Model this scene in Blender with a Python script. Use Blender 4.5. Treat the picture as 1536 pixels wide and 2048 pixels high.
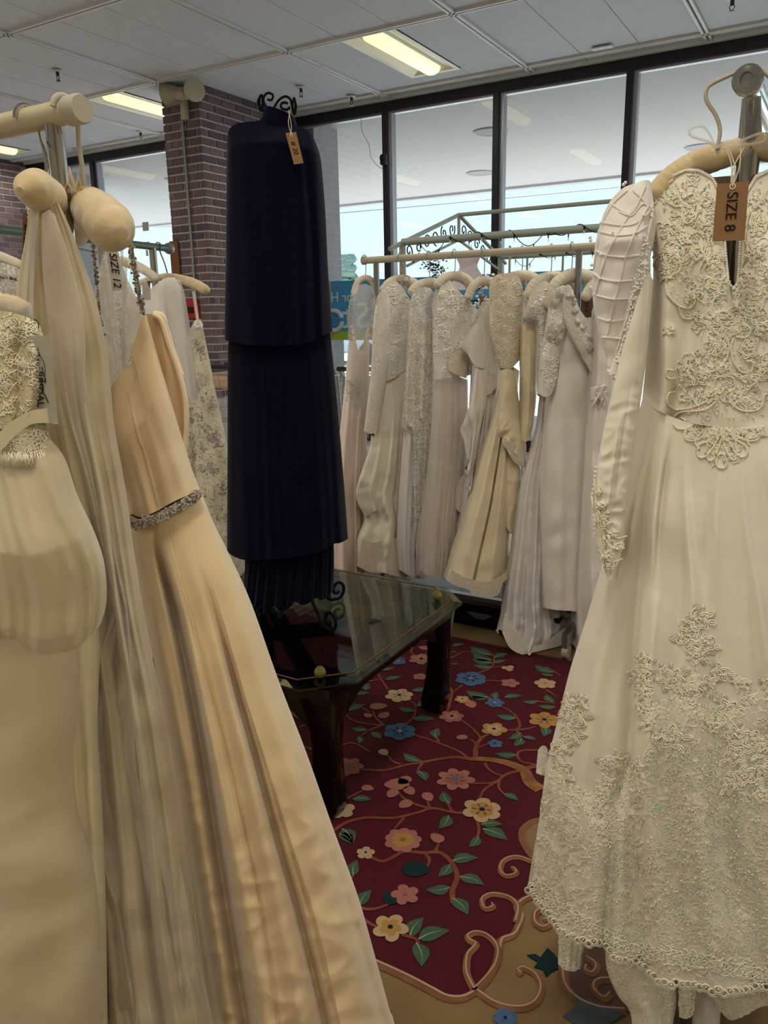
import bpy, bmesh, math, random
import numpy as np
from mathutils import Vector, Matrix
from mathutils.bvhtree import BVHTree

random.seed(7); rng = np.random.default_rng(7)
scene = bpy.context.scene
for o in list(bpy.data.objects): bpy.data.objects.remove(o)
COL = scene.collection
PI = math.pi

# ---------------------------------------------------------------- camera
FPX = 1553.0
YAW, PITCH, ROLL = (math.radians(a) for a in (30.555, 14.163, 1.1475))
CAM = np.array([0.0, 0.0, 1.40])
_f = np.array([-math.sin(YAW)*math.cos(PITCH), math.cos(YAW)*math.cos(PITCH), -math.sin(PITCH)])
_r = np.array([math.cos(YAW), math.sin(YAW), 0.0]); _d = np.cross(_f, _r)
_r2 = math.cos(ROLL)*_r + math.sin(ROLL)*_d; _d2 = -math.sin(ROLL)*_r + math.cos(ROLL)*_d
RW = np.array([_r2, _d2, _f])
camd = bpy.data.cameras.new('camera'); cam = bpy.data.objects.new('camera', camd); COL.objects.link(cam)
camd.sensor_fit = 'VERTICAL'; camd.sensor_height = 36.0; camd.lens = FPX/2048*36.0
camd.clip_start = 0.02; camd.clip_end = 500
m = Matrix.Identity(4)
for i in range(3):
    m[i][0] = _r2[i]; m[i][1] = -_d2[i]; m[i][2] = -_f[i]; m[i][3] = CAM[i]
cam.matrix_world = m
scene.camera = cam

# ---------------------------------------------------------------- colour management, sky, sun, lamps
scene.view_settings.view_transform = 'Standard'; scene.view_settings.look = 'None'
scene.view_settings.gamma = 1.0; scene.view_settings.exposure = 0.0
scene.view_settings.use_curve_mapping = False
try:
    scene.cycles.use_denoising = True; scene.cycles.max_bounces = 8
    scene.cycles.diffuse_bounces = 4; scene.cycles.transparent_max_bounces = 24
    scene.cycles.sample_clamp_indirect = 6.0; scene.cycles.caustics_refractive = False
    scene.cycles.caustics_reflective = False
except Exception: pass
SKY_STRENGTH = 1.6
SUN_STRENGTH = 17.0
LAMP_WATTS = 34.0
LAMP_COLOR = (1.0, 0.93, 0.80)
w = bpy.data.worlds.new('sky'); scene.world = w; w.use_nodes = True
nt = w.node_tree; nt.nodes.clear()
wo = nt.nodes.new('ShaderNodeOutputWorld'); bg = nt.nodes.new('ShaderNodeBackground')
tc = nt.nodes.new('ShaderNodeTexCoord'); sp = nt.nodes.new('ShaderNodeSeparateXYZ'); cr = nt.nodes.new('ShaderNodeValToRGB')
cr.color_ramp.elements[0].position = 0.0; cr.color_ramp.elements[0].color = (0.74, 0.95, 1.0, 1)
cr.color_ramp.elements[1].position = 0.75; cr.color_ramp.elements[1].color = (0.36, 0.62, 1.0, 1)
nt.links.new(tc.outputs['Generated'], sp.inputs[0]); nt.links.new(sp.outputs['Z'], cr.inputs[0])
nt.links.new(cr.outputs[0], bg.inputs[0]); nt.links.new(bg.outputs[0], wo.inputs[0])
bg.inputs[1].default_value = SKY_STRENGTH
sl = bpy.data.lights.new('sun', 'SUN'); sl.energy = SUN_STRENGTH; sl.angle = math.radians(0.6); sl.color = (1.0, 0.96, 0.9)
so = bpy.data.objects.new('sun', sl); COL.objects.link(so); so.rotation_euler = (math.radians(-38), math.radians(18), 0)
so.rotation_euler = Vector((0.35, -0.85, -1.0)).to_track_quat('-Z', 'Y').to_euler()

# ---------------------------------------------------------------- measuring helpers: a photo point seen on a known real plane
def ray(x, y): return RW.T @ np.array([x-768.0, y-1024.0, FPX])
def PZ(x, y, z): d = ray(x, y); return CAM + d*(z-CAM[2])/d[2]
def PY(x, y, Y): d = ray(x, y); return CAM + d*(Y-CAM[1])/d[1]
def PX(x, y, X): d = ray(x, y); return CAM + d*(X-CAM[0])/d[0]
class Plane:
    """vertical plane through (ox, oy) with horizontal direction a; n points to the camera side"""
    def __init__(s, o, a):
        s.o = np.array([o[0], o[1], 0.0]); a = np.array([a[0], a[1], 0.0]); s.a = a/np.linalg.norm(a)
        s.n = np.array([s.a[1], -s.a[0], 0.0])
        if s.n @ (CAM*np.array([1, 1, 0])-s.o) < 0: s.n = -s.n
    def off(s, dn): return Plane((s.o+s.n*dn)[:2], s.a[:2])
    def hit(s, x, y):
        d = ray(x, y); t = (s.n @ (s.o-CAM))/(s.n @ d); return CAM+d*t
    def uz(s, x, y): p = s.hit(x, y); return np.array([(p-s.o) @ s.a, p[2]])
    def w(s, u, z, n=0.0): return s.o + s.a*u + s.n*n + np.array([0, 0, z])

# ---------------------------------------------------------------- materials
def lin(c):
    if isinstance(c, str): c = tuple(int(c[i:i+2], 16)/255 for i in (0, 2, 4))
    return tuple((v/12.92 if v <= 0.04045 else ((v+0.055)/1.055)**2.4) for v in c) + (1.0,)
MATS = {}
def mat(name, color, rough=0.6, metal=0.0, sheen=0.0, spec=0.5, noise=None, bump=None, alpha=1.0, emit=None, coat=0.0,
        trans=0.0, wave=None, coord='Object', transl=0.0):
    """noise=(scale, second colour, detail, contrast); bump=[(kind, scale, strength, distance)...]"""
    M = bpy.data.materials.new(name); M.use_nodes = True; N = M.node_tree.nodes; L = M.node_tree.links
    b = N['Principled BSDF']; out = N['Material Output']
    b.inputs['Base Color'].default_value = lin(color); b.inputs['Roughness'].default_value = rough
    b.inputs['Metallic'].default_value = metal; b.inputs['Specular IOR Level'].default_value = spec
    b.inputs['Sheen Weight'].default_value = sheen; b.inputs['Coat Weight'].default_value = coat
    b.inputs['Coat Roughness'].default_value = 0.08
    if trans: b.inputs['Transmission Weight'].default_value = trans
    if emit: b.inputs['Emission Color'].default_value = lin(emit[0]); b.inputs['Emission Strength'].default_value = emit[1]
    t = N.new('ShaderNodeTexCoord')
    if noise:
        n = N.new('ShaderNodeTexNoise'); n.inputs['Scale'].default_value = noise[0]; n.inputs['Detail'].default_value = noise[2] if len(noise) > 2 else 4
        r = N.new('ShaderNodeValToRGB'); c = noise[3] if len(noise) > 3 else 0.15
        r.color_ramp.elements[0].position = 0.5-c; r.color_ramp.elements[1].position = 0.5+c
        r.color_ramp.elements[0].color = lin(color); r.color_ramp.elements[1].color = lin(noise[1])
        L.new(t.outputs[coord], n.inputs['Vector']); L.new(n.outputs['Fac'], r.inputs[0]); L.new(r.outputs[0], b.inputs['Base Color'])
    prev = None
    for k in (bump or []):
        kind, sc, st, di = k[:4]
        if kind == 'noise':
            n = N.new('ShaderNodeTexNoise'); n.inputs['Scale'].default_value = sc; n.inputs['Detail'].default_value = k[4] if len(k) > 4 else 3; o = n.outputs['Fac']
        elif kind == 'voronoi':
            n = N.new('ShaderNodeTexVoronoi'); n.inputs['Scale'].default_value = sc; n.feature = 'DISTANCE_TO_EDGE'; o = n.outputs['Distance']
        elif kind == 'cells':
            n = N.new('ShaderNodeTexVoronoi'); n.inputs['Scale'].default_value = sc; o = n.outputs['Distance']
        elif kind == 'wave':
            n = N.new('ShaderNodeTexWave'); n.inputs['Scale'].default_value = sc; n.inputs['Distortion'].default_value = k[4] if len(k) > 4 else 2; o = n.outputs['Fac']
        if kind in ('voronoi', 'cells') and len(k) > 4:   # wobbling the cells makes curly cords
            nn = N.new('ShaderNodeTexNoise'); nn.inputs['Scale'].default_value = sc*0.6
            mx = N.new('ShaderNodeMix'); mx.data_type = 'VECTOR'; mx.inputs[0].default_value = k[4]
            L.new(t.outputs[coord], nn.inputs['Vector']); L.new(t.outputs[coord], mx.inputs[4]); L.new(nn.outputs['Color'], mx.inputs[5])
            L.new(mx.outputs[1], n.inputs['Vector'])
        else: L.new(t.outputs[coord], n.inputs['Vector'])
        if kind == 'voronoi':
            mr = N.new('ShaderNodeMapRange'); mr.inputs[1].default_value = 0.0; mr.inputs[2].default_value = 0.10; mr.inputs[3].default_value = 1; mr.inputs[4].default_value = 0
            L.new(o, mr.inputs[0]); o = mr.outputs[0]
        bp = N.new('ShaderNodeBump'); bp.inputs['Strength'].default_value = st; bp.inputs['Distance'].default_value = di
        L.new(o, bp.inputs['Height'])
        if prev: L.new(prev.outputs[0], bp.inputs['Normal'])
        prev = bp
    if prev: L.new(prev.outputs[0], b.inputs['Normal'])
    surf = b.outputs[0]
    if transl:
        tl = N.new('ShaderNodeBsdfTranslucent'); tl.inputs[0].default_value = lin(color); mx = N.new('ShaderNodeMixShader'); mx.inputs[0].default_value = transl
        L.new(surf, mx.inputs[1]); L.new(tl.outputs[0], mx.inputs[2]); surf = mx.outputs[0]
    if alpha < 1.0:
        tr = N.new('ShaderNodeBsdfTransparent'); mx = N.new('ShaderNodeMixShader'); mx.inputs[0].default_value = alpha
        L.new(tr.outputs[0], mx.inputs[1]); L.new(surf, mx.inputs[2]); surf = mx.outputs[0]
    L.new(surf, out.inputs[0])
    MATS[name] = M; return M

def lace_mat(name, ground, cord, scale=60, sheer=0.35, sheer_cord=1.0, bump=0.6, rough=0.7, width=0.09, wob=0.35):
    """net ground with raised curly cords: cords opaque, ground partly see-through"""
    M = bpy.data.materials.new(name); M.use_nodes = True; N = M.node_tree.nodes; L = M.node_tree.links
    b = N['Principled BSDF']; out = N['Material Output']; b.inputs['Roughness'].default_value = rough; b.inputs['Sheen Weight'].default_value = 0.2
    t = N.new('ShaderNodeTexCoord')
    def cords(sc, wd, wb, off):
        mp = N.new('ShaderNodeMapping'); mp.inputs['Location'].default_value = (off, off*2, off)
        L.new(t.outputs['Object'], mp.inputs[0])
        nn = N.new('ShaderNodeTexNoise'); nn.inputs['Scale'].default_value = sc*0.7; L.new(mp.outputs[0], nn.inputs['Vector'])
        sb = N.new('ShaderNodeVectorMath'); sb.operation = 'SCALE'; sb.inputs['Scale'].default_value = wb*2.2/sc*4
        L.new(nn.outputs['Color'], sb.inputs[0])
        ad = N.new('ShaderNodeVectorMath'); ad.operation = 'ADD'; L.new(mp.outputs[0], ad.inputs[0]); L.new(sb.outputs[0], ad.inputs[1])
        v = N.new('ShaderNodeTexVoronoi'); v.feature = 'DISTANCE_TO_EDGE'; v.inputs['Scale'].default_value = sc; L.new(ad.outputs[0], v.inputs['Vector'])
        mr = N.new('ShaderNodeMapRange'); mr.inputs[1].default_value = wd*0.4; mr.inputs[2].default_value = wd; mr.inputs[3].default_value = 1; mr.inputs[4].default_value = 0
        L.new(v.outputs['Distance'], mr.inputs[0]); return mr.outputs[0]
    c1 = cords(scale, width, wob, 0.0); c2 = cords(scale*2.6, width*1.1, wob, 3.7)
    ns = N.new('ShaderNodeTexNoise'); ns.inputs['Scale'].default_value = scale*0.22; L.new(t.outputs['Object'], ns.inputs['Vector'])
    gt = N.new('ShaderNodeMapRange'); gt.inputs[1].default_value = 0.5; gt.inputs[2].default_value = 0.56; L.new(ns.outputs['Fac'], gt.inputs[0])
    m2 = N.new('ShaderNodeMath'); m2.operation = 'MULTIPLY'; L.new(c2, m2.inputs[0]); L.new(gt.outputs[0], m2.inputs[1])
    mxx = N.new('ShaderNodeMath'); mxx.operation = 'MAXIMUM'; L.new(c1, mxx.inputs[0]); L.new(m2.outputs[0], mxx.inputs[1])
    mc = N.new('ShaderNodeMix'); mc.data_type = 'RGBA'; mc.inputs[6].default_value = lin(ground); mc.inputs[7].default_value = lin(cord)
    L.new(mxx.outputs[0], mc.inputs[0]); L.new(mc.outputs[2], b.inputs['Base Color'])
    bp = N.new('ShaderNodeBump'); bp.inputs['Strength'].default_value = bump; bp.inputs['Distance'].default_value = 0.003
    L.new(mxx.outputs[0], bp.inputs['Height']); L.new(bp.outputs[0], b.inputs['Normal'])
    if sheer < 1:
        ar = N.new('ShaderNodeMapRange'); ar.inputs[3].default_value = sheer; ar.inputs[4].default_value = sheer_cord
        L.new(mxx.outputs[0], ar.inputs[0])
        tr = N.new('ShaderNodeBsdfTransparent'); mx = N.new('ShaderNodeMixShader')
        L.new(ar.outputs[0], mx.inputs[0]); L.new(tr.outputs[0], mx.inputs[1]); L.new(b.outputs[0], mx.inputs[2]); L.new(mx.outputs[0], out.inputs[0])
    MATS[name] = M; return M

def glass_mat(name, tint, refl=0.06, tintmix=1.0):
    M = bpy.data.materials.new(name); M.use_nodes = True; N = M.node_tree.nodes; L = M.node_tree.links; N.remove(N['Principled BSDF'])
    tr = N.new('ShaderNodeBsdfTransparent'); tr.inputs[0].default_value = lin(tint)
    gl = N.new('ShaderNodeBsdfGlossy'); gl.inputs['Roughness'].default_value = 0.0
    lw = N.new('ShaderNodeLayerWeight'); lw.inputs[0].default_value = 0.5
    pw = N.new('ShaderNodeMath'); pw.operation = 'POWER'; pw.inputs[1].default_value = 5.0
    fr = N.new('ShaderNodeMath'); fr.operation = 'MULTIPLY_ADD'; fr.inputs[1].default_value = 1.0-refl; fr.inputs[2].default_value = refl
    L.new(lw.outputs['Facing'], pw.inputs[0]); L.new(pw.outputs[0], fr.inputs[0])
    mx = N.new('ShaderNodeMixShader'); L.new(fr.outputs[0], mx.inputs[0]); L.new(tr.outputs[0], mx.inputs[1]); L.new(gl.outputs[0], mx.inputs[2])
    L.new(mx.outputs[0], N['Material Output'].inputs[0]); MATS[name] = M; return M

# ---------------------------------------------------------------- mesh building
ROOTLOC = {}
def link(o, parent=None):
    COL.objects.link(o)
    if parent is not None: o.parent = parent
def meta(o, label=None, cat=None, group=None, kind=None):
    if label: o['label'] = label
    if cat: o['category'] = cat
    if group: o['group'] = group
    if kind: o['kind'] = kind
    return o
def thing(name, label, cat, loc=(0, 0, 0), group=None, parent=None):
    o = bpy.data.objects.new(name, None); o.empty_display_size = 0.05; link(o, parent)
    o.location = Vector(loc); ROOTLOC[o] = np.array(loc, float); return meta(o, label, cat, group)
def mesh_obj(name, V, Fs, material, parent=None, smooth=True, uv=None, mats=None, fm=None):
    """V in world coordinates; Fs list of faces or (n,4) int array"""
    V = np.asarray(V, float)
    base = ROOTLOC.get(parent, np.zeros(3)) if parent is not None else None
    own = V.mean(axis=0) if parent is None and len(V) else np.zeros(3)
    if parent is None: own = np.array([V[:, 0].mean(), V[:, 1].mean(), V[:, 2].min()])
    loc = own if parent is None else np.zeros(3)
    me = bpy.data.meshes.new(name)
    off = (base if base is not None else own)
    if isinstance(Fs, np.ndarray):
        n = len(Fs); me.vertices.add(len(V)); me.vertices.foreach_set('co', (V-off).ravel().astype(np.float32))
        me.loops.add(n*4); me.polygons.add(n); me.loops.foreach_set('vertex_index', Fs.ravel().astype(np.int32))
        me.polygons.foreach_set('loop_start', np.arange(0, n*4, 4, dtype=np.int32)); me.update(calc_edges=True)
    else:
        me.from_pydata([tuple(v) for v in (V-off)], [], Fs); me.update()
    if smooth:
        me.polygons.foreach_set('use_smooth', [True]*len(me.polygons))
        if not isinstance(Fs, np.ndarray) and len(me.polygons) < 6000: me.set_sharp_from_angle(angle=.85)
    for mm in (mats or [material]): me.materials.append(mm if not isinstance(mm, str) else MATS[mm])
    if fm is not None: me.polygons.foreach_set('material_index', np.asarray(fm, dtype=np.int32))
    me.update()
    o = bpy.data.objects.new(name, me); link(o, parent)
    if parent is None: o.location = Vector(own)
    ROOTLOC[o] = (base if base is not None else own)
    return o

def catmull(P, n, closed=False):
    P = np.asarray(P, float)
    if len(P) == 2 and not closed: return P[0]+(P[1]-P[0])*np.linspace(0, 1, n)[:, None]
    if closed: Q = np.vstack([P[-1], P, P[0], P[1]])
    else: Q = np.vstack([2*P[0]-P[1], P, 2*P[-1]-P[-2]])
    out = []
    m_ = len(Q)-3
    for i in range(m_):
        t = np.linspace(0, 1, 12, endpoint=False)[:, None]; a, b, c, d = Q[i:i+4]
        out.append(0.5*((2*b)+(-a+c)*t+(2*a-5*b+4*c-d)*t*t+(-a+3*b-3*c+d)*t**3))
    out = np.vstack(out+[Q[-2][None]])
    s = np.concatenate([[0], np.cumsum(np.linalg.norm(np.diff(out, axis=0), axis=1))])
    q = np.linspace(0, s[-1], n)
    return np.stack([np.interp(q, s, out[:, k]) for k in range(out.shape[1])], axis=1)
def linres(P, n):
    P = np.asarray(P, float); s = np.concatenate([[0], np.cumsum(np.linalg.norm(np.diff(P, axis=0), axis=1))]); q = np.linspace(0, s[-1], n)
    return np.stack([np.interp(q, s, P[:, k]) for k in range(P.shape[1])], axis=1)

class MB:
    def __init__(s): s.v = []; s.f = []; s.n = 0; s.m = []
    def add(s, V, Fs, mi=0):
        V = np.asarray(V, float); s.v.append(V); s.f += [tuple(int(i)+s.n for i in f) for f in Fs]; s.m += [mi]*len(Fs); s.n += len(V); return s
    def box(s, c, size, rz=0.0, mi=0, ax=None):
        h = np.array(size)/2.0; V = np.array([[x, y, z] for x in (-1, 1) for y in (-1, 1) for z in (-1, 1)], float)*h
        if ax is not None: V = V @ np.array(ax, float)
        elif rz: c_, s_ = math.cos(rz), math.sin(rz); V = V @ np.array([[c_, s_, 0], [-s_, c_, 0], [0, 0, 1]])
        return s.add(V+np.array(c), [(0, 1, 3, 2), (4, 6, 7, 5), (0, 4, 5, 1), (2, 3, 7, 6), (0, 2, 6, 4), (1, 5, 7, 3)], mi)
    def span(s, a, b, mi=0):
        a = np.array(a, float); b = np.array(b, float); return s.box((a+b)/2, np.abs(b-a), mi=mi)
    def tube(s, P, r, seg=8, caps=True, mi=0, flat=None, closed=False):
        P = np.asarray(P, float); n = len(P); R_ = np.full(n, r) if np.isscalar(r) else np.asarray(r, float)
        T = np.gradient(P, axis=0) if not closed else (np.roll(P, -1, 0)-np.roll(P, 1, 0)); T /= (np.linalg.norm(T, axis=1)[:, None]+1e-12)
        up = np.array([0, 0, 1.0]) if abs(T[0][2]) < 0.9 else np.array([1.0, 0, 0])
        rings = []; nrm = up-T[0]*(up @ T[0]); nrm /= np.linalg.norm(nrm)
        for i in range(n):
            nrm = nrm-T[i]*(nrm @ T[i]); nrm /= (np.linalg.norm(nrm)+1e-12); bn = np.cross(T[i], nrm)
            a = np.arange(seg)*2*PI/seg
            k = flat if flat else 1.0
            rings.append(P[i]+R_[i]*(np.cos(a)[:, None]*nrm*k+np.sin(a)[:, None]*bn))
        V = np.vstack(rings); F_ = []
        for i in range(n if closed else n-1):
            i2 = (i+1) % n
            for j in range(seg): j2 = (j+1) % seg; F_.append((i*seg+j, i*seg+j2, i2*seg+j2, i2*seg+j))
        if caps and not closed: F_.append(tuple(range(seg-1, -1, -1))); F_.append(tuple((n-1)*seg+j for j in range(seg)))
        return s.add(V, F_, mi)
    def cyl(s, a, b, r, seg=16, mi=0): return s.tube([a, b], r, seg, True, mi)
    def ball(s, c, r, seg=8, rings=5, mi=0, squash=1.0):
        V = [np.array([0, 0, r*squash])]
        for i in range(1, rings):
            ph = PI*i/rings
            for j in range(seg): V.append(np.array([r*math.sin(ph)*math.cos(2*PI*j/seg), r*math.sin(ph)*math.sin(2*PI*j/seg), r*math.cos(ph)*squash]))
        V.append(np.array([0, 0, -r*squash])); F_ = []
        for j in range(seg): F_.append((0, 1+j, 1+(j+1) % seg))
        for i in range(rings-2):
            for j in range(seg): a = 1+i*seg+j; b_ = 1+i*seg+(j+1) % seg; F_.append((a, a+seg, b_+seg, b_))
        L_ = len(V)-1
        for j in range(seg): F_.append((L_, L_-seg+(j+1) % seg, L_-seg+j))
        return s.add(np.array(V)+np.array(c), F_, mi)
    def prism(s, poly, z0, z1, mi=0):
        n = len(poly); V = [(p[0], p[1], z0) for p in poly]+[(p[0], p[1], z1) for p in poly]
        F_ = [tuple(range(n-1, -1, -1)), tuple(range(n, 2*n))]+[(i, (i+1) % n, n+(i+1) % n, n+i) for i in range(n)]
        return s.add(V, F_, mi)
    def build(s, name, material, parent=None, smooth=False, mats=None, bevel=0.0):
        V = np.vstack(s.v); o = mesh_obj(name, V, s.f, material, parent, smooth, mats=mats, fm=s.m if mats else None)
        if bevel:
            bv = o.modifiers.new('bevel', 'BEVEL'); bv.width = bevel; bv.segments = 2; bv.limit_method = 'ANGLE'; bv.angle_limit = 0.6
        return o
def padtube(c, r, seg=32, seed=1, freq=26, amp=.06):
    """satin-covered roll with irregular gathers; c = centre line, r = radii"""
    m_ = MB().tube(c, 1.0, seg, False); V = m_.v[0].reshape(len(c), seg, 3); s = np.linspace(0, 1, len(c))[:, None]; a = (np.arange(seg)*2*PI/seg)[None]
    R_ = np.random.default_rng(seed); p = R_.uniform(0, 6, 6)
    w = np.abs(np.sin(PI*(s*freq+.35*np.sin(a+p[0])+.25*np.sin(2*a+p[1])+.5*np.sin(s*9+p[2]))))**.6*(.6+.4*np.sin(a*2+s*14+p[3]))+.5*np.sin(s*11+a+p[4])
    end = np.clip(np.minimum(s, 1-s)*12, 0, 1)
    k = np.asarray(r)[:, None]*(1+amp*w*end); c = np.asarray(c)[:, None]; V2 = c+(V-c)*k[..., None]
    F_ = [f for f in m_.f]+[tuple(range(seg-1, -1, -1)), tuple((len(s)-1)*seg+j for j in range(seg))]
    q = MB(); q.add(V2.reshape(-1, 3), F_); return q
def struct(o): o['kind'] = 'structure'; return o
def beads(P, r, seg=6, rings=4):
    """many little beads as one numpy-built mesh: returns V, F"""
    b = MB().ball((0, 0, 0), 1.0, seg, rings); bv = np.vstack(b.v); P = np.asarray(P); R_ = np.full(len(P), r) if np.isscalar(r) else np.asarray(r)
    V = (bv[None]*R_[:, None, None]+P[:, None]).reshape(-1, 3); F_ = []
    for i in range(len(P)): k = i*len(bv); F_ += [tuple(j+k for j in f) for f in b.f]
    return V, F_
def text_obj(name, s, size, M, material, parent=None, extrude=0.0005, align='CENTER', xs=1.0):
    """flat lettering turned into a mesh; M = 4x4 placing it in the world"""
    c = bpy.data.curves.new(name, 'FONT'); c.body = s; c.size = size; c.extrude = extrude; c.align_x = align; c.align_y = 'CENTER'
    t = bpy.data.objects.new(name, c); COL.objects.link(t); dg = bpy.context.evaluated_depsgraph_get(); dg.update()
    me = bpy.data.meshes.new_from_object(t.evaluated_get(dg)); bpy.data.objects.remove(t)
    V = np.array([tuple(M @ Vector((v.co.x*xs, v.co.y, v.co.z))) for v in me.vertices]); F_ = [tuple(p.vertices) for p in me.polygons]
    return mesh_obj(name, V, F_, material, parent, smooth=False)
def frame4(o, x, z):
    """matrix with local x, local y=z argument, origin o"""
    x = Vector(x).normalized(); z = Vector(z).normalized(); n = x.cross(z); M = Matrix.Identity(4)
    for i in range(3): M[i][0] = x[i]; M[i][1] = z[i]; M[i][2] = n[i]; M[i][3] = o[i]
    return M
def instance(o, name=None, parent=None, loc=None, label=None):
    c = o.copy(); COL.objects.link(c)
    if parent is not None: c.parent = parent
    if loc is not None: c.location = loc
    if label: c['label'] = label
    return c
def copy_tree(o, loc=None, label=None, rz=None):
    c = o.copy(); COL.objects.link(c)
    if loc is not None: c.location = loc
    if rz is not None: c.rotation_euler.z = rz
    if label: c['label'] = label
    for k in o.children:
        d = k.copy(); COL.objects.link(d); d.parent = c
        for g in k.children: e = g.copy(); COL.objects.link(e); e.parent = d
    return c
# ---------------------------------------------------------------- materials used
mat('ceiling_tile', 'CBD3E0', 0.9, noise=(9, 'C5CDDA', 3, .2), bump=[('noise', 110, 0.35, 0.003, 4)])
mat('tee_white', 'D2D5D9', 0.5); mat('slot_black', '101012', 0.8)
mat('bronze', '1C1B24', 0.45, spec=0.4); mat('alu', '9A9CA6', 0.35, metal=0.6)
mat('mortar', 'A8A09E', 0.95, bump=[('noise', 60, .4, .004)])
for i, c in enumerate(('665555', '705C59', '584A4C', '47404A', '7A6662')): mat('brick%d' % i, c, 0.9, noise=(25, '544850', 5, .35), bump=[('noise', 70, .5, .004)])
mat('wall_paint', 'C9C2B4', 0.85); mat('floor_tile', '9B9184', 0.4, noise=(3, '8A8175'))
mat('stucco', 'B9B7BB', 0.95, bump=[('noise', 35, .5, .01)]); mat('stucco_grey', 'A7A5AC', 0.95, noise=(14, '97959C', 4, .3), bump=[('noise', 40, .6, .01)])
mat('asphalt', 'B4B4B4', 0.9, noise=(4, 'BCBCBC')); mat('concrete', 'C4C2BC', 0.9)
glass_mat('window_glass', 'F4F8F7')
glass_mat('table_glass', 'C4D8C8', refl=0.12)
mat('troffer_white', 'E6E3CF', 0.4); mat('lens_glow', 'FFF6C8', 0.4, emit=('FFF3B4', 1.05))
mat('sprinkler_metal', '3A3636', 0.4, metal=0.5)
mat('cream_paint', 'B9AD90', 0.38, coat=0.2); mat('cream_plastic', 'ACA592', 0.5)
mat('chrome', 'C8C8C4', 0.12, metal=1.0); mat('steel', 'A7ABAD', 0.3, metal=0.9); mat('chrome_green_reflection', '6E8079', 0.35, metal=0.8)
mat('iron_black', '0B0B0E', 0.6, spec=0.25)
mat('pad_satin', 'CDB992', 0.38, sheen=0.3, noise=(18, 'C2AC84', 3, .3), bump=[('noise', 22, .5, .012, 4)])
mat('pad_cream', 'CFC4B2', 0.5, sheen=0.3, noise=(18, 'C4B8A4', 3, .3), bump=[('noise', 30, .5, .01)])
mat('kraft', '8F6E52', 0.85, noise=(60, '8C6846', 3, .3)); mat('kraft_dark', '6A4A3A', 0.85); mat('ink', '17130F', 0.6); mat('string', 'D8CFB8', 0.8)
mat('tag_white', 'D8D0CC', 0.7)
CW = [('noise', 9, .10, .02, 3)]
mat('ivory_satin', 'E2DAC8', 0.42, sheen=0.25, bump=[('noise', 6, .35, .03, 4), ('noise', 600, .05, .0005)])
mat('white_satin', 'DDD6CF', 0.38, sheen=0.25, bump=[('noise', 7, .30, .03, 4)])
mat('lilac_white', 'DAD5D2', 0.45, sheen=0.3, bump=[('noise', 9, .3, .02, 4)])
mat('blush', 'D9C7BC', 0.55, sheen=0.3, bump=[('noise', 5, .2, .02, 3)])
mat('cream_satin', 'DECFAE', 0.38, sheen=0.3, bump=[('noise', 9, .35, .02, 4)])
mat('champagne', 'D6C097', 0.40, sheen=0.35, noise=(4, 'DDC397', 3, .3), bump=[('noise', 8, .30, .02, 4), ('noise', 700, .05, .0004)])
mat('champagne_dark', 'C7A67A', 0.5, sheen=0.3); mat('champagne_pipe', 'E6D0AE', 0.35, sheen=0.3)
mat('ivory_satin_warm', 'D9CDA9', 0.5, sheen=0.3, noise=(5, 'D2C59F', 3, .3), bump=[('noise', 7, .3, .02, 4)])
mat('tulle_warm', 'D6CBA6', 0.8, sheen=0.4, alpha=0.55, bump=[('noise', 8, .3, .02, 4)], transl=0.3)
mat('organza_warm', 'D8CAA8', 0.6, sheen=0.5, alpha=0.80, bump=[('noise', 7, .35, .03, 4)], transl=0.25)
mat('organza_cool', 'D3C8B4', 0.55, sheen=0.5, alpha=0.72, bump=[('noise', 7, .35, .03, 4)], transl=0.25)
mat('organza_lining', 'CDB78C', 0.7, sheen=0.3, bump=[('noise', 5, .3, .03, 3)])
mat('tulle_white', 'E4E0DA', 0.8, sheen=0.4, alpha=0.45, bump=[('noise', 14, .3, .01, 4)], transl=0.3)
mat('sheer_tag', 'B6B09C', 0.5, alpha=0.75); mat('plastic_clear', 'E8ECEE', 0.15, alpha=0.25, spec=0.8)
mat('navy', '08081A', 0.95, sheen=0.05, spec=0.1, bump=[('noise', 120, .3, .001), ('noise', 7, .3, .02)])
mat('pearl', 'E9DFC4', 0.22, spec=0.8, coat=0.5); mat('pearl_white', 'EDEAE2', 0.2, spec=0.8, coat=0.6)
mat('sequin', 'FAFAF6', 0.12, metal=0.3); mat('sequin_green', 'A8F0DC', 0.15, metal=0.2); mat('sequin_pink', 'F4C2D2', 0.15, metal=0.2); mat('sequin_gold', 'F0D48C', 0.15, metal=0.2)
mat('rhinestone', 'D2CECA', 0.15, metal=0.6); mat('rhinestone_dark', '85786E', 0.3, metal=0.5)
mat('cord_ivory', 'E8E2CD', 0.6, sheen=0.2); mat('cord_cream', 'E3D9BE', 0.6, sheen=0.2); mat('cord_white', 'F2EEE8', 0.6, sheen=0.2)
mat('applique', 'DFD7C2', 0.65, sheen=0.3, bump=[('voronoi', 160, .8, .003, .03)]); mat('applique_white', 'DED7CB', 0.65, sheen=0.3, bump=[('voronoi', 200, .8, .003, .03)])
lace_mat('lace_skirt', 'DAD3C1', 'EAE4D2', 46, sheer=0.9, bump=.4, width=.06)
lace_mat('lace_warm', 'C9BA92', 'E4D8B4', 60, sheer=1, bump=.9); lace_mat('lace_ivory', 'D8D0C4', 'EAE3D7', 60, sheer=1, bump=.6, width=.12)
lace_mat('lace_sheer', 'CBC4B8', 'EAE4DA', 50, sheer=0.8, bump=.6, width=.12); lace_mat('lace_silver', 'CFC5AC', 'AFA493', 42, sheer=1, bump=.5, width=.06)
lace_mat('lace_peach', 'D2C3AE', 'E5D8C6', 62, sheer=1, bump=.7, width=.12)
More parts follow.
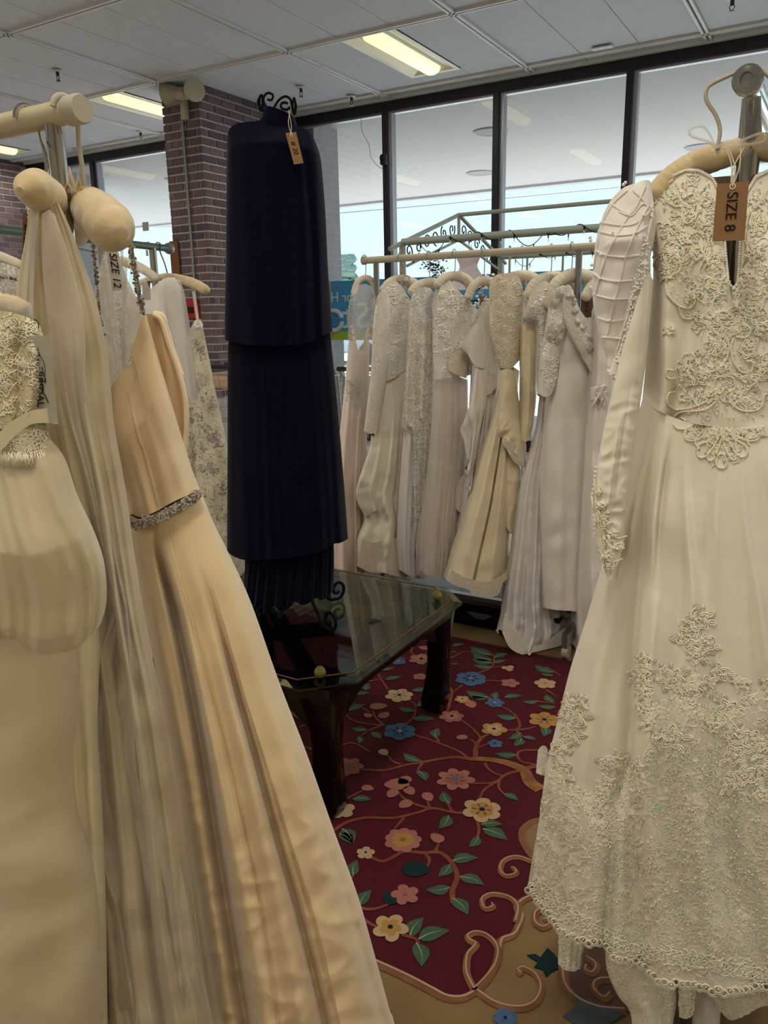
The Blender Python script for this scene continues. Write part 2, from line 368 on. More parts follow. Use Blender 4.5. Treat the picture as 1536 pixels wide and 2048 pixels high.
mat('lacquer', '060607', 0.16, spec=0.35, coat=0.15, bump=[('noise', 14, .12, .01)]); mat('lacquer_grey', '5A5A60', 0.35)
mat('gold_glass', '77722C', 0.06, spec=0.8, coat=0.5, trans=.35)
mat('rug_red', '3E121C', 0.95, noise=(5, '451019', 5, .3), bump=[('noise', 260, .5, .003)])
mat('rug_tan', '755F41', 0.95, noise=(5, '695539', 5, .3), bump=[('noise', 260, .5, .003)])
mat('rug_brown', '64402D', 0.95, noise=(30, '724D35')); mat('rug_cream', '97806D', 0.95); mat('rug_stem', '653429', 0.95, noise=(30, '734130'))
mat('rug_bark', '825B36', 0.95, noise=(40, '663F27')); mat('rug_green', '3D4E3D', 0.95, noise=(25, '344A3A', 4, .3)); mat('rug_dkgreen', '12262A', 0.95)
mat('rug_pink', '81514B', 0.95, noise=(30, '7D4642', 4, .3)); mat('rug_rose', '8A5D52', 0.95, noise=(30, '87514A', 4, .3)); mat('rug_gold', '906F3C', 0.95, noise=(30, '8F6637', 4, .3))
mat('rug_sand', '968164', 0.95, noise=(30, '9D805E', 4, .3)); mat('rug_blue', '475E7C', 0.95, noise=(40, '304665', 4, .3)); mat('rug_navy', '101A36', 0.95)
mat('rug_greybrown', '5C4438', 0.95, noise=(10, '4E3A34')); mat('rug_slate', '46504E', 0.95, noise=(30, '39424A'))
mat('sign_blue', '4FA6CC', 0.6, transl=0.4); mat('sign_lime', 'B7C83A', 0.6, transl=0.2); mat('sign_white', 'EDF0F2', 0.6, transl=0.2)
mat('alarm_red', '8E1C1C', 0.4); mat('exit_red', 'E03020', 0.5, emit=('FF3020', 1.2)); mat('black_plastic', '141416', 0.5)
mat('pine', '7C9080', 0.9, noise=(20, '8EA292')); mat('wood_brown', '6A4632', 0.7); mat('white_petal', 'DADAE0', 0.7); mat('pink_cloth', 'D6CBD2', 0.7, transl=.3)
mat('gazebo_paint', '8E958F', 0.5, metal=0.2); mat('bulb_clear', 'D9E2E4', 0.1, spec=0.8); mat('cart_handle', '1A1C20', 0.5); mat('cart_tan', 'B79F84', 0.6)
mat('wire_grey', '7E8286', 0.5); mat('far_wall', '5E5A56', .9); mat('car_white', 'D8DADC', .3)
mat('rug_vein', '8A9470', 0.95)
# ================================================================= ROOM SHELL
HC = 3.57; YW = 7.64; MODX = 1.524; X0 = -1.259; Y0 = 5.86
XL, XR, YB = -10.2, 5.2, -6.0
struct(MB().span((XL-.3, YB-.3, -.12), (XR+.3, YW, 0)).build('floor', 'floor_tile'))
struct(MB().span((XL-.3, YB-.3, HC+.02), (XR+.3, YW+.12, HC+.2)).build('ceiling', 'ceiling_tile'))
struct(MB().span((XL, YB-.15, 0), (XR, YB, HC)).build('wall_back', 'wall_paint'))
struct(MB().span((XR, YB, 0), (XR+.15, YW, HC)).build('wall_right', 'wall_paint'))
# brick wall on the left: mortar slab with single bricks over the part in view
wl = struct(MB().span((XL-.2, YB, 0), (XL, YW, HC)).build('wall_left', 'mortar'))
wl['label'] = 'brown brick wall at the far end of the shop'
rb = random.Random(3)
BH, BL, BD = .0590, .195, .092; GJ = .0190
BMESH = {}
def brick_obj(parent, lo, hi, i):
    """one brick between two corners; equal bricks share a mesh"""
    lo = np.array(lo); hi = np.array(hi); sz = tuple(np.round(hi-lo, 4)); mi = 'brick%d' % i; key = (sz, mi)
    if key not in BMESH:
        o = MB().box((0, 0, 0), sz).build('brick', mi, None); BMESH[key] = o.data; bpy.data.objects.remove(o)
        me = BMESH[key]; zs = [v.co.z for v in me.vertices]; dz = (max(zs)+min(zs))/2
        for v in me.vertices: v.co.z -= dz
    o = bpy.data.objects.new('brick', BMESH[key]); link(o, parent); o.location = Vector((lo+hi)/2-ROOTLOC[parent]); return o
def pick(): return rb.choices([0, 1, 2, 3, 4], [5, 4, 3, 3, 2])[0]
z = 1.02; row = 0
while z < HC-.02:
    y = YW-(row % 2)*.106-.02; 
    while y > 6.35:
        y1 = y; y0 = y-BL
        p = rb.uniform(0, .004); brick_obj(wl, (XL-.02, y0, z), (XL+.012+p, y1, min(z+BH, HC-.005)), pick()); y -= BL+GJ*.9
    z += BH+GJ; row += 1
# brick pilaster between the two windows
CX0, CX1, CY0 = -6.04, -5.56, 6.12
col = struct(MB().span((CX0+.01, CY0+.01, 0), (CX1-.01, YW, HC)).build('trim_1', 'mortar')); col['label'] = 'brick pilaster between the two shop windows'
z = HC-BH-.004; row = 0
while z > .62:
    # front face (towards the room)
    xs = [(CX0, CX0+BL), (CX0+BL+GJ, CX0+BL*2+GJ), (CX0+2*BL+2*GJ, CX1)] if row % 2 else [(CX0, CX0+BD), (CX0+BD+GJ, CX0+BD+GJ+BL), (CX0+BD+2*GJ+BL, CX1)]
    for a, b in xs:
        p = rb.uniform(0, .004); dark = pick(); brick_obj(col, (a, CY0-p, z), (b-(.0 if b == CX1 else 0), CY0+.03, z+BH), dark)
    y = CY0+.03+(BD-.03 if row % 2 == 0 else BL-.03) if False else CY0+(BD if row % 2 else BL)+GJ
    brick_obj(col, (CX1-.03, CY0+.031, z), (CX1+.001, y-GJ, z+BH), pick())
    while y < YW-.1:
        p = rb.uniform(0, .004); brick_obj(col, (CX1-.03, y, z), (CX1+p, min(y+BL, YW-.02), z+BH), pick()); y += BL+GJ
    z -= BH+GJ; row += 1
# ceiling panels and tees
nx = range(-7, 5); rows = [(1.288, 2.812), (2.812, 4.336), (4.336, 5.86), (5.86, 7.384), (7.384, YW-.02)]
ceil = bpy.data.objects['ceiling']
PANEL = {}
LIGHT_TILES = set()
fix_y = [5.88, 2.83, -.22, -3.27]
for ix in nx:
    xa = X0+ix*MODX
    for (ya, yb) in rows:
        for k in range(3):
            x0 = xa+.03+k*(MODX-.06)/3; x1 = x0+(MODX-.06)/3
            if x1 < XL+.02 or x0 > XR: continue
            ya_, yb_ = ya+.025, yb-.025
            if k == 1 and ix % 2 == 0 and (abs(ya-5.86) < .01 or abs(ya-2.812) < .01): ya_ = ya+1.27      # the luminaire takes the rest
            x0c = max(x0, XL+.005)
            key = (round(x1-x0c, 3), round(yb_-ya_, 3))
            if key not in PANEL:
                o = MB().box((0, 0, 0), (key[0]-.007, key[1], .02)).build('p', 'ceiling_tile'); PANEL[key] = o.data; bpy.data.objects.remove(o)
            o = bpy.data.objects.new('ceiling_panel', PANEL[key]); link(o, ceil)
            o.location = Vector(np.array([(x0c+x1)/2, (ya_+yb_)/2, HC-.003])-ROOTLOC[ceil])
def tee_bar(a, b, along):
    m_ = MB()
    for s_ in (-1, 1):
        if along == 'x': m_.span((a, s_*.019-.010+b, HC-.022), (XR, s_*.019+.010+b, HC+.012))
        else: m_.span((b+s_*.019-.010, 1.28, HC-.022), (b+s_*.019+.010, YW-.02, HC+.012))
    o = m_.build('tee', 'tee_white', ceil)
for (ya, yb) in rows: tee_bar(XL, ya, 'x')
for ix in range(-5, 5): tee_bar(0, X0+ix*MODX, 'y')
MB().span((XL, YW-.02-.05, HC-.03), (XR, YW-.03, HC-.001)).build('wall_angle', 'tee_white', ceil)
sl_ = MB()
for (ya, yb) in rows: sl_.span((XL, ya-.009, HC+.004), (XR, ya+.009, HC+.015))
for ix in range(-5, 5): sl_.span((X0+ix*MODX-.009, 1.28, HC+.004), (X0+ix*MODX+.009, YW-.02, HC+.015))
sl_.build('tee_slot', 'slot_black', ceil)

# ---- window walls
def window(idx, xa, xb, mull, label):
    w_ = thing('window_%d' % idx, label, None, ((xa+xb)/2, YW+.05, 0)); w_['kind'] = 'structure'
    z0, z1 = .12, HC-.125
    MB().span((xa, YW-.03, z1), (xb, YW+.10, HC-.001)).build('header', 'bronze', w_)
    MB().span((xa, YW+.0, z1-.02), (xb, YW+.06, z1)).build('glazing_stop', 'alu', w_)
    MB().span((xa, YW-.02, 0), (xb, YW+.10, z0)).build('sill', 'bronze', w_)
    edges = [xa]+list(mull)+[xb]
    for mx in mull:
        m_ = MB().span((mx-.045, YW-.04, z0), (mx+.012, YW+.09, z1)); o = m_.build('mullion', 'bronze', w_)
        MB().span((mx+.012, YW+.0, z0), (mx+.05, YW+.085, z1-.02)).build('glazing_bead', 'alu', w_)
    for a, b in zip(edges[:-1], edges[1:]):
        MB().span((a+.02, YW+.045, z0), (b-.02, YW+.049, z1)).build('pane', 'window_glass', w_)
    return w_
window(1, -10.2, CX0+.02, [-8.85, -7.45], 'tall shop window left of the brick pilaster, dark bronze frame')
window(2, CX1-.02, XR, [-4.375, -3.14, -1.885, -.63, .625, 1.88, 3.13, 4.4], 'long row of tall shop window panes right of the brick pilaster')
# ---- outside
struct(MB().span((-60, YW+.1, -.2), (40, 120, -.05)).build('ground_outside', 'asphalt'))
struct(MB().span((-30, YW+.1, -.05), (20, 14.2, -.02)).build('walkway_outside', 'concrete'))
struct(MB().span((-30, YW+.1, 3.50), (20, 13.55, 3.75)).build('canopy_ceiling', 'stucco'))
struct(MB().span((-30, 13.4, 3.46), (20, 13.6, 4.4)).build('canopy_fascia', 'stucco'))
struct(MB().span((-5.74, YW+.1, -.05), (-5.38, 8.22, 3.5)).build('trim_2', 'stucco_grey'))['label'] = 'grey stucco pier outside the window'
struct(MB().span((-10.6, YW+.1, -.05), (-9.95, 8.75, 3.5)).build('trim_3', 'stucco_grey'))['label'] = 'grey stucco pier outside the far left window'
for (x, y, z) in [tuple(PZ(a, b, 3.5)) for a, b in ((960, 345), (1402, 293), (982, 262), (358, 358))]:
    o = thing('canopy_downlight', '', 'light', (x, y, 3.5), 'round downlights in the canopy ceiling outside')
    m_ = MB(); a = np.linspace(0, 2*PI, 25)[:-1]; m_.tube(np.stack([x+.2*np.cos(a), y+.2*np.sin(a), 0*a+3.492], 1), .012, 6, closed=True, flat=1); m_.build('trim_ring', 'stucco', o, True)
    MB().cyl((x, y, 3.488), (x, y, 3.499), .19, 24).build('lens', 'stucco_grey', o)
for o, l in zip([o for o in COL.objects if o.name.startswith('canopy_downlight')],
                ('round downlight seen through the third pane, nearest the roof edge', 'round downlight in the canopy ceiling above the beaded gown',
                 'round downlight half hidden by the window mullion', 'round downlight in the canopy ceiling left of the brick pilaster')): o['label'] = l
# power lines on two poles, a tree, a low building, a parked car beyond the lot
def pole(x, y, h, l='far west'):
    t = thing('utility_pole', 'wooden utility pole with crossarm at the '+l+' end of the power lines', 'pole', (x, y, -.05), 'utility poles')
    MB().tube([(x, y, -.05), (x, y, h)], [.17, .12], 10).build('post', 'wood_brown', t, True)
    MB().span((x-.06, y-1.1, h-.9), (x+.06, y+1.1, h-.75)).build('crossarm', 'wood_brown', t)
pole(-46, 34.6, 10.5); pole(24, 34.6, 10.5, 'far east')
for k, (za, ya) in enumerate([(9.7, 34.05), (8.4, 34.1), (7.8, 34.0), (7.3, 34.05), (6.9, 34.1)]):
    t = np.linspace(0, 1, 30); P = np.stack([-46+70*t, ya+0*t, za-1.2*4*t*(1-t)*.5], 1)
    meta(MB().tube(P, .018 if k < 1 else .026, 5).build('power_line', 'wire_grey', None, True),
         ['topmost thin power line across the sky', 'second power line from the top', 'upper of the three close power lines', 'middle of the three close power lines', 'lowest power line above the banner'][k], 'cable', 'power lines')
def tree(x, y, h, r, lab, seed):
    R_ = random.Random(seed); t = thing('pine_tree', lab, 'tree', (x, y, -.05))
    MB().tube([(x, y, -.05), (x+.05, y, h*.9)], [.16, .05], 8).build('trunk', 'wood_brown', t, True)
    m_ = MB()
    for i in range(130):
        zz = h*(.3+.7*R_.random()); rr = r*(1.1-zz/h)*R_.uniform(.3, 1)+.2; a = R_.uniform(0, 2*PI)
        m_.ball((x+rr*math.cos(a), y+rr*math.sin(a), zz), R_.uniform(.16, .4), 6, 4, squash=.6)
    m_.build('foliage', 'pine', t)
p = PY(690, 530, 30); tree(p[0], 30, PY(690, 512, 30)[2], .75, 'small green tree beyond the parking lot beside the stucco pier', 1)
b = thing('strip_building', 'low flat-roofed building across the lot seen behind the banner', 'building', (-20, 44, -.05))
MB().span((-52, 44, -.05), (30, 50, 2.6)).build('wall', 'far_wall', b); MB().span((-52.3, 43.7, 2.6), (30.3, 50.3, 2.9)).build('roof_edge', 'stucco_grey', b)
# banner tied up outside: seen from its back, so the words run in reverse
BY = 7.98; x0, x1 = PY(1190, 548, BY)[0], -6.6
zt = 1.81; zb = 1.13
ban = thing('banner', 'blue and lime banner outside the window, lettering seen mirrored', 'banner', (-4, BY, zb))
MB().span((x1, BY, zb+.1), (x0, BY+.006, zt)).build('cloth', 'sign_blue', ban)
MB().span((x1, BY, zb), (x0, BY+.006, zb+.1)).build('lime_strip', 'sign_lime', ban)
def ban_text(s, px_, py_, size, align='LEFT', xs=1.0):
    p = PY(px_, py_, BY); M = frame4((p[0], BY-.004, p[2]), (-1, 0, 0), (0, 0, 1)); text_obj('lettering', s, size, M, 'sign_white', ban, .001, align, xs)
ban_text('Habitat', 725, 594, .17, 'RIGHT'); ban_text('for Humanity', 712, 594, .17, 'LEFT', .95)
ban_text('ReS', 712, 634, .42, 'RIGHT'); ban_text('t', 704, 634, .42, 'LEFT'); ban_text('re', 642, 640, .42, 'LEFT')
c = PY(669, 641, BY); a = np.linspace(0, 2*PI, 40)
m_ = MB()
for k in range(3):
    aa = np.linspace(k*2.094+.25, k*2.094+2.0, 12); P = np.stack([c[0]+.115*np.cos(aa), 0*aa+BY-.008, c[2]+.115*np.sin(aa)], 1); m_.tube(P, .026, 6, flat=1)
m_.build('arrow_ring', 'sign_white', ban)
MB().add([(c[0]-.055, BY-.012, c[2]-.07), (c[0]+.055, BY-.012, c[2]-.07), (c[0]+.055, BY-.012, c[2]+.01), (c[0], BY-.012, c[2]+.07), (c[0]-.055, BY-.012, c[2]+.01)], [(0, 1, 2, 3, 4)]).build('house_mark', 'sign_blue', ban)
for x in (x1+.02,): MB().tube([(x, BY, zt), (x, BY-.1, 3.5)], .004, 5).build('tie_cord', 'string', ban)
# parked car below the banner
def car(px_, Y, lab):
    p = PY(px_, 700, Y); x = p[0]; t = thing('parked_car', lab, 'car', (x, Y, -.05))
    pr = [(-2.2, .25), (-2.25, .75), (-1.3, .95), (-.7, 1.42), (.7, 1.45), (1.4, .98), (2.2, .85), (2.3, .3)]
    m_ = MB(); n = len(pr); V = [(x+a, Y-.85, b) for a, b in pr]+[(x+a, Y+.85, b) for a, b in pr]
    m_.add(V, [tuple(range(n)), tuple(range(2*n-1, n-1, -1))]+[(i, i+n, (i+1) % n+n, (i+1) % n) for i in range(n)]); m_.build('car_body', 'car_white', t, bevel=.05)
    MB().add([(x-1.15, Y-.87, .98), (-.62+x, Y-.87, 1.36), (x+.62, Y-.87, 1.38), (x+1.2, Y-.87, 1.0)], [(0, 1, 2, 3)]).build('side_window', 'black_plastic', t)
    for dx in (-1.45, 1.4): MB().cyl((x+dx, Y-.9, .27), (x+dx, Y-.65, .27), .32, 20).build('wheel', 'black_plastic', t, True)
car(690, 22, 'white car parked outside below the banner')

# ---- recessed fluorescent luminaires
def troffer(x, y, lab):
    t = thing('ceiling_light', lab, 'light', (x+.25, y+.61, HC)); W_, L_ = .50, 1.24; z = HC-.012
    m_ = MB()
    # tray: rim, sloped sides, flat top
    V = [(x, y, z), (x+W_, y, z), (x+W_, y+L_, z), (x, y+L_, z), (x+.04, y+.04, z+.002), (x+W_-.04, y+.04, z+.002), (x+W_-.04, y+L_-.04, z+.002), (x+.04, y+L_-.04, z+.002),
         (x+.16, y+.12, z+.05), (x+W_-.16, y+.12, z+.05), (x+W_-.16, y+L_-.12, z+.05), (x+.16, y+L_-.12, z+.05)]
    F_ = [(0, 4, 5, 1), (1, 5, 6, 2), (2, 6, 7, 3), (3, 7, 4, 0), (4, 8, 9, 5), (5, 9, 10, 6), (6, 10, 11, 7), (7, 11, 8, 4), (8, 11, 10, 9)]
    m_.add(V, F_); m_.build('reflector_tray', 'troffer_white', t)
    # half-round diffuser
    a = np.linspace(PI, 2*PI, 13); n = len(a); cx_ = x+W_/2; V = []; rr = .085
    for yy in (y+.07, y+.085, y+L_-.085, y+L_-.07):
        q = rr if yy in (y+.085, y+L_-.085) else rr*.93
        for b in a: V.append((cx_+q*math.cos(b), yy, z+.03+q*.75*math.sin(b)))
    F_ = [(i*n+j, i*n+j+1, (i+1)*n+j+1, (i+1)*n+j) for i in range(3) for j in range(n-1)]+[tuple(range(n)), tuple(3*n+j for j in range(n-1, -1, -1))]
    MB().add(V, F_).build('diffuser', 'lens_glow', t, True)
    ld = bpy.data.lights.new('lamp', 'AREA'); ld.shape = 'RECTANGLE'; ld.size = .2; ld.size_y = 1.1; ld.energy = LAMP_WATTS; ld.color = LAMP_COLOR
    lo = bpy.data.objects.new('lamp', ld); link(lo, t); lo.location = (0, 0, -.09); lo.visible_camera = False; lo.visible_glossy = False
    return t
labs = {(-2, 0): 'lit ceiling light nearest the long window, above the second mullion', (-4, 0): 'lit ceiling light just left of the brick pilaster', (-6, 0): 'lit ceiling light over the left rail end, cut by the photo edge'}
for iy, yy in enumerate(fix_y):
    for ix in (-6, -5, -4, -3, -2, -1, 0, 1, 2, 3):
        xa = X0+ix*MODX+.03+(MODX-.06)/3
        if ix % 2: continue
        lab = labs.get((ix, iy)) if iy == 0 else None
        pass
        t = troffer(xa-.012, yy, lab or 'lit ceiling light in the rows of the shop ceiling outside the photo'); t['group'] = 'recessed fluorescent ceiling lights'
# ================================================================= RUG (flat woven pattern as thin pile pieces)
ZR = .012
rug = thing('rug', 'burgundy floral rug with a tan scrolled border under the glass table', 'rug', (-1.5, 1.8, 0))
MB().span((-3.4, .25, 0), (.75, 3.40, ZR)).build('border_field', 'rug_tan', rug)
def fpx(p, z=ZR): return PZ(p[0], p[1], z)
def flat(name, pts, material, z, closed=True, lab=None):
    n = len(pts); m_ = MB(); m_.prism([(p[0], p[1]) for p in pts], ZR-.001, z); o = m_.build(name, material, rug)
    if lab: o['label'] = lab
    return o
RIB = [0]
def ribbon(name, P, w0, w1, material, z):
    RIB[0] += 1; z = z+(RIB[0] % 23)*.00002
    P = catmull(np.asarray(P)[:, :2], max(16, 9*len(P))); T = np.gradient(P, axis=0); T /= np.linalg.norm(T, axis=1)[:, None]; Nn = np.stack([-T[:, 1], T[:, 0]], 1)
    w_ = np.linspace(w0, w1, len(P))[:, None]/2; A_ = P+Nn*w_; B_ = P-Nn*w_; n = len(P)
    V = [(a[0], a[1], z) for a in A_]+[(b[0], b[1], z) for b in B_]
    return mesh_obj(name, V, [(i, n+i, n+i+1, i+1) for i in range(n-1)], material, rug, smooth=False)
def A(x, y): return (600+x/2.844, 1250+y/2.844)
def B(x, y): return (500+x/2.0757, 1500+y/2.0757)
# burgundy field, with the scrolled outline the photo shows at its front right corner
edge = [B(0, 670), B(300, 790), B(520, 890), B(640, 945), B(745, 1000), B(800, 1030), B(860, 1040), B(930, 1010), B(990, 950), B(1030, 870), B(1035, 800), B(1090, 775), B(1125, 700), B(1105, 640), B(1160, 620), B(1200, 590)]
E1 = np.array([fpx(p) for p in edge])[:, :2]
FE = catmull(E1, 90)
FXR = -.30
poly = [(-3.05, 1.22)]+[tuple(p) for p in FE if p[0] > -2.6]+[(FXR-.05, 1.72), (FXR, 1.95), (FXR, 2.915), (-3.05, 2.915)]
flat('burgundy_field', poly, 'rug_red', ZR+.0012)
ribbon('border_cord', [(-3.05, 1.22)]+[tuple(p) for p in FE[::3] if p[0] > -2.6], .018, .018, 'rug_brown', ZR+.0022)
off_ = np.array([0, .009])
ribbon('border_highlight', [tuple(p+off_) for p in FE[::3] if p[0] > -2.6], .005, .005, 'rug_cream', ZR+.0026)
ribbon('border_cord', [(-3.05, 2.915), (-2, 2.915), (FXR, 2.915)], .012, .012, 'rug_brown', ZR+.002)
ribbon('border_cord', [(FXR, 1.95), (FXR, 2.4), (FXR, 2.915)], .02, .02, 'rug_brown', ZR+.002)
def scroll(P, w_=.017):
    Q = [fpx(p)[:2] for p in P]; ribbon('scroll_cord', Q, w_, w_*.8, 'rug_brown', ZR+.0030)
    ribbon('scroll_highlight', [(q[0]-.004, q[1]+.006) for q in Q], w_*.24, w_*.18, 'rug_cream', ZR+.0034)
scroll([B(930, 1000), B(900, 930), B(905, 860), B(940, 815), B(915, 800), B(905, 780), B(940, 765), B(990, 780), B(1030, 830), B(1020, 900), B(975, 960), B(930, 1005)])
scroll([B(1105, 720), B(1115, 660), B(1080, 620), B(1010, 605), B(965, 625), B(975, 665), B(1010, 660), B(1005, 645)])
scroll([B(1175, 470), B(1110, 450), B(1055, 465), B(1040, 505), B(1065, 530), B(1105, 520), B(1100, 500), B(1085, 498)])
scroll([B(945, 1010), B(1020, 1060), B(1110, 1080), B(1180, 1060), B(1210, 1000), B(1190, 945), B(1140, 915), B(1115, 925), B(1130, 940)])
scroll([B(1230, 670), B(1190, 680), B(1185, 720), B(1215, 745), B(1245, 730), B(1235, 712), B(1220, 715)], .018)
scroll([B(1300, 900), B(1310, 980), B(1360, 1040), B(1450, 1080), B(1560, 1090)], .022)
scroll([B(1400, 870), B(1440, 900), B(1425, 935), B(1395, 925), B(1400, 905)], .016)
scroll([B(1540, 960), B(1450, 965), B(1430, 1000), B(1470, 1040), B(1500, 1020)], .018)
flat('tan_medallion', [fpx(p)[:2] for p in (A(1400, 1110), A(1330, 1120), A(1275, 1160), A(1262, 1210), A(1285, 1270), A(1330, 1330), A(1420, 1340))], 'rug_tan', ZR+.002)
ribbon('scroll_cord', [fpx(p)[:2] for p in (A(1400, 1110), A(1330, 1120), A(1275, 1160), A(1262, 1210), A(1285, 1270), A(1330, 1330))], .02, .02, 'rug_brown', ZR+.0028)
flat('brown_medallion', [fpx(p)[:2] for p in (B(1310, 890), B(1330, 1000), B(1380, 1050), B(1500, 1090), B(1700, 1090), B(1800, 900), B(1600, 800), B(1400, 810))], 'rug_greybrown', ZR+.002)
flat('slate_leaf', [fpx(p)[:2] for p in (B(1300, 1110), B(1360, 1060), B(1330, 1010), B(1400, 1060), B(1480, 1070), B(1560, 1100), B(1480, 1150), B(1380, 1160))], 'rug_slate', ZR+.0035)
flat('dark_leaf', [fpx(p)[:2] for p in (B(1150, 855), B(1185, 850), B(1205, 865), B(1235, 825), B(1262, 850), B(1285, 880), B(1290, 905), B(1250, 925), B(1230, 945), B(1215, 915), B(1180, 905), B(1195, 885))], 'rug_dkgreen', ZR+.003)
rf = random.Random(5)
def flower(p, rpx, n, outer, inner, centre, rot=0.0, cz=.0, lobed=.32, petals=None):
    c = fpx(p); dep = (RW @ (c-CAM))[2]; r = rpx*1.14*dep/FPX; a = np.linspace(0, 2*PI, n*10+1)[:-1]
    rr = r*(1-lobed+lobed*np.abs(np.cos(n*(a+rot)/2))**.6)*(1+.03*np.sin(5*a+rot))
    P = [(c[0]+q*math.cos(t), c[1]+q*math.sin(t)) for q, t in zip(rr, a)]
    t_ = 'woven_flower'; V = [(c[0], c[1], ZR+.0046)]+[(x, y, ZR+.0040) for x, y in P]; k = len(P)
    m_ = MB(); m_.add(V, [(0, 1+i, 1+(i+1) % k) for i in range(k)], 0)
    if inner:
        V = [(c[0], c[1], ZR+.0052)]+[(c[0]+(x-c[0])*.62, c[1]+(y-c[1])*.62, ZR+.0046) for x, y in P]; m_.add(V, [(0, 1+i, 1+(i+1) % k) for i in range(k)], 1)
    if petals:    # dark darts between the petals
        for j in range(n):
            th = 2*PI*(j+.5)/n-rot; d_ = np.array([math.cos(th), math.sin(th)]); e_ = np.array([-d_[1], d_[0]])
            q = [c[:2]+d_*r*.18, c[:2]+d_*r*.36+e_*r*.06, c[:2]+d_*r*.55, c[:2]+d_*r*.36-e_*r*.06]; m_.add([(x, y, ZR+.0056) for x, y in q], [(0, 1, 2, 3)], 2)
    b = np.linspace(0, 2*PI, 13)[:-1]; m_.add([(c[0]+r*.15*math.cos(t), c[1]+r*.15*math.sin(t), ZR+.0060) for t in b], [tuple(range(12))], 3)
    m_.build(t_, None, rug, mats=[outer, inner or outer, petals or 'rug_navy', centre])
def leaf(b, t, wr=.30, col_='rug_green', vein=True):
    P0 = fpx(b)[:2]; P1 = fpx(t)[:2]; d_ = P1-P0; L_ = np.linalg.norm(d_); e_ = np.array([-d_[1], d_[0]]); s = np.linspace(0, 1, 9)
    wv = wr*np.sin(PI*s**.75)*.75; bend = .10*np.sin(PI*s)
    up = [P0+d_*q+e_*(w_/2*1.0+be) for q, w_, be in zip(s, wv, bend)]; dn = [P0+d_*q-e_*(w_/2-be) for q, w_, be in zip(s, wv, bend)]
    m_ = MB(); V = [(p[0], p[1], ZR+.0036) for p in up]+[(p[0], p[1], ZR+.0036) for p in dn]; m_.add(V, [(i, 9+i, 9+i+1, i+1) for i in range(8)], 0)
    if vein:
        mid = [P0+d_*q+e_*be for q, be in zip(s, bend)]; wd = .020*(1-s)
        V = [(p[0]+e_[0]*w_, p[1]+e_[1]*w_, ZR+.0040) for p, w_ in zip(mid, wd)]+[(p[0]-e_[0]*w_, p[1]-e_[1]*w_, ZR+.0040) for p, w_ in zip(mid, wd)]; m_.add(V[:7]+V[9:16], [(i, 7+i, 7+i+1, i+1) for i in range(6)], 1)
    m_.build('woven_leaf', None, rug, mats=[col_, 'rug_vein'])
def petal(p, rpx, col_, sx=1.0, rot=0.):
    c = fpx(p); dep = (RW @ (c-CAM))[2]; r = rpx*dep/FPX; a = np.linspace(0, 2*PI, 21)[:-1]
    rr = r*(1-.35*np.cos(a))*(1+.08*np.cos(3*a)); P = [(c[0]+(q*sx*math.cos(t))*math.cos(rot)-q*math.sin(t)*math.sin(rot), c[1]+(q*sx*math.cos(t))*math.sin(rot)+q*math.sin(t)*math.cos(rot), ZR+.004) for q, t in zip(rr, a)]
    mesh_obj('woven_bud', P, [tuple(range(len(P)))], col_, rug, smooth=False)
def stem(P, w0=.010, w1=.006, col_='rug_stem'): ribbon('woven_stem', [fpx(p) for p in P], w0, w1, col_, ZR+.0028)
# stems
stem([A(1370, 940), A(1310, 900), A(1270, 830), A(1180, 790), A(1080, 770), A(960, 765)], .045, .02, 'rug_bark')
stem([A(1370, 800), A(1300, 815), A(1250, 830)], .02, .015)
stem([A(1350, 715), A(1260, 718), A(1235, 745), A(1260, 780), A(1300, 790), A(1340, 800)], .01, .008)
stem([A(960, 765), A(880, 755), A(800, 765), A(690, 785), A(600, 800), A(480, 830), A(350, 825)], .014, .008)
stem([A(570, 795), A(530, 780), A(500, 745)]); stem([A(700, 785), A(675, 820), A(665, 850)]); stem([A(690, 780), A(640, 750)])
stem([A(960, 765), A(900, 720), A(800, 680), A(720, 650), A(640, 625)]); stem([A(790, 670), A(770, 630)])
stem([A(1000, 770), A(1000, 700), A(1030, 650), A(1070, 625)], .018, .01); stem([A(1030, 650), A(990, 600), A(920, 545)]); stem([A(1010, 690), A(980, 660), A(960, 655)]); stem([A(1010, 700), A(1070, 680)])
stem([A(1160, 600), A(1220, 600), A(1250, 580), A(1235, 530), A(1190, 490), A(1140, 465)]); stem([A(1230, 600), A(1290, 595), A(1340, 580)]); stem([A(1230, 605), A(1270, 640)])
stem([A(1050, 790), A(1080, 830), A(1150, 860), A(1240, 835)]); stem([A(1240, 835), A(1170, 855), A(1100, 900), A(960, 905)], .012, .008); stem([A(1130, 890), A(1050, 940), A(1020, 995)]); stem([A(1135, 880), A(1130, 930), A(1160, 965)])
stem([B(345, 340), B(400, 305), B(480, 285), B(600, 285), B(700, 262), B(760, 245), B(840, 262), B(900, 265)], .012, .009)
stem([B(640, 285), B(600, 330)]); stem([B(840, 262), B(815, 215)]); stem([B(760, 250), B(690, 230), B(640, 205), B(605, 165)]); stem([B(750, 245), B(735, 215)]); stem([B(385, 212), B(430, 190), B(480, 165)]); stem([B(385, 212), B(380, 235)])
stem([B(500, 448), B(550, 465), B(600, 445), B(640, 425), B(720, 430), B(790, 430), B(840, 475), B(860, 530), B(840, 590), B(845, 640)], .010, .014); stem([B(770, 425), B(785, 385)]); stem([B(725, 430), B(745, 460), B(735, 490)])
stem([B(945, 300), B(950, 340), B(935, 390)]); stem([B(410, 550), B(430, 520)]); stem([B(445, 655), B(500, 665), B(560, 650), B(600, 625)]); stem([B(460, 700), B(510, 730), B(560, 750)]); stem([B(630, 770), B(690, 790), B(700, 820)]); stem([B(660, 780), B(690, 765)])
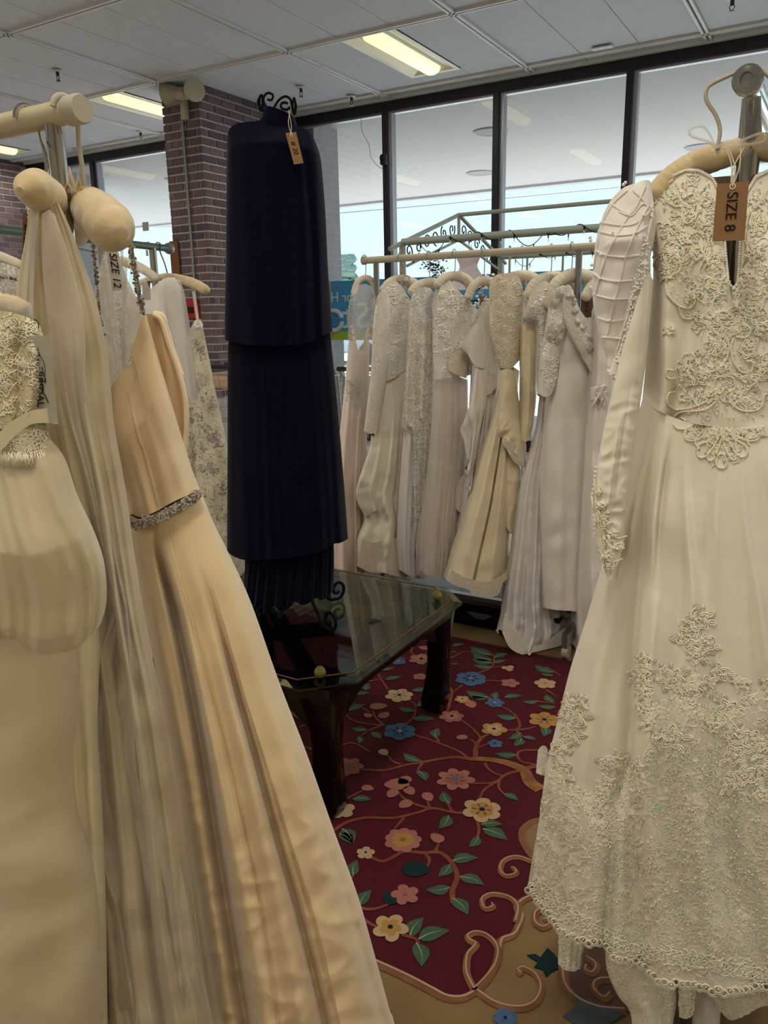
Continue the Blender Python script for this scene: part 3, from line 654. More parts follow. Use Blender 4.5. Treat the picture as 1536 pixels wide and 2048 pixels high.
stem([A(470, 575), A(380, 565), A(290, 540), A(245, 480), A(270, 420), A(330, 390)]); stem([A(470, 575), A(400, 600), A(350, 630)]); stem([A(480, 575), A(430, 530), A(415, 490)]); stem([A(600, 570), A(650, 520), A(655, 460), A(620, 430)]); stem([A(500, 370), A(460, 310), A(440, 270)]); stem([A(390, 325), A(460, 310)])
stem([A(850, 360), A(865, 390), A(840, 490)], .012, .01); stem([A(925, 345), A(865, 390)]); stem([A(1010, 280), A(1090, 240), A(1100, 180), A(1040, 135)]); stem([A(1060, 318), A(1170, 325)]); stem([A(1150, 240), A(1090, 245)]); stem([A(1100, 430), A(1040, 395)]); stem([A(1400, 370), A(1460, 410)]); stem([A(640, 130), A(635, 160), A(680, 190)]); stem([A(560, 190), A(680, 192)]); stem([A(1480, 290), A(1400, 240)]); stem([A(1330, 435), A(1450, 450)])
stem([A(985, 1070), A(900, 1075), A(870, 1060)])
# flowers
flower(A(565, 405), 25, 6, 'rug_sand', 'rug_cream', 'rug_navy', .3, petals='rug_brown'); flower(A(568, 610), 29, 6, 'rug_blue', None, 'rug_sand', .1, lobed=.2, petals='rug_navy')
flower(A(972, 310), 28, 6, 'rug_blue', None, 'rug_rose', .2, lobed=.2, petals='rug_navy'); flower(A(1108, 448), 17, 6, 'rug_blue', None, 'rug_cream', .5)
flower(A(923, 428), 14, 5, 'rug_gold', 'rug_sand', 'rug_navy'); flower(A(863, 525), 22, 6, 'rug_pink', 'rug_rose', 'rug_navy', .4, petals='rug_cream'); flower(A(1103, 598), 23, 5, 'rug_gold', 'rug_sand', 'rug_navy', .9)
flower(A(1390, 545), 28, 6, 'rug_gold', 'rug_gold', 'rug_navy', .2, petals='rug_brown'); flower(A(690, 198), 22, 6, 'rug_rose', None, 'rug_navy', .1, petals='rug_cream'); flower(A(682, 298), 13, 5, 'rug_rose', None, 'rug_stem', .6)
flower(A(270, 812), 29, 7, 'rug_pink', 'rug_pink', 'rug_blue', .3, petals='rug_stem'); flower(A(885, 882), 34, 7, 'rug_rose', 'rug_pink', 'rug_blue', .5, lobed=.45, petals='rug_stem'); flower(A(237, 1058), 25, 5, 'rug_sand', 'rug_cream', 'rug_navy', .3, lobed=.4)
flower(A(1035, 1057), 35, 6, 'rug_sand', 'rug_gold', 'rug_navy', .2, lobed=.3, petals='rug_stem'); flower(B(635, 378), 33, 9, 'rug_rose', 'rug_gold', 'rug_brown', .1, lobed=.2); flower(B(480, 432), 17, 5, 'rug_sand', 'rug_cream', 'rug_navy', .5, lobed=.4)
flower(B(583, 742), 32, 5, 'rug_sand', 'rug_gold', 'rug_navy', .9, lobed=.4); flower(B(645, 605), 26, 5, 'rug_rose', None, 'rug_pink', .2, lobed=.5); flower(A(1195, 335), 17, 5, 'rug_rose', None, 'rug_pink', .8, lobed=.4)
flower(A(1185, 250), 12, 3, 'rug_sand', None, 'rug_sand', .8, lobed=.6); flower(A(1395, 338), 20, 5, 'rug_sand', None, 'rug_gold', .4, lobed=.4); flower(A(1110, 680), 14, 5, 'rug_blue', None, 'rug_navy', .4, lobed=.4); flower(A(0, 490), 26, 7, 'rug_pink', 'rug_rose', 'rug_navy', .2)
flower(B(1060, 1120), 22, 5, 'rug_blue', None, 'rug_navy', .2); flower(A(560, 212), 14, 5, 'rug_blue', None, 'rug_cream', .2)
for q, r_, c_ in ((A(530, 912), 22, 'rug_rose'), (A(585, 895), 14, 'rug_rose'), (A(520, 970), 13, 'rug_rose'), (A(628, 955), 13, 'rug_rose'), (A(590, 1030), 14, 'rug_rose'), (A(732, 990), 13, 'rug_rose'), (A(395, 935), 11, 'rug_rose'), (A(770, 1210), 14, 'rug_rose'), (A(480, 735), 11, 'rug_sand'),
                  (A(912, 645), 10, 'rug_rose'), (A(975, 462), 13, 'rug_rose'), (A(460, 465), 15, 'rug_rose'), (A(380, 515), 9, 'rug_rose'), (A(485, 513), 12, 'rug_rose'), (A(700, 133), 11, 'rug_rose'), (A(740, 270), 9, 'rug_blue')): petal(q, r_*.8, c_, 1.5, rf.uniform(0, 6))
petal(B(705, 500), 20, 'rug_dkgreen', 1.4, .4); petal(B(600, 615), 16, 'rug_dkgreen', 1.2, .9)
# leaves
for b_, t_ in ((A(675, 780), A(590, 735)), (A(675, 835), A(715, 895)), (A(335, 640), A(335, 680)), (A(380, 600), A(290, 590)), (A(405, 615), A(460, 655)), (A(770, 645), A(790, 590)), (A(280, 490), A(375, 455)), (A(320, 400), A(400, 390)), (A(645, 540), A(770, 540)), (A(650, 495), A(560, 470)), (A(665, 465), A(770, 440)),
               (A(640, 378), A(745, 375)), (A(490, 315), A(580, 300)), (A(470, 262), A(540, 250)), (A(375, 375), A(395, 335)), (A(1085, 175), A(970, 125)), (A(1090, 205), A(980, 170)), (A(1095, 220), A(975, 195)), (A(1085, 245), A(985, 230)), (A(1105, 190), A(1190, 165)), (A(1105, 220), A(1180, 205)), (A(1070, 418), A(945, 378)), (A(1060, 425), A(975, 408)), (A(1110, 425), A(1120, 385)), (A(1165, 415), A(1265, 408)), (A(1230, 535), A(1115, 515)),
               (A(1255, 620), A(1185, 655)), (A(1270, 640), A(1345, 660)), (A(1260, 650), A(1215, 695)), (A(1390, 580), A(1385, 640)), (A(1350, 440), A(1260, 440)), (A(1440, 445), A(1400, 400)), (A(1450, 470), A(1350, 465)), (A(1230, 745), A(1110, 735)), (A(1440, 275), A(1335, 230)), (A(1440, 290), A(1365, 280)), (A(870, 125), A(940, 110)), (A(240, 1000), A(195, 955)), (A(300, 995), A(410, 1000)), (A(850, 1020), A(815, 950)), (A(845, 1090), A(790, 1165)),
               (A(240, 1165), A(300, 1250)), (A(1160, 965), A(1240, 1005)), (A(1030, 1140), A(1155, 1140)), (A(1040, 1165), A(1180, 1230)), (A(1015, 1210), A(960, 1270)), (B(840, 465), B(948, 452)), (B(830, 480), B(780, 530)), (B(870, 530), B(972, 565)), (B(830, 575), B(728, 585)), (B(840, 620), B(905, 690)), (B(430, 525), B(445, 460)), (B(455, 650), B(505, 585)), (B(665, 775), B(722, 700)), (B(700, 790), B(830, 755)), (B(690, 805), B(712, 905)), (B(370, 350), B(425, 395)), (A(860, 225), A(910, 230)), (A(860, 190), A(890, 188)), (A(860, 158), A(895, 156))): leaf(b_, t_, .74)
for s_ in range(26):   # the parts of the pattern beyond the table and behind the gowns, same motifs
    x = rf.uniform(-2.9, -1.3) if s_ % 2 else rf.uniform(-2.9, -2.0); y = rf.uniform(1.4, 2.8); q = RW @ (np.array([x, y, ZR])-CAM); p = (768+FPX*q[0]/q[2], 1024+FPX*q[1]/q[2])
    if s_ % 4 == 0: flower(p, 24, 6, rf.choice(['rug_rose', 'rug_sand', 'rug_blue']), None, 'rug_navy', rf.random(), petals='rug_navy')
    else: leaf(p, (p[0]+rf.uniform(-40, 40), p[1]+rf.uniform(-14, 14)+8), .34)
for s_ in range(9): 
    x = rf.uniform(-2.6, -1.2); y = rf.uniform(1.5, 2.7); q = RW @ (np.array([x, y, ZR])-CAM); p = (768+FPX*q[0]/q[2], 1024+FPX*q[1]/q[2])
    stem([p, (p[0]+40, p[1]+12), (p[0]+90, p[1]-8), (p[0]+130, p[1]+10)])

# ================================================================= GLASS TABLE
TX0, TX1, TY0, TY1, TZ, TC = -2.06, -1.045, 1.50, 2.40, .45, .115
tab = thing('coffee_table', 'low octagonal glass-topped table with black lacquered legs', 'table', ((TX0+TX1)/2, (TY0+TY1)/2, 0))
def octo(i): a, b, c, d = TX0+i, TX1-i, TY0+i, TY1-i; k = TC-i*.414*.4; return [(a+k, c), (b-k, c), (b, c+k), (b, d-k), (b-k, d), (a+k, d), (a, d-k), (a, c+k)]
V = [(x, y, TZ) for x, y in octo(.022)]+[(x, y, TZ-.006) for x, y in octo(0)]+[(x, y, TZ-.012) for x, y in octo(0)]
MB().add(V, [tuple(range(8)), tuple(range(23, 15, -1))]+[(i, i+8, (i+1) % 8+8, (i+1) % 8) for i in range(8)]+[(i+8, i+16, (i+1) % 8+16, (i+1) % 8+8) for i in range(8)]).build('glass_top', 'table_glass', tab)
MB().tube([(x, y, TZ+.0005) for x, y in octo(.036)], .0022, 5, closed=True).build('inlay_line', 'rug_brown', tab)
m_ = MB(); o_, i_ = octo(.03), octo(.095)
for z0, z1 in ((TZ-.055, TZ-.014),):
    for k in range(8): k2 = (k+1) % 8; m_.add([(o_[k][0], o_[k][1], z0), (o_[k2][0], o_[k2][1], z0), (i_[k2][0], i_[k2][1], z0), (i_[k][0], i_[k][1], z0), (o_[k][0], o_[k][1], z1), (o_[k2][0], o_[k2][1], z1), (i_[k2][0], i_[k2][1], z1), (i_[k][0], i_[k][1], z1)], [(0, 3, 2, 1), (4, 5, 6, 7), (0, 1, 5, 4), (2, 3, 7, 6)])
m_.build('top_frame', 'lacquer', tab)
# apron with a dropping curve towards each leg
def apron(p0, p1, inward):
    p0, p1, inward = np.array(p0), np.array(p1), np.array(inward); s = np.linspace(0, 1, 61); d_ = p1-p0; V = []
    for q in s:
        e = min(q, 1-q)*np.linalg.norm(d_); drop = .034+.10*math.exp(-(e/.13)**2)+.012*math.exp(-((e-.24)/.03)**2)
        for k in (0, 1):
            b = p0+d_*q+inward*k*.025; V += [(b[0], b[1], TZ-.055), (b[0], b[1], TZ-.055-drop)]
    F_ = []
    for i in range(60): a = i*4; F_ += [(a, a+1, a+5, a+4), (a+2, a+6, a+7, a+3), (a+1, a+3, a+7, a+5), (a, a+4, a+6, a+2)]
    MB().add(V, F_+[(0, 2, 3, 1), (240, 241, 243, 242)]).build('apron', 'lacquer', tab)
q = .078
apron((TX0+q, TY0+q), (TX1-q, TY0+q), (0, 1)); apron((TX0+q, TY1-q), (TX1-q, TY1-q), (0, -1)); apron((TX0+q, TY0+q), (TX0+q, TY1-q), (1, 0)); apron((TX1-q, TY0+q), (TX1-q, TY1-q), (-1, 0))
for sx, sy in ((1, -1), (1, 1), (-1, -1), (-1, 1)):
    cx_ = TX1-.105 if sx > 0 else TX0+.105; cy_ = TY0+.105 if sy < 0 else TY1-.105; V = []; prof = [(.0, .070, -.004), (.012, .084, -.004), (.05, .088, -.002), (.10, .078, .002), (.17, .072, .006), (.24, .074, .008), (.30, .086, .006), (.345, .108, .0), (.38, .126, -.004), (.412, .130, -.006)]
    P = catmull(np.array(prof), 26); k = 16; a = np.arange(k)*2*PI/k
    for z_, w_, of in P:
        sq = 1/np.maximum(np.abs(np.cos(a))**5+np.abs(np.sin(a))**5, 1e-9)**.2
        for t, g in zip(a, sq): V.append((cx_+sx*of+w_/2*g*math.cos(t), cy_+sy*of+w_/2*g*math.sin(t), z_+ZR+.0065))
    n = len(P); F_ = [(i*k+j, i*k+(j+1) % k, (i+1)*k+(j+1) % k, (i+1)*k+j) for i in range(n-1) for j in range(k)]+[tuple(range(k-1, -1, -1)), tuple((n-1)*k+j for j in range(k))]
    MB().add(V, F_).build('leg', 'lacquer', tab, True)
m_ = MB()
for a, b in (((TX0+.12, TY0+.12), (TX1-.12, TY1-.12)), ((TX0+.12, TY1-.12), (TX1-.12, TY0+.12))):
    a = np.array([*a, .36]); b = np.array([*b, .36]); d_ = (b-a)/np.linalg.norm(b-a); e_ = np.array([-d_[1], d_[0], 0]); m_.box((a+b)/2, (np.linalg.norm(b-a), .055, .03), ax=[d_, e_, [0, 0, 1]])
m_.build('cross_brace', 'lacquer', tab)
for (x, y), l in (((640, 1345), 'small yellow-green glass ball on the near corner of the glass table'), ((874, 1192), 'small yellow-green glass ball on the far corner of the glass table')):
    p = PZ(x, y, TZ+.016); t = thing('glass_ball', l, 'ornament', (p[0], p[1], TZ), 'glass balls on the table')
    MB().ball(p, .0165, 20, 12).build('ball', 'gold_glass', t, True); a = np.linspace(0, 2*PI, 17)[:-1]; MB().tube(np.stack([p[0]+.008*np.cos(a), p[1]+.008*np.sin(a), 0*a+p[2]+.0145], 1), .0014, 5, closed=True).build('rim', 'gold_glass', t, True)

# ================================================================= low lacquered platform under the far rack
pf = thing('low_chest', 'low black lacquered chest painted with grey leaves under the far dress rack', 'chest', (-1.6, 3.35, 0))
MB().span((-2.5, 3.08, .0165), (-.98, 3.75, .105)).build('body', 'lacquer', pf, bevel=.006)
MB().span((-2.53, 3.06, .0145), (-.95, 3.78, .028)).build('plinth', 'lacquer', pf, bevel=.004)
MB().span((-2.54, 3.05, .105), (-.94, 3.79, .125)).build('top', 'lacquer', pf, bevel=.005)
for i in range(5):
    x = -1.32-.27*i; r_ = random.Random(i); a = np.linspace(0, 2*PI, 15)[:-1]; V = [(x+(.05+.02*math.sin(3*t+i))*math.cos(t), 3.078, .062+(.02+.006*math.cos(2*t))*math.sin(t)) for t in a]
    mesh_obj('painted_leaf', V, [tuple(range(14))], 'lacquer_grey', pf, smooth=False)
# ================================================================= RACKS
def spiral(c, r0, r1, turns, ax, az, n=30, a0=0.0, sgn=1):
    t = np.linspace(0, 1, n); r_ = r0+(r1-r0)*t; a = a0+sgn*turns*2*PI*t
    return np.array(c)+np.outer(r_*np.cos(a), ax)+np.outer(r_*np.sin(a), az)
XA, YA, ZA = np.array([1., 0, 0]), np.array([0, 1., 0]), np.array([0, 0, 1.])
def hook(m_, p, z_rail, r=.0025, side=(1, 0), rr=.022, mi=0, rc=None):
    """wire hook from p (top of hanger) up and over a rail whose centre height is z_rail"""
    s_ = np.array([side[0], side[1], 0.]); top = np.array([p[0], p[1], z_rail]) if rc is None else np.array(rc); rr = rr if rc is None else .0165; a = np.linspace(-.35*PI, 1.1*PI, 14)
    arc = top+np.outer(rr*np.cos(a), s_)+np.outer(rr*np.sin(a), ZA)
    P = np.vstack([np.array(p)[None], (np.array(p)*.5+arc[0]*.5)[None]+s_*.003, arc]); m_.tube(catmull(P, 34), r, 6)
# left cream rail
rk = thing('garment_rack', 'cream rail on a chrome post at the left, with round end cap', 'rack', (-.99, .80, 0))
MB().cyl((-3.2, .80, 1.683), (-.945, .80, 1.683), .0165, 24).build('rail', 'cream_paint', rk, True)
a = np.linspace(0, 2*PI, 25)[:-1]
MB().tube([(-.965, .80, 1.683), (-.962, .80, 1.683), (-.942, .80, 1.683), (-.938, .80, 1.683)], [.0165, .0195, .0195, .0175], 24).build('end_cap', 'cream_plastic', rk, True)
MB().cyl((-1.0, .80, 0.03), (-1.0, .80, 1.67), .0125, 20).build('post', 'chrome', rk, True); MB().cyl((-3.1, .80, 0.03), (-3.1, .80, 1.67), .0125, 16).build('post', 'chrome', rk, True)
MB().span((-3.15, .785, .01), (-.97, .815, .035)).build('base_bar', 'steel', rk)
# right chrome rack
RO = (-.163, 1.32); CZ = 1.714
rk = thing('garment_rack', 'chrome rail with a disc end cap above the beaded gown at the right', 'rack', (-.163, 1.36, 0))
MB().tube([(-.163, 1.34, CZ), (-.163, 2.9, CZ)], .0165, 24).build('rail', 'chrome', rk, True)
MB().tube([(-.163, 1.305, CZ), (-.163, 1.309, CZ), (-.163, 1.325, CZ), (-.163, 1.335, CZ), (-.163, 1.342, CZ)], [.016, .0205, .0205, .019, .0168], 28).build('end_cap', 'steel', rk, True)
MB().tube(np.array([(-.163+.0095*math.cos(t), 1.3035, CZ+.0095*math.sin(t)) for t in a]), .001, 5, closed=True).build('cap_ring', 'steel', rk, True)
MB().tube([(-.160, 1.372, .03), (-.160, 1.372, 1.65), (-.163, 1.372, CZ-.01)], [.0165, .0165, .013], 24).build('post', 'chrome', rk, True)
MB().cyl((-.163, 2.85, .03), (-.163, 2.85, CZ), .0165, 16).build('post', 'chrome', rk, True)
MB().span((-.18, 1.36, .014), (-.146, 2.87, .04)).build('base_bar', 'steel', rk)
# far rack
rk = thing('garment_rack', 'long pale rail on two thin posts carrying the row of wedding gowns', 'rack', (-1.2, 3.1, 0))
MB().cyl((-1.905, 3.10, 1.642), (.6, 3.10, 1.642), .015, 20).build('rail', 'cream_plastic', rk, True)
MB().cyl((-1.915, 3.10, 1.642), (-1.90, 3.10, 1.642), .0185, 20).build('end_cap', 'cream_plastic', rk, True)
for x in (PY(753, 560, 3.1)[0], PY(1157, 540, 3.1)[0], .4): MB().cyl((x, 3.10, .13), (x, 3.10, 1.64), .013, 14).build('post', 'steel', rk, True)
MB().span((-1.9, 3.085, .126), (.55, 3.115, .15)).build('base_bar', 'steel', rk)
p = PZ(1131, 1310, .03)
for y in (2.93, 3.27): 
    MB().cyl((p[0]-.012, y, .045), (p[0]+.012, y, .045), .032, 18).build('caster', 'cream_plastic', rk, True)
MB().span((p[0]-.012, 2.9, .07), (p[0]+.012, 3.3, .128)).build('foot_bar', 'steel', rk)
# second rack, left middle
RA, RB = np.array([-2.02, .85, 1.66]), np.array([-2.228, 2.234, 1.66])
rk = thing('garment_rack', 'chrome rail behind the champagne gown, its knob end in front of the pilaster', 'rack', (-2.13, 1.6, 0))
MB().cyl(RA, RB, .0125, 18).build('rail', 'chrome_green_reflection', rk, True); MB().ball(RB, .021, 16, 10, squash=1).build('end_knob', 'steel', rk, True)  # greenish reflection on the chrome rail is put into its base colour
for s_ in (.06, .93): q = RA+(RB-RA)*s_; MB().cyl((q[0], q[1], .03), (q[0], q[1], 1.655), .0135, 16).build('post', 'chrome', rk, True)
MB().tube([(RA[0], RA[1], .03), (RB[0], RB[1], .03)], .018, 10).build('base_bar', 'steel', rk)

def rail4(Y): return RA+(RB-RA)*((Y-RA[1])/(RB[1]-RA[1]))
# ================================================================= GAZEBO with scrollwork and string lights
gz = thing('gazebo_frame', 'pale metal gazebo frame with scrolled gable by the window', 'gazebo', (-1.4, 5.3, 0))
E0, AP, E1_ = np.array([-2.5, 4.53, 1.85]), np.array([-2.5, 5.37, 2.09]), np.array([-2.5, 6.16, 1.84]); XE = .6
bt = lambda P, r_, nm='bar': MB().tube(P, r_, 8).build(nm, 'gazebo_paint', gz, True)
bt([E0, (XE, 4.53, 1.85)], .022, 'eave_beam'); bt([E1_, (XE, 6.16, 1.84)], .018, 'eave_beam'); bt([AP, (XE, 5.37, 2.09)], .014, 'ridge_beam')
for X in (-2.5, XE):
    o = np.array([X+2.5, 0, 0]); bt([E0+o+(0, -.16, -.05), AP+o], .015, 'rafter'); bt([AP+o, E1_+o+(0, .12, -.04)], .013, 'rafter')
    bt([E0+o+(0, .06, -.14), AP+o-(0, 0, .17), E1_+o+(0, 0, -.1)], .010, 'lower_rafter'); bt([AP+o, AP+o-(0, 0, .17)], .012, 'king_post')
    bt([(X, 4.53, 0), E0+o], .022, 'post'); bt([(X, 6.16, 0), E1_+o], .020, 'post')
m_ = MB()
for (s0, P0, P1) in ((0, E0, AP), (1, AP, E1_)):
    for k in range(6):
        q = P0+(P1-P0)*((k+.7)/6.6)-(0, 0, .075); MB().tube(spiral(q, .008, .052, 1.3, YA, ZA, 22, k, 1 if k % 2 else -1), .0045, 5).build('scroll', 'iron_black', gz, True)
for x in (-2.27, -1.98, -1.55, -1.1, -.6): bt([(x, 6.16, 1.83), (x, 6.16, .02)], .009, 'trellis_bar')
bt([(-2.12, 5.4, 1.86), (-2.12, 5.4, .02)], .009, 'trellis_bar')
for nm, (a0, b0), lab in (('string_light', ((-2.45, 4.53, 1.85), (.5, 4.53, 1.85)), 'fairy-light wire wound along the front beam of the gazebo'), ('string_light', ((-2.45, 6.16, 1.84), (.5, 6.16, 1.84)), 'fairy-light wire wound along the rear beam of the gazebo')):
    t = thing(nm, lab, 'light', a0, 'fairy lights on the gazebo'); s_ = np.linspace(0, 1, 260); a0, b0 = np.array(a0), np.array(b0)
    sag = .05*np.abs(np.sin(s_*PI*9))**1.4; P = a0+np.outer(s_, b0-a0)+np.stack([0*s_, .026*np.cos(s_*90), .026*np.sin(s_*90)-sag*(np.sin(s_*PI*9+.4) > 0)], 1)
    MB().tube(P, .0028, 4).build('wire', 'iron_black', t, True); m_ = MB(); m2 = MB()
    for k in range(8, 250, 9): sk = MB().tube([P[k], P[k]-(0, 0, .022)], .004, 5).build('socket', 'iron_black', t, True); MB().tube([P[k]-(0, 0, .022), P[k]-(0, 0, .045)], [.004, .0012], 5).build('bulb', 'bulb_clear', t, True)
# flower branch behind the gowns, little pink dress on the trellis
fl = thing('flower_spray', 'spray of small white blossoms on dark stems behind the far rack', 'plant', PY(900, 620, 3.75)*[1, 1, 0]); R_ = random.Random(4); m_ = MB(); lf = MB(); wf = MB(); base = PY(915, 640, 3.86)
for k in range(26):
    tx, ty = R_.choice([(R_.uniform(838, 895), R_.uniform(515, 570)), (R_.uniform(955, 985), R_.uniform(560, 610))]); e = PY(tx, ty, 3.75+R_.uniform(-.08, .08)); mid = (base+e)/2+np.array([0, 0, .04]); m_.tube(catmull([base, mid, e], 10), .0018, 4)
    for j in range(7):
        q = e+np.array([R_.uniform(-.03, .03), R_.uniform(-.03, .03), R_.uniform(-.03, .03)])
        if tx > 950 or j > 4: wf.ball(q, R_.uniform(.006, .011), 6, 4, squash=.7)
        else: lf.ball(q, R_.uniform(.006, .010), 6, 3, squash=.5)
m_.tube([base, (base[0], 3.95, .1)], .006, 6); m_.build('stems', 'iron_black', fl, True); meta(lf.build('leaves', 'rug_dkgreen', fl), kind='stuff'); meta(wf.build('blossoms', 'white_petal', fl), kind='stuff')
MB().tube([(base[0], 3.95, .0), (base[0], 3.95, .18)], [.08, .1], 20).build('pot', 'iron_black', fl, True)
pk = thing('child_dress', 'tiny pale pink dress hanging in front of the window', 'dress', PY(937, 520, 6.05)); c = PY(937, 502, 6.05); V = []; rows_ = [(0, .025), (.03, .075), (.05, .10), (.12, .075), (.20, .12), (.30, .17)]
P = catmull(np.array(rows_), 18)
for dz, hw in P:
    for t in np.linspace(0, 2*PI, 25)[:-1]: V.append((c[0]+hw*math.cos(t)*(1+.05*math.cos(8*t)), 6.05+hw*.5*math.sin(t), c[2]-dz))
MB().add(V, [(i*24+j, i*24+(j+1) % 24, (i+1)*24+(j+1) % 24, (i+1)*24+j) for i in range(17) for j in range(24)]).build('dress_body', 'pink_cloth', pk, True)
MB().tube([c, (c[0], 6.1, c[2]+.05), (c[0], 6.15, 1.85)], .003, 5).build('hanging_loop', 'string', pk)

# ================================================================= SHOPPING CARTS
def cart():
    t = thing('shopping_cart', 'x', 'cart', (0, 0, 0), 'shopping carts by the window'); wv = MB(); W0, W1, L_ = .26, .21, .85
    c4 = lambda z_, w0, w1, y0, y1: [(-w0, y0, z_), (w0, y0, z_), (w1, y1, z_), (-w1, y1, z_)]
    top = c4(.95, W0, W1, 0, L_); bot = c4(.55, W0*.85, W1*.85, .06, L_-.1)
    fr = MB(); fr.tube(top+[top[0]], .006, 6); fr.tube(bot+[bot[0]], .005, 6)
    for z_ in (.65, .75, .85):
        k = (z_-.55)/.4; Q = [np.array(bot[i])*(1-k)+np.array(top[i])*k for i in range(4)]; wv.tube(Q+[Q[0]], .0022, 4)
    for i in range(4):
        a0, a1 = np.array(top[i]), np.array(top[(i+1) % 4]); b0, b1 = np.array(bot[i]), np.array(bot[(i+1) % 4]); n = 9 if i % 2 else 6
        for k in range(1, n): wv.tube([a0+(a1-a0)*k/n, b0+(b1-b0)*k/n], .0022, 4)
    for k in range(1, 8): wv.tube([np.array(bot[0])+(np.array(bot[1])-bot[0])*k/8, np.array(bot[3])+(np.array(bot[2])-bot[3])*k/8], .0022, 4)
    for s_ in (-1, 1): fr.tube([(s_*.25, -.07, 1.02), (s_*.25, 0, .93), (s_*.24, .05, .5), (s_*.24, .02, .14)], .012, 8); fr.tube([(s_*.24, .02, .16), (s_*.2, .75, .16), (s_*.17, .7, .5)], .011, 8)
    fr.build('frame', 'steel', t, True); wv.build('basket', 'steel', t, True)
    MB().tube([(-.26, -.08, 1.02), (.26, -.08, 1.02)], .017, 12).build('handle', 'cart_handle', t, True); MB().box((0, .035, .9), (.36, .012, .13)).build('seat_flap', 'cart_tan', t)
    for sx, y in ((-.24, .03), (.24, .03), (-.18, .72), (.18, .72)): MB().cyl((sx-.013, y, .06), (sx+.013, y, .06), .06, 16).build('wheel', 'black_plastic', t, True)
    return t
c0 = cart(); pos = [(-4.45, 5.0, .12), (-3.75, 4.95, -.06), (-3.05, 5.05, .08), (-4.40, 5.32, .12), (-3.76, 5.27, -.06)]
labs = ['shopping cart with a tan seat flap just left of the navy dress', 'shopping cart hidden behind the navy dress, front one of its pair', 'shopping cart just right of the navy dress, nearest the far rack', 'shopping cart nested into the one left of the navy dress', 'shopping cart nested into the one behind the navy dress']
for i, (x, y, a_) in enumerate(pos):
    if i == 0: c0.location = (x, y, 0); c0.rotation_euler.z = a_; c0['label'] = labs[0]
    else: copy_tree(c0, (x, y, 0), labs[i], a_)

# ================================================================= SMALL FITTINGS
for i, ((x, y), l) in enumerate((((115, 145), 'brass-dark sprinkler head in the ceiling above the left rail'), ((602, 178), 'sprinkler head in the ceiling just right of the navy dress top'), ((703, 196), 'sprinkler head at the ceiling edge over the window header'), ((281, 266), 'sprinkler head nearest the brick pilaster on its left'), ((1465, 2), 'sprinkler head cut by the top edge of the photo at the right'))):
    p = PZ(x, y, HC-.03); t = thing('sprinkler', l, 'sprinkler', (p[0], p[1], HC), 'ceiling sprinkler heads')
    MB().tube([(p[0], p[1], HC-.014), (p[0], p[1], HC-.022), (p[0], p[1], HC-.026)], [.045, .042, .02], 20).build('escutcheon', 'tee_white', t, True)
    MB().tube([(p[0], p[1], HC-.02), (p[0], p[1], HC-.055), (p[0], p[1], HC-.06)], [.016, .014, .009], 12).build('body', 'sprinkler_metal', t, True)
    m_ = MB(); 
    for s_ in (-1, 1): m_.tube([(p[0]+s_*.013, p[1], HC-.055), (p[0]+s_*.017, p[1], HC-.075), (p[0], p[1], HC-.095)], .0035, 6)
    m_.build('frame_arms', 'sprinkler_metal', t, True); MB().cyl((p[0], p[1], HC-.095), (p[0], p[1], HC-.099), .019, 14).build('deflector', 'sprinkler_metal', t, True)
p = PZ(1205, 96, HC-.02); t = thing('ceiling_sensor', 'small white rectangular plate in the ceiling panel above the window', 'sensor', (p[0], p[1], HC-.013)); MB().box((p[0], p[1], HC-.018), (.17, .07, .012)).build('plate', 'tee_white', t, bevel=.003)
for dx in (-.03, .02): MB().cyl((p[0]+dx, p[1], HC-.026), (p[0]+dx, p[1], HC-.022), .009, 10).build('lens', 'steel', t)
# horn speakers and conduit on the pilaster
yh = CY0; t = thing('horn_speaker', 'pair of cream horn loudspeakers bracketed to the top of the brick pilaster', 'speaker', (-5.8, CY0, 3.4))
def horn(c, d_, r_=.11):
    c, d_ = np.array(c), np.array(d_)/np.linalg.norm(d_); ts = [(0, .035), (.03, .04), (.07, .055), (.12, .075), (.17, .10), (.19, r_), (.195, r_+.004), (.185, r_-.006), (.10, .05), (.05, .02)]
    MB().tube([c+d_*a_ for a_, _ in ts], [b for _, b in ts], 20).build('horn', 'cream_plastic', t, True)
p = PY(372, 188, CY0-.12); horn((p[0]+.02, CY0-.14, p[2]), (.75, -.3, -.05), .095); MB().cyl((p[0]-.09, CY0-.12, p[2]+.01), (p[0]+.03, CY0-.14, p[2]), .055, 18).build('driver', 'cream_plastic', t, True)
p = PY(341, 188, CY0-.12); horn((p[0]+.16, CY0-.12, p[2]), (-1, -.15, .02), .10)
MB().box((-5.72, CY0-.03, 3.36), (.05, .06, .20)).build('bracket', 'cream_plastic', t); MB().box((-5.80, CY0-.07, 3.42), (.14, .10, .03)).build('bracket', 'cream_plastic', t)
t = thing('conduit', 'grey metal conduit running down the front of the brick pilaster', 'pipe', (-5.775, CY0-.02, .05)); MB().tube([(-5.775, CY0-.016, .05), (-5.775, CY0-.016, 3.36)], .0125, 12).build('pipe', 'wire_grey', t, True)
for z_ in (.9, 1.7, 2.5, 3.2): MB().box((-5.775, CY0-.006, z_), (.07, .008, .018)).build('clamp', 'wire_grey', t)
p = PY(386, 618, CY0-.03); t = thing('fire_alarm_pull', 'red fire alarm box on the brick pilaster', 'alarm', (p[0], CY0, p[2]-.09)); MB().box((p[0], CY0-.028, p[2]), (.135, .05, .19)).build('housing', 'alarm_red', t, bevel=.008)
MB().box((p[0]-.01, CY0-.058, p[2]-.01), (.07, .012, .06)).build('pull_handle', 'lacquer', t, bevel=.003)
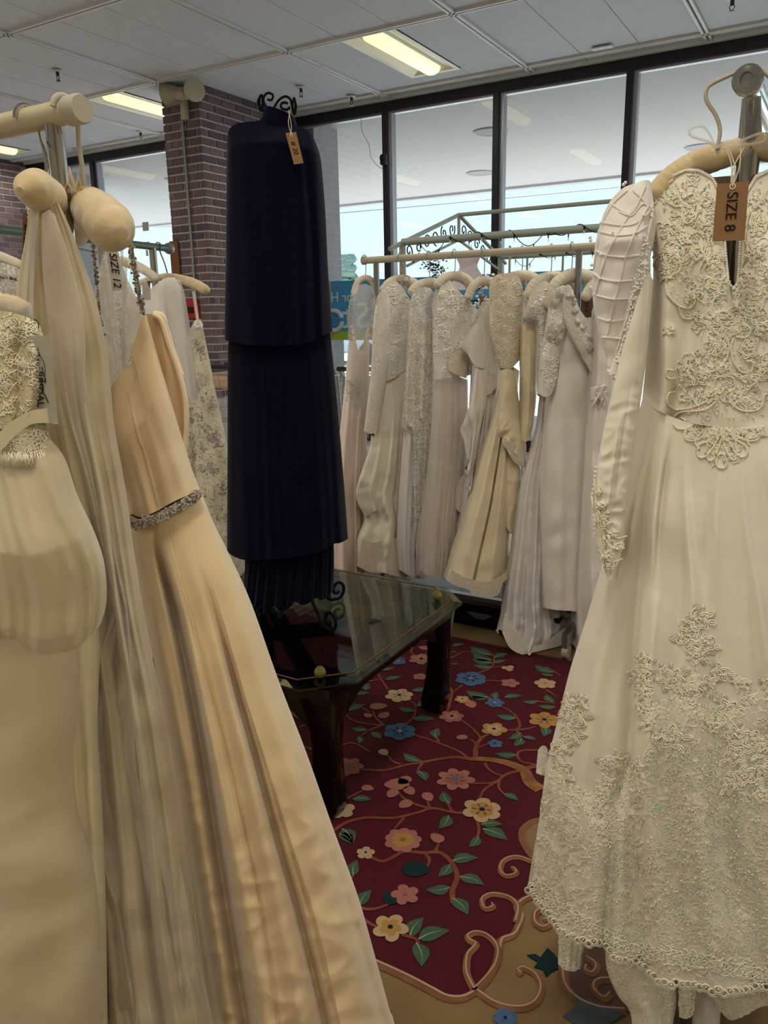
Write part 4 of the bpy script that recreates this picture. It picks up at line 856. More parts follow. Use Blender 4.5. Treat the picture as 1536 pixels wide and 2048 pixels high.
p = PY(352, 530, CY0-.01); MB().box((-6.01, CY0-.02, p[2]+.02), (.11, .02, .42)).build('frame_', 'wood_brown'); t = bpy.data.objects['frame_']; t.name = 'notice_board'; meta(t, 'narrow brown board on the left edge of the brick pilaster', 'board')
# exit sign, window stickers, mullion camera
t = thing('exit_sign', 'red exit sign hung from the ceiling, cut by the left photo edge', 'sign', PY(-4, 238, 6.5)); p = PY(-4, 238, 6.5)
MB().box((p[0]-.02, 6.5, p[2]), (.36, .05, .20)).build('housing', 'black_plastic', t, bevel=.006); text_obj('lettering', 'EXIT', .17, frame4((p[0]-.02, 6.472, p[2]-.005), (1, 0, 0), (0, 0, 1)), 'exit_red', t, .002, 'CENTER', .9)
MB().cyl((p[0]-.02, 6.5, p[2]+.1), (p[0]-.02, 6.5, HC-.01), .01, 8).build('stem', 'black_plastic', t)
for (x, y, w_, h_), l in (((291, 453, 19, 19), 'grey square sticker on the left window, upper one'), ((292, 487, 22, 7), 'thin grey sticker strip on the left window, just above the chrome rail'), ((294, 506, 7, 13), 'small grey sticker on the left window below the chrome rail')):
    p = PY(x, y, YW+.04); k = 7.9/FPX*1.12; meta(MB().box((p[0], YW+.041, p[2]), (w_*k, .003, h_*k)).build('window_sticker', 'wire_grey'), l, 'sticker', 'stickers on the left window')
p = PY(769, 322, YW-.06); t = thing('security_camera', 'small black camera clipped to the window mullion with a thin wire', 'camera', (p[0], YW-.03, p[2]-.06))
MB().box((p[0], YW-.075, p[2]+.01), (.075, .06, .11)).build('housing', 'black_plastic', t, bevel=.02); MB().cyl((p[0], YW-.11, p[2]+.02), (p[0], YW-.13, p[2]+.02), .02, 14).build('lens', 'lacquer', t, True); MB().tube([(p[0], YW-.05, p[2]-.04), (p[0]+.02, YW-.06, p[2]-.1)], .008, 6).build('mount', 'black_plastic', t, True)
MB().tube(catmull([PY(722, 236, YW-.04), PY(724, 262, YW-.04), PY(738, 290, YW-.05), PY(742, 315, YW-.05), PY(756, 332, YW-.05), PY(766, 338, YW-.05)], 30), .0028, 5).build('wire', 'wire_grey', t, True)
# ================================================================= CLOTH
def waves(U, Z, lam, seed, n=9, stretch=1.0):
    R_ = np.random.default_rng(seed); out = 0
    for i in range(n):
        th = R_.uniform(0, PI); k = 2*PI/(lam*R_.uniform(.6, 1.7)); ph = R_.uniform(0, 2*PI)
        out = out+np.sin(k*(U*math.cos(th)*stretch+Z*math.sin(th))+ph+1.3*np.sin(k*.4*(Z-U*.7)+ph*2))
    return out/n**.5
def prof(spec, v):
    if np.isscalar(spec): return np.full_like(v, spec)
    a = np.array(spec, float); return np.interp(v, a[:, 0], a[:, 1])
def sm(x): x = np.clip(x, 0, 1); return x*x*(3-2*x)
def sheet(pl, top, right, bottom, left, depth=.04, folds=(), ripple=None, noise=None, crumple=None, nu=60, nv=80, side=1, lt=False, off=0.0, pw=2.0, seed=1, lb=False, scallop=None, conform=None, cofs=.004):
    """Coons patch between four photo-measured outlines on a real vertical plane, blown out to a rounded body with folds."""
    T = (linres if lt else catmull)(top, nu); Bm = (linres if lb else catmull)(bottom, nu)
    L_ = catmull([top[0]]+list(left)+[bottom[0]], nv); R_ = catmull([top[-1]]+list(right)+[bottom[-1]], nv)
    f = lambda Q: np.array([pl.uz(x, y) for x, y in Q])
    T, Bm, L_, R_ = f(T), f(Bm), f(L_), f(R_)
    s = np.linspace(0, 1, nu)[None, :, None]; v = np.linspace(0, 1, nv)[:, None, None]
    P = (1-v)*T[None]+v*Bm[None]+(1-s)*L_[:, None]+s*R_[:, None]-((1-v)*(1-s)*T[0]+(1-v)*s*T[-1]+v*(1-s)*Bm[0]+v*s*Bm[-1])
    T0, B0 = (linres if lt else catmull)(top, nu), (linres if lb else catmull)(bottom, nu); L0 = catmull([top[0]]+list(left)+[bottom[0]], nv); R0 = catmull([top[-1]]+list(right)+[bottom[-1]], nv)
    Pp = (1-v)*T0[None]+v*B0[None]+(1-s)*L0[:, None]+s*R0[:, None]-((1-v)*(1-s)*T0[0]+(1-v)*s*T0[-1]+v*(1-s)*B0[0]+v*s*B0[-1])
    S = np.repeat(s[:, :, 0], nv, 0); V_ = np.repeat(v[:, :, 0], nu, 1)
    U, Z = P[..., 0], P[..., 1]
    dome = np.clip(1-np.abs(2*S-1)**pw, 0, 1)**.5
    n = prof(depth, V_)*dome*side
    fade = np.clip(np.minimum(S, 1-S)/.05, 0, 1)**.7
    d = np.zeros_like(n)
    for fo in folds:
        s0, s1, w0, w1, a_, v0, v1 = fo[:7]; kind = fo[7] if len(fo) > 7 else 'g'
        wob = .012*np.sin(V_*7+s0*20); c = s0+(s1-s0)*V_+wob*(V_ > 0); w_ = w0+(w1-w0)*V_; amp = a_*(sm((V_-v0)/max(v1-v0, 1e-3)) if v1 > v0 else sm((v0-V_)/max(v0-v1, 1e-3)))
        if kind == 'g': d += amp*np.exp(-((S-c)/w_)**2)
        elif kind == 'p': d += amp*(np.tanh((S-c)/(w_*.12))*.5*np.exp(-np.abs((S-c)/w_)))*2
    if ripple is not None:
        n_, a0, a1, ph, wd = ripple[:5]; vs = ripple[5] if len(ripple) > 5 else 0
        arg = 2*PI*(n_*S+ph+wd*np.sin(V_*3+S*4))+.8*np.sin(2*PI*S*n_*.37+ph*9)
        c = np.cos(arg); d += (a0+(a1-a0)*V_**1.2)*(.55*c+.45*np.cos(2*arg+1))*(1 if not vs else sm(V_/vs))
    if noise: d += noise[0]*waves(U, Z, noise[1], seed, stretch=noise[2] if len(noise) > 2 else 1)
    if crumple: w_ = waves(U, Z, crumple[1], seed+5, 7); d += crumple[0]*(1-np.abs(w_)*1.4)*sm((V_-crumple[2])/max(.01, crumple[3]-crumple[2]))
    n = n+d*fade*side+off
    if scallop:   # (count, height): little arcs cut along the bottom
        k, h = scallop; Z = Z-h*np.abs(np.sin(PI*k*S))*sm((V_-.9)/.1)
    V3 = pl.o[None, None]+pl.a*U[..., None]+pl.n*n[..., None]+np.stack([0*Z, 0*Z, Z], -1)
    if side > 0:    # the measured front: keep each point on its line of sight while it bulges towards us
        dr = np.stack([Pp[..., 0]-768.0, Pp[..., 1]-1024.0, np.full_like(n, FPX)], -1) @ RW
        t = ((pl.o-CAM) @ pl.n+n)/(dr @ pl.n); W3 = CAM+dr*t[..., None]
        if scallop: W3[..., 2] -= scallop[1]*np.abs(np.sin(PI*scallop[0]*S))*sm((V_-.9)/.1)
        V3 = W3
    V3[..., 2] = np.maximum(V3[..., 2], ZR+.008)
    if conform is not None:    # lie on another cloth wherever it is underneath
        dn = np.zeros(V3.shape[:2]); hit = np.zeros(V3.shape[:2], bool)
        for jj in range(V3.shape[0]):
            for ii in range(V3.shape[1]):
                d_ = Vector(V3[jj, ii]-CAM).normalized(); h = conform.ray_cast(Vector(CAM), d_)
                if h[0] is not None: V3[jj, ii] = np.array(h[0])+pl.n*cofs; hit[jj, ii] = True
        for ii in range(V3.shape[1]):    # past the hem, hang straight on from the last row that touched
            last = None
            for jj in range(V3.shape[0]):
                if hit[jj, ii]: last = (V3[jj, ii]-pl.o) @ pl.n
                elif last is not None: V3[jj, ii] += pl.n*(last-(V3[jj, ii]-pl.o) @ pl.n)
    i = np.arange(nu-1)[None]+np.arange(nv-1)[:, None]*nu; i = i.ravel()
    F_ = np.stack([i, i+nu, i+nu+1, i+1], 1)
    if side < 0: F_ = F_[:, ::-1]
    return V3.reshape(-1, 3), F_, (nu, nv)
class Cloth: pass
def cloth(name, parent, material, pl, top, right, bottom, left, back=True, back_top=None, bdepth=None, double=None, **k):
    V, F_, g = sheet(pl, top, right, bottom, left, **k); front = (V, F_)
    c = Cloth(); c.bvh = BVHTree.FromPolygons([Vector(p) for p in V], [tuple(int(q) for q in f) for f in F_]); c.grid = V.reshape(g[1], g[0], 3); c.pl = pl
    if back:
        kk = dict(k); kk['side'] = -1; kk['depth'] = bdepth if bdepth is not None else k.get('depth', .04); kk['nu'] = max(16, k.get('nu', 60)//2); kk['nv'] = max(20, k.get('nv', 80)//2); kk.pop('crumple', None)
        bt = back_top or top
        V2, F2, _ = sheet(pl, bt, right, bottom, left, **kk); F2 = F2+len(V); V = np.vstack([V, V2]); F_ = np.vstack([F_, F2])
    c.obj = mesh_obj(name, V, F_, material, parent); return c
def onto(c, x, y, off=.0008):
    """point of the cloth's front seen at photo position (x, y), with its normal"""
    d = Vector(ray(x, y)).normalized(); h = c.bvh.ray_cast(Vector(CAM), d)
    if h[0] is None: return None, None
    n = h[1]
    if n.dot(d) > 0: n = -n
    return np.array(h[0]+n*off), np.array(n)
def path_on(c, P, step=2.2, off=.0012):
    P = catmull(P, max(6, int(np.sum(np.linalg.norm(np.diff(np.asarray(P, float), axis=0), axis=1))/step))); out = []
    for x, y in P:
        q, _ = onto(c, x, y, off)
        if q is None:
            if len(out) > 2: return np.array(out)
            out = []; continue
        out.append(q)
    return np.array(out) if len(out) > 2 else None
def smooth_jumps(P, lim=.03):
    keep = [P[0]]
    for q in P[1:]:
        if np.linalg.norm(q-keep[-1]) < lim: keep.append(q)
    return np.array(keep)
def scatter_on(c, pts, off=.0012):
    out = []
    for x, y in pts:
        q, _ = onto(c, x, y, off)
        if q is not None: out.append(q)
    return np.array(out)
def in_poly(x, y, poly):
    r_ = False; j = len(poly)-1
    for i in range(len(poly)):
        if (poly[i][1] > y) != (poly[j][1] > y) and x < (poly[j][0]-poly[i][0])*(y-poly[i][1])/(poly[j][1]-poly[i][1])+poly[i][0]: r_ = not r_
        j = i
    return r_
def pts_in(poly, n, seed=1):
    R_ = random.Random(seed); xs = [p[0] for p in poly]; ys = [p[1] for p in poly]; out = []
    while len(out) < n:
        x, y = R_.uniform(min(xs), max(xs)), R_.uniform(min(ys), max(ys))
        if in_poly(x, y, poly): out.append((x, y))
    return out
def bead_part(name, P, r, material, parent, label=None, stuff=True):
    if P is None or len(P) == 0: return
    V, F_ = beads(P, r, 6, 4); o = mesh_obj(name, V, F_, material, parent)
    if stuff: o['kind'] = 'stuff'
    if label: o['label'] = label
    return o
# ---- lace motifs, in units of their own radius
def petal_loop(r0, r1, wd, th, n=14):
    t = np.linspace(0, PI, n); rr = r0+(r1-r0)*np.sin(t/2)**.8; s = np.linspace(0, 1, n)
    x = r0+(r1-r0)*np.sin(PI*s)**.7; y = wd*np.sin(2*PI*s)*-.5*1.0
    x = r0+(r1-r0)*(1-(2*s-1)**2)**.6; y = wd*(2*s-1)*(1-.5*(1-(2*s-1)**2)**2)
    return np.stack([x*math.cos(th)-y*math.sin(th), x*math.sin(th)+y*math.cos(th)], 1)
def motif_flower(n=5, inner=True, seed=0):
    R_ = random.Random(seed); S_ = []
    for k in range(n):
        th = 2*PI*k/n+R_.uniform(-.1, .1); q = R_.uniform(.88, 1.08); S_.append(petal_loop(.22, q, .42, th)); 
        if inner: S_.append(petal_loop(.25, q*.72, .26, th))
    a = np.linspace(0, 2*PI, 12); S_.append(np.stack([.2*np.cos(a), .2*np.sin(a)], 1)); return S_
def motif_scroll(turns=1.1, seed=0, sgn=1):
    t = np.linspace(0, 1, 26); r_ = .12+.88*t**.8; a = sgn*(turns*2*PI*(1-t)); return [np.stack([r_*np.cos(a)-.2, r_*np.sin(a)], 1)]
def motif_leaf(seed=0):
    t = np.linspace(0, 1, 14); return [np.vstack([np.stack([2*t-1, .45*np.sin(PI*t)], 1), np.stack([1-2*t, -.45*np.sin(PI*t)], 1)]), np.stack([2*t-1, 0*t], 1)]
def motif_net(seed=0):
    R_ = random.Random(seed); S_ = []
    for k in range(5):
        th = R_.uniform(0, 2*PI); t = np.linspace(0, 1, 10); x = t*R_.uniform(.5, 1); y = R_.choice([-1, 1])*.35*np.sin(PI*t*R_.uniform(.8, 1.6)); S_.append(np.stack([x*math.cos(th)-y*math.sin(th), x*math.sin(th)+y*math.cos(th)], 1))
    return S_
def put(c, mb, strokes, x, y, r, rot=0.0, cr=.0011, off=.001, sx=1.0, seg=4):
    """lay a motif's cords on the cloth around photo position (x, y)"""
    R2 = np.array([[math.cos(rot), -math.sin(rot)], [math.sin(rot), math.cos(rot)]])
    for st in strokes:
        Q = (st*[sx, 1]) @ R2.T*r+[x, y]; out = []
        for q in Q:
            p, _ = onto(c, q[0], q[1], off)
            if p is not None: out.append(p)
        if len(out) > 3:
            out = smooth_jumps(np.array(out))
            if len(out) > 3: mb.tube(out, cr, seg, caps=False)
def pad(c, mb, x, y, r, k=5, off=.0006, rot=0.0, lobe=.25):
    """thin raised patch of cloth with a petalled outline, following the cloth"""
    ctr, n = onto(c, x, y, off+.0012)
    if ctr is None: return
    a = np.linspace(0, 2*PI, k*6+1)[:-1]; ring = []; mid = []
    for t in a:
        q = r*(1-lobe+lobe*abs(math.cos(k*(t+rot)/2))); p, _ = onto(c, x+q*math.cos(t), y+q*math.sin(t), off)
        m1, _ = onto(c, x+q*.6*math.cos(t), y+q*.6*math.sin(t), off+.0014)
        if p is None or m1 is None or np.linalg.norm(p-ctr) > .08: return
        ring.append(p); mid.append(m1)
    n_ = len(a); mb.add([ctr]+mid+ring, [(0, 1+i, 1+(i+1) % n_) for i in range(n_)]+[(1+i, 1+n_+i, 1+n_+(i+1) % n_, 1+(i+1) % n_) for i in range(n_)])
def strap(name, parent, material, pl, P, wd, off=0.0, thick=.0012, n=30):
    Q = catmull(P, n); c = np.array([pl.hit(x, y) for x, y in Q])+pl.n*off; T = np.gradient(c, axis=0); T /= np.linalg.norm(T, axis=1)[:, None]
    s_ = np.cross(T, pl.n); s_ /= np.linalg.norm(s_, axis=1)[:, None]; w_ = prof(wd, np.linspace(0, 1, n))[:, None]/2
    V = np.vstack([c+s_*w_+pl.n*thick, c-s_*w_+pl.n*thick, c-s_*w_-pl.n*thick, c+s_*w_-pl.n*thick]); F_ = []
    for k in range(4):
        k2 = (k+1) % 4
        for i in range(n-1): F_.append((k*n+i, k2*n+i, k2*n+i+1, k*n+i+1))
    F_ += [(0, n, 2*n, 3*n), (n-1, 4*n-1, 3*n-1, 2*n-1)]
    return mesh_obj(name, V, F_, material, parent, smooth=False)
def padded_hanger(label, pl, P, rad, zr, hookpx=None, material='pad_cream', group=None, bow=None, side=None, hookmat='steel', hr=.0025, off=0.0, name='padded_hanger', puck=26, railpt=None):
    """gathered satin hanger along photo points P on plane pl, radii in metres; hook rises to the rail at height zr"""
    Q = catmull(P, 70); c = np.array([pl.hit(x, y) for x, y in Q])+pl.n*off; s = np.linspace(0, 1, 70); r_ = prof(rad, s)
    r_ = r_*(1+.05*np.abs(np.sin(s*PI*puck))+.02*np.sin(s*97)); r_[0] *= .25; r_[1] *= .72; r_[2] *= .92; r_[-1] *= .25; r_[-2] *= .72; r_[-3] *= .92
    hx = hookpx or P[len(P)//2]; hp = pl.hit(*hx)+pl.n*off; t = thing(name, label, 'hanger', hp, group)
    padtube(c, r_, 24, len(COL.objects), puck*.6).build('padding', material, t, True)
    m_ = MB(); hook(m_, hp, zr, hr, side if side is not None else pl.a[:2], rc=railpt); m_.build('hook', hookmat, t, True)
    if bow:
        m_ = MB(); b0 = hp+pl.n*(np.max(r_)+.004)
        for sg in (-1, 1):
            a = np.linspace(0, 2*PI, 16); L1 = b0+np.outer(sg*(.5-.5*np.cos(a))*bow, pl.a)+np.outer(.35*bow*np.sin(a)+.2*bow, ZA); m_.tube(L1, .0035, 6, flat=.3)
            m_.tube([b0, b0+pl.a*sg*bow*.5-ZA*bow*.9, b0+pl.a*sg*bow*.7-ZA*bow*1.5], .003, 6, flat=.3)
        m_.build('ribbon_bow', material, t, True)
    return t
def tag(label, pl, corners, s, size=.02, material='kraft', off=.0, strpx=None, name='size_tag', rot=True, align='CENTER', holes=True, group='paper size tags on the gowns', textmat='ink'):
    """paper tag: four photo corners (tl, tr, br, bl); writing runs down the tag"""
    tl, tr, br, bl = [pl.hit(*q)+pl.n*off for q in corners]; ctr = (tl+tr+br+bl)/4; t = thing(name, label, 'tag', ctr, group)
    n = np.cross(tr-tl, bl-tl); n /= np.linalg.norm(n); n = n if n @ (CAM-ctr) > 0 else -n
    V = [q+n*.0006 for q in (tl, tr, br, bl)]+[q-n*.0006 for q in (tl, tr, br, bl)]
    MB().add(V, [(0, 1, 2, 3), (7, 6, 5, 4), (0, 4, 5, 1), (1, 5, 6, 2), (2, 6, 7, 3), (3, 7, 4, 0)]).build('card', material, t)
    if s:
        dx = (bl-tl); M = frame4(ctr+n*.0012, dx, (tr-tl)); 
        if (Vector(dx).cross(Vector(tr-tl))).dot(Vector(n)) < 0: pass
        text_obj('lettering', s, size, M, textmat, t, .0003)
    if strpx is not None:
        top = pl.hit(*strpx)+pl.n*off; h = (tl+tr)/2*.93+(bl+br)/2*.07+n*.001
        MB().tube(catmull([h, (h*.5+top*.5)+pl.a*.003, top], 12), .0008, 5).build('string', 'string', t, True); MB().tube(catmull([h, (h*.5+top*.5)-pl.a*.004, top+pl.a*.004], 12), .0008, 5).build('string', 'string', t, True)
        a = np.linspace(0, 2*PI, 13)[:-1]; e1 = (tr-tl)/np.linalg.norm(tr-tl); e2 = np.cross(n, e1)
        MB().tube(np.array([h+.0035*(math.cos(q)*e1+math.sin(q)*e2) for q in a]), .0009, 5, closed=True).build('eyelet', 'string', t, True)
    return t
# ================================================================= LEFT GOWNS (near rack)
PA = Plane((-.98, .80), (.82, .57))
def dress(name, label, pl, px, group=None, cat='dress'):
    p = pl.hit(*px); return thing(name, label, cat, (p[0], p[1], ZR), group)
# --- champagne satin ball gown
P3 = PA.off(-.03)
g = dress('evening_gown', 'champagne satin gown with beaded waistband and deep skirt pleats', P3, (380, 1500))
cloth('bodice_back', g, 'champagne_dark', P3.off(-.035), [(292, 628), (318, 630), (332, 640)], [(348, 700), (366, 760), (374, 820), (372, 900), (368, 965)], [(300, 1000), (366, 985)], [(296, 760), (298, 900)], depth=.02, nu=24, nv=40, folds=[(.6, .5, .12, .12, .008, 0, .3)], back=False)
pp = np.array([P3.off(-.012).hit(x, y) for x, y in catmull([(306, 630), (322, 640), (338, 690), (356, 740), (370, 795), (373, 850), (369, 910), (372, 960)], 40)])
MB().tube(pp, .0042, 8).build('satin_piping', 'champagne_pipe', g, True)
pp = np.array([P3.off(-.045).hit(x, y) for x, y in catmull([(308, 628), (324, 632), (333, 660), (345, 700), (362, 750)], 24)]); MB().tube(pp, [.005]*24, 8).build('satin_piping', 'champagne_pipe', g, True)
bod = cloth('bodice', g, 'champagne', P3, [(190, 818), (205, 800), (228, 765), (244, 742), (262, 728), (266, 712), (262, 700), (276, 660), (286, 628), (293, 632)], [(312, 700), (338, 790), (362, 870), (384, 940)],
            [(258, 1026), (282, 1034), (310, 1024), (350, 1002), (400, 980)], [(200, 850), (222, 915), (245, 975)], lt=True, depth=[(0, .012), (.4, .05), (1, .05)], nu=80, nv=90,
            folds=[(.42, .40, .012, .012, .004, .1, .3, 'p'), (.50, .62, .09, .16, .012, .3, 1), (.22, .3, .06, .08, .010, .2, .8), (.1, .15, .05, .05, -.008, .2, .9), (.75, .8, .08, .1, .008, .1, .9)], noise=(.0018, .09), seed=4)
sk = cloth('skirt', g, 'champagne', P3, [(259, 1030), (282, 1038), (310, 1027), (350, 1005), (402, 984)], [(424, 1040), (455, 1105), (500, 1205), (560, 1375), (612, 1510), (665, 1660), (720, 1810), (760, 1950)],
           [(425, 2075), (520, 2085), (640, 2080), (792, 2068)], [(266, 1100), (290, 1230), (322, 1400), (348, 1560), (372, 1720), (396, 1890)], depth=[(0, .045), (.3, .09), (1, .15)], nu=170, nv=190,
           folds=[(.30, .20, .04, .04, -.075, .0, .2), (.40, .30, .07, .06, .022, .02, .3), (.47, .37, .015, .02, -.012, .02, .3, 'p'), (.60, .52, .08, .07, .020, .05, .5), (.66, .62, .028, .03, -.045, .1, .4), (.72, .70, .02, .03, .012, .1, .5, 'p'), (.86, .85, .10, .10, .022, .1, .6), (.13, .08, .06, .06, .018, .05, .5), (.04, .03, .03, .03, -.02, .2, .8), (.93, .95, .03, .03, -.012, .3, .9)],
           noise=(.0022, .22), crumple=(.0030, .11, .35, .75), seed=11)
# beaded waistband: clustered rhinestones on a band
R_ = random.Random(2); bl = []; bd = []; wl_ = catmull([(256, 1022), (268, 1026), (282, 1034), (300, 1027), (330, 1016), (360, 1003), (385, 989), (403, 980)], 60)
Q = np.array([P3.hit(x, y)+P3.n*(.052*math.sqrt(max(0, 1-((x-330)/76)**2))+.006) for x, y in wl_]); MB().tube(Q, .0048, 6, flat=1.2).build('waistband', 'champagne_dark', g, True)
for i in range(620):
    k = R_.randrange(60); q = Q[k]+P3.a*R_.uniform(-.004, .004)+ZA*max(-.007, min(.007, R_.gauss(0, .0042)))+P3.n*(.005+R_.uniform(-.001, .001)); (bl if R_.random() < .7 else bd).append(q)
bead_part('rhinestones', bl, .0021, 'rhinestone', g); bead_part('dark_beads', bd, .0019, 'rhinestone_dark', g)
# beaded straps, from padded hanger tip to the bodice corners
def bead_strap(par, pl, P, wd, n, seed, off=0.0):
    R_ = random.Random(seed); C_ = catmull(P, 120); strap('strap', par, 'string', pl, P, wd*.7, off); A_, B_ = [], []
    for i in range(n):
        k = R_.randrange(120); q = pl.hit(*C_[k])+pl.n*(off+.002+R_.uniform(0, .0015))+pl.a*R_.gauss(0, wd*.3); (A_ if R_.random() < .5 else B_).append(q)
    bead_part('rhinestones', A_, .0018, 'rhinestone', par); bead_part('dark_beads', B_, .0018, 'rhinestone_dark', par)
bead_strap(g, P3.off(.02), [(262, 488), (266, 520), (273, 560), (281, 600), (287, 628)], .008, 190, 3)
bead_strap(g, P3.off(.035), [(183, 430), (186, 480), (192, 540), (198, 600), (205, 680), (211, 740), (218, 790)], .0045, 210, 4)
for P_ in ([(243, 490), (246, 560), (248, 640), (246, 738)], [(252, 520), (250, 600), (247, 680), (247, 742)]): strap('hanger_loop', g, 'tulle_white', P3.off(.01), P_, .004)
# --- champagne gown's hanger: fat gathered tip coming towards the camera
ht = thing('padded_hanger', 'padded hanger with thick satin-covered tip and tan hook on the cream rail end', 'hanger', P3.hit(170, 395))
hc = [P3.off(-.12).hit(150, 470), P3.off(-.05).hit(160, 420), P3.off(.0).hit(180, 415), P3.off(.08).hit(205, 440), P3.off(.15).hit(226, 458), P3.off(.17).hit(240, 472)]
Q = catmull(np.array(hc), 80); s = np.linspace(0, 1, 80); r_ = np.interp(s, [0, .12, .3, .5, .7, .85, .95, 1], [.020, .024, .027, .030, .033, .032, .026, .010]); 
padtube(Q, r_, 36, 5, 9, .05).build('padding', 'pad_satin', ht, True)
rp = [P3.hit(168, 392), P3.hit(165, 340), P3.hit(158, 290), (-.985, .82, 1.63)]; a = np.linspace(-.15*PI, .95*PI, 12); arc = np.array([-.972, .80, 1.683])+np.outer(.021*np.cos(a), YA)+np.outer(.021*np.sin(a), ZA)
MB().tube(catmull(np.vstack([np.array(rp[:3]), arc]), 50), .0042, 8, flat=.6).build('hook', 'cream_plastic', ht, True)
m_ = MB(); b0 = P3.hit(166, 392)+P3.n*.03
for dx, dz in ((-.018, .012), (-.012, .03), (.008, .02), (.016, .006)): m_.tube([b0, b0+P3.a*dx*.6+ZA*dz, b0+P3.a*dx], [.004, .007, .002], 6, flat=.35)
m_.build('ribbon_bow', 'pad_satin', ht, True)
# --- ivory organza gown in front of it
P2 = PA.off(.10)
g = dress('organza_gown', 'ivory organza gown gathered at a padded hanger tip, sheer layers to the floor', P2, (300, 1900))
cloth('lining', g, 'organza_lining', P2.off(-.02), [(60, 425), (75, 405), (95, 400), (112, 415)], [(140, 500), (185, 610), (200, 700), (215, 860), (238, 1010), (262, 1130), (290, 1300), (318, 1500), (340, 1700), (380, 1900)],
      [(180, 2075), (300, 2080), (412, 2078)], [(58, 480), (45, 560), (40, 650), (60, 900), (120, 1200), (150, 1500), (165, 1800)], depth=[(0, .01), (.3, .03), (1, .05)], nu=70, nv=120, ripple=(5, .001, .010, .2, .15), noise=(.002, .15), seed=21)
cloth('organza_layer', g, 'organza_warm', P2, [(58, 420), (72, 400), (95, 392), (118, 408)], [(150, 480), (192, 600), (216, 720), (228, 850), (252, 990), (268, 1110), (292, 1260), (322, 1400), (350, 1560), (372, 1700), (392, 1880)],
      [(195, 2075), (300, 2085), (430, 2075)], [(50, 480), (36, 560), (34, 640), (70, 860), (120, 1100), (150, 1400), (170, 1700)], depth=[(0, .012), (.3, .04), (1, .06)], nu=110, nv=150,
      folds=[(.62, .72, .03, .06, .020, .1, .5), (.50, .60, .025, .05, -.014, .1, .5), (.80, .86, .03, .04, .016, .2, .6), (.35, .45, .05, .08, .012, .1, .5)], ripple=(4, .002, .008, .4, .1), noise=(.0018, .12), seed=22)
cloth('organza_streamer', g, 'organza_cool', P2.off(.035), [(84, 428), (98, 420), (110, 430)], [(140, 520), (168, 640), (172, 760), (184, 860), (205, 960), (228, 1080), (250, 1180), (275, 1290), (298, 1430), (316, 1580), (345, 1680), (372, 1780), (392, 1920)],
      [(232, 2070), (320, 2080), (408, 2074)], [(84, 520), (96, 640), (114, 760), (132, 850), (160, 940), (190, 1060), (212, 1160), (222, 1230), (150, 1350), (108, 1470), (112, 1560), (150, 1680), (170, 1760), (190, 1820), (212, 1940)],
      depth=.015, nu=70, nv=150, back=False, folds=[(.2, .25, .05, .05, .012, .1, .5), (.6, .55, .06, .06, -.012, .1, .4), (.8, .8, .05, .05, .012, .3, .6)], noise=(.0026, .16), crumple=(.0022, .16, .4, .6), seed=23)
for q, x in enumerate((62, 74)): strap('hanger_loop', g, 'tulle_white', P2.off(.03), [(68+q*8, 405), (60+q*8, 480), (52+q*12, 560), (46+q*16, 650)], .005)
ht = thing('padded_hanger', 'padded hanger whose round satin tip sits left of the chrome post, steel hook', 'hanger', P2.hit(70, 390))
Q = catmull(np.array([P2.off(-.14).hit(110, 420), P2.off(-.06).hit(98, 395), P2.off(0).hit(82, 382), P2.off(.04).hit(68, 378), P2.off(.06).hit(52, 380), P2.off(.07).hit(40, 384)]), 60); s = np.linspace(0, 1, 60)
padtube(Q, np.interp(s, [0, .5, .8, .93, 1], [.020, .023, .024, .019, .006]), 32, 9, 10, .06).build('padding', 'pad_satin', ht, True)
m_ = MB(); a = np.linspace(-.2*PI, PI, 12); arc = np.array([-1.055, .80, 1.683])+np.outer(.021*np.cos(a), YA)+np.outer(.021*np.sin(a), ZA); m_.tube(catmull(np.vstack([P2.off(-.02).hit(93, 370)[None], P2.off(-.03).hit(92, 320)[None], arc]), 40), .0026, 8); m_.build('hook', 'chrome', ht, True)
tag('dark paper size tag beside the ivory organza gown, in front of the brick wall', PA.off(.02), [(46, 428), (77, 429), (70, 520), (44, 542)], 'SIZE', .024, 'kraft_dark', strpx=(62, 408))
# --- ivory lace-bodice gown, leftmost
P1 = PA.off(.19)
g = dress('lace_gown', 'ivory gown with lace bodice, satin belt and bubble tulle skirt at the left edge', P1, (60, 1900))
cloth('neck_binding', g, 'tulle_white', P1, [(-120, 590), (-60, 588), (0, 592), (40, 600), (62, 606)], [(66, 620), (68, 640)], [(-120, 640), (-40, 630), (30, 634), (70, 650)], [(-120, 610)], depth=.012, nu=40, nv=12)
bd1 = cloth('lace_bodice', g, 'lace_warm', P1.off(.004), [(-120, 622), (-40, 618), (20, 624), (66, 640), (76, 660)], [(92, 700), (100, 750), (104, 800)], [(-120, 860), (-60, 858), (0, 850), (50, 832), (104, 822)], [(-120, 700)], depth=[(0, .02), (1, .045)], nu=70, nv=60,
      folds=[(.85, .8, .06, .06, .014, 0, .4), (.7, .7, .05, .05, -.010, 0, .4)], noise=(.0015, .06), seed=31)
m_ = MB(); R_ = random.Random(8)
for i in range(70):
    x, y = R_.uniform(2, 96), R_.uniform(640, 835); put(bd1, m_, motif_flower(R_.choice([3, 4, 5]), False, i) if i % 2 else motif_net(i), x, y, R_.uniform(8, 15), R_.uniform(0, 6), .0007, .0010)
o = m_.build('lace_embroidery', 'cord_cream', g, True); o['kind'] = 'stuff'
cloth('satin_belt', g, 'ivory_satin_warm', P1.off(.010), [(-120, 856), (-60, 862), (-10, 868), (20, 845), (60, 822), (100, 816), (112, 815)], [(114, 830)], [(-120, 900), (-60, 905), (-5, 905), (30, 872), (60, 850), (90, 846), (116, 848)], [(-120, 880)], depth=.05, nu=50, nv=14)
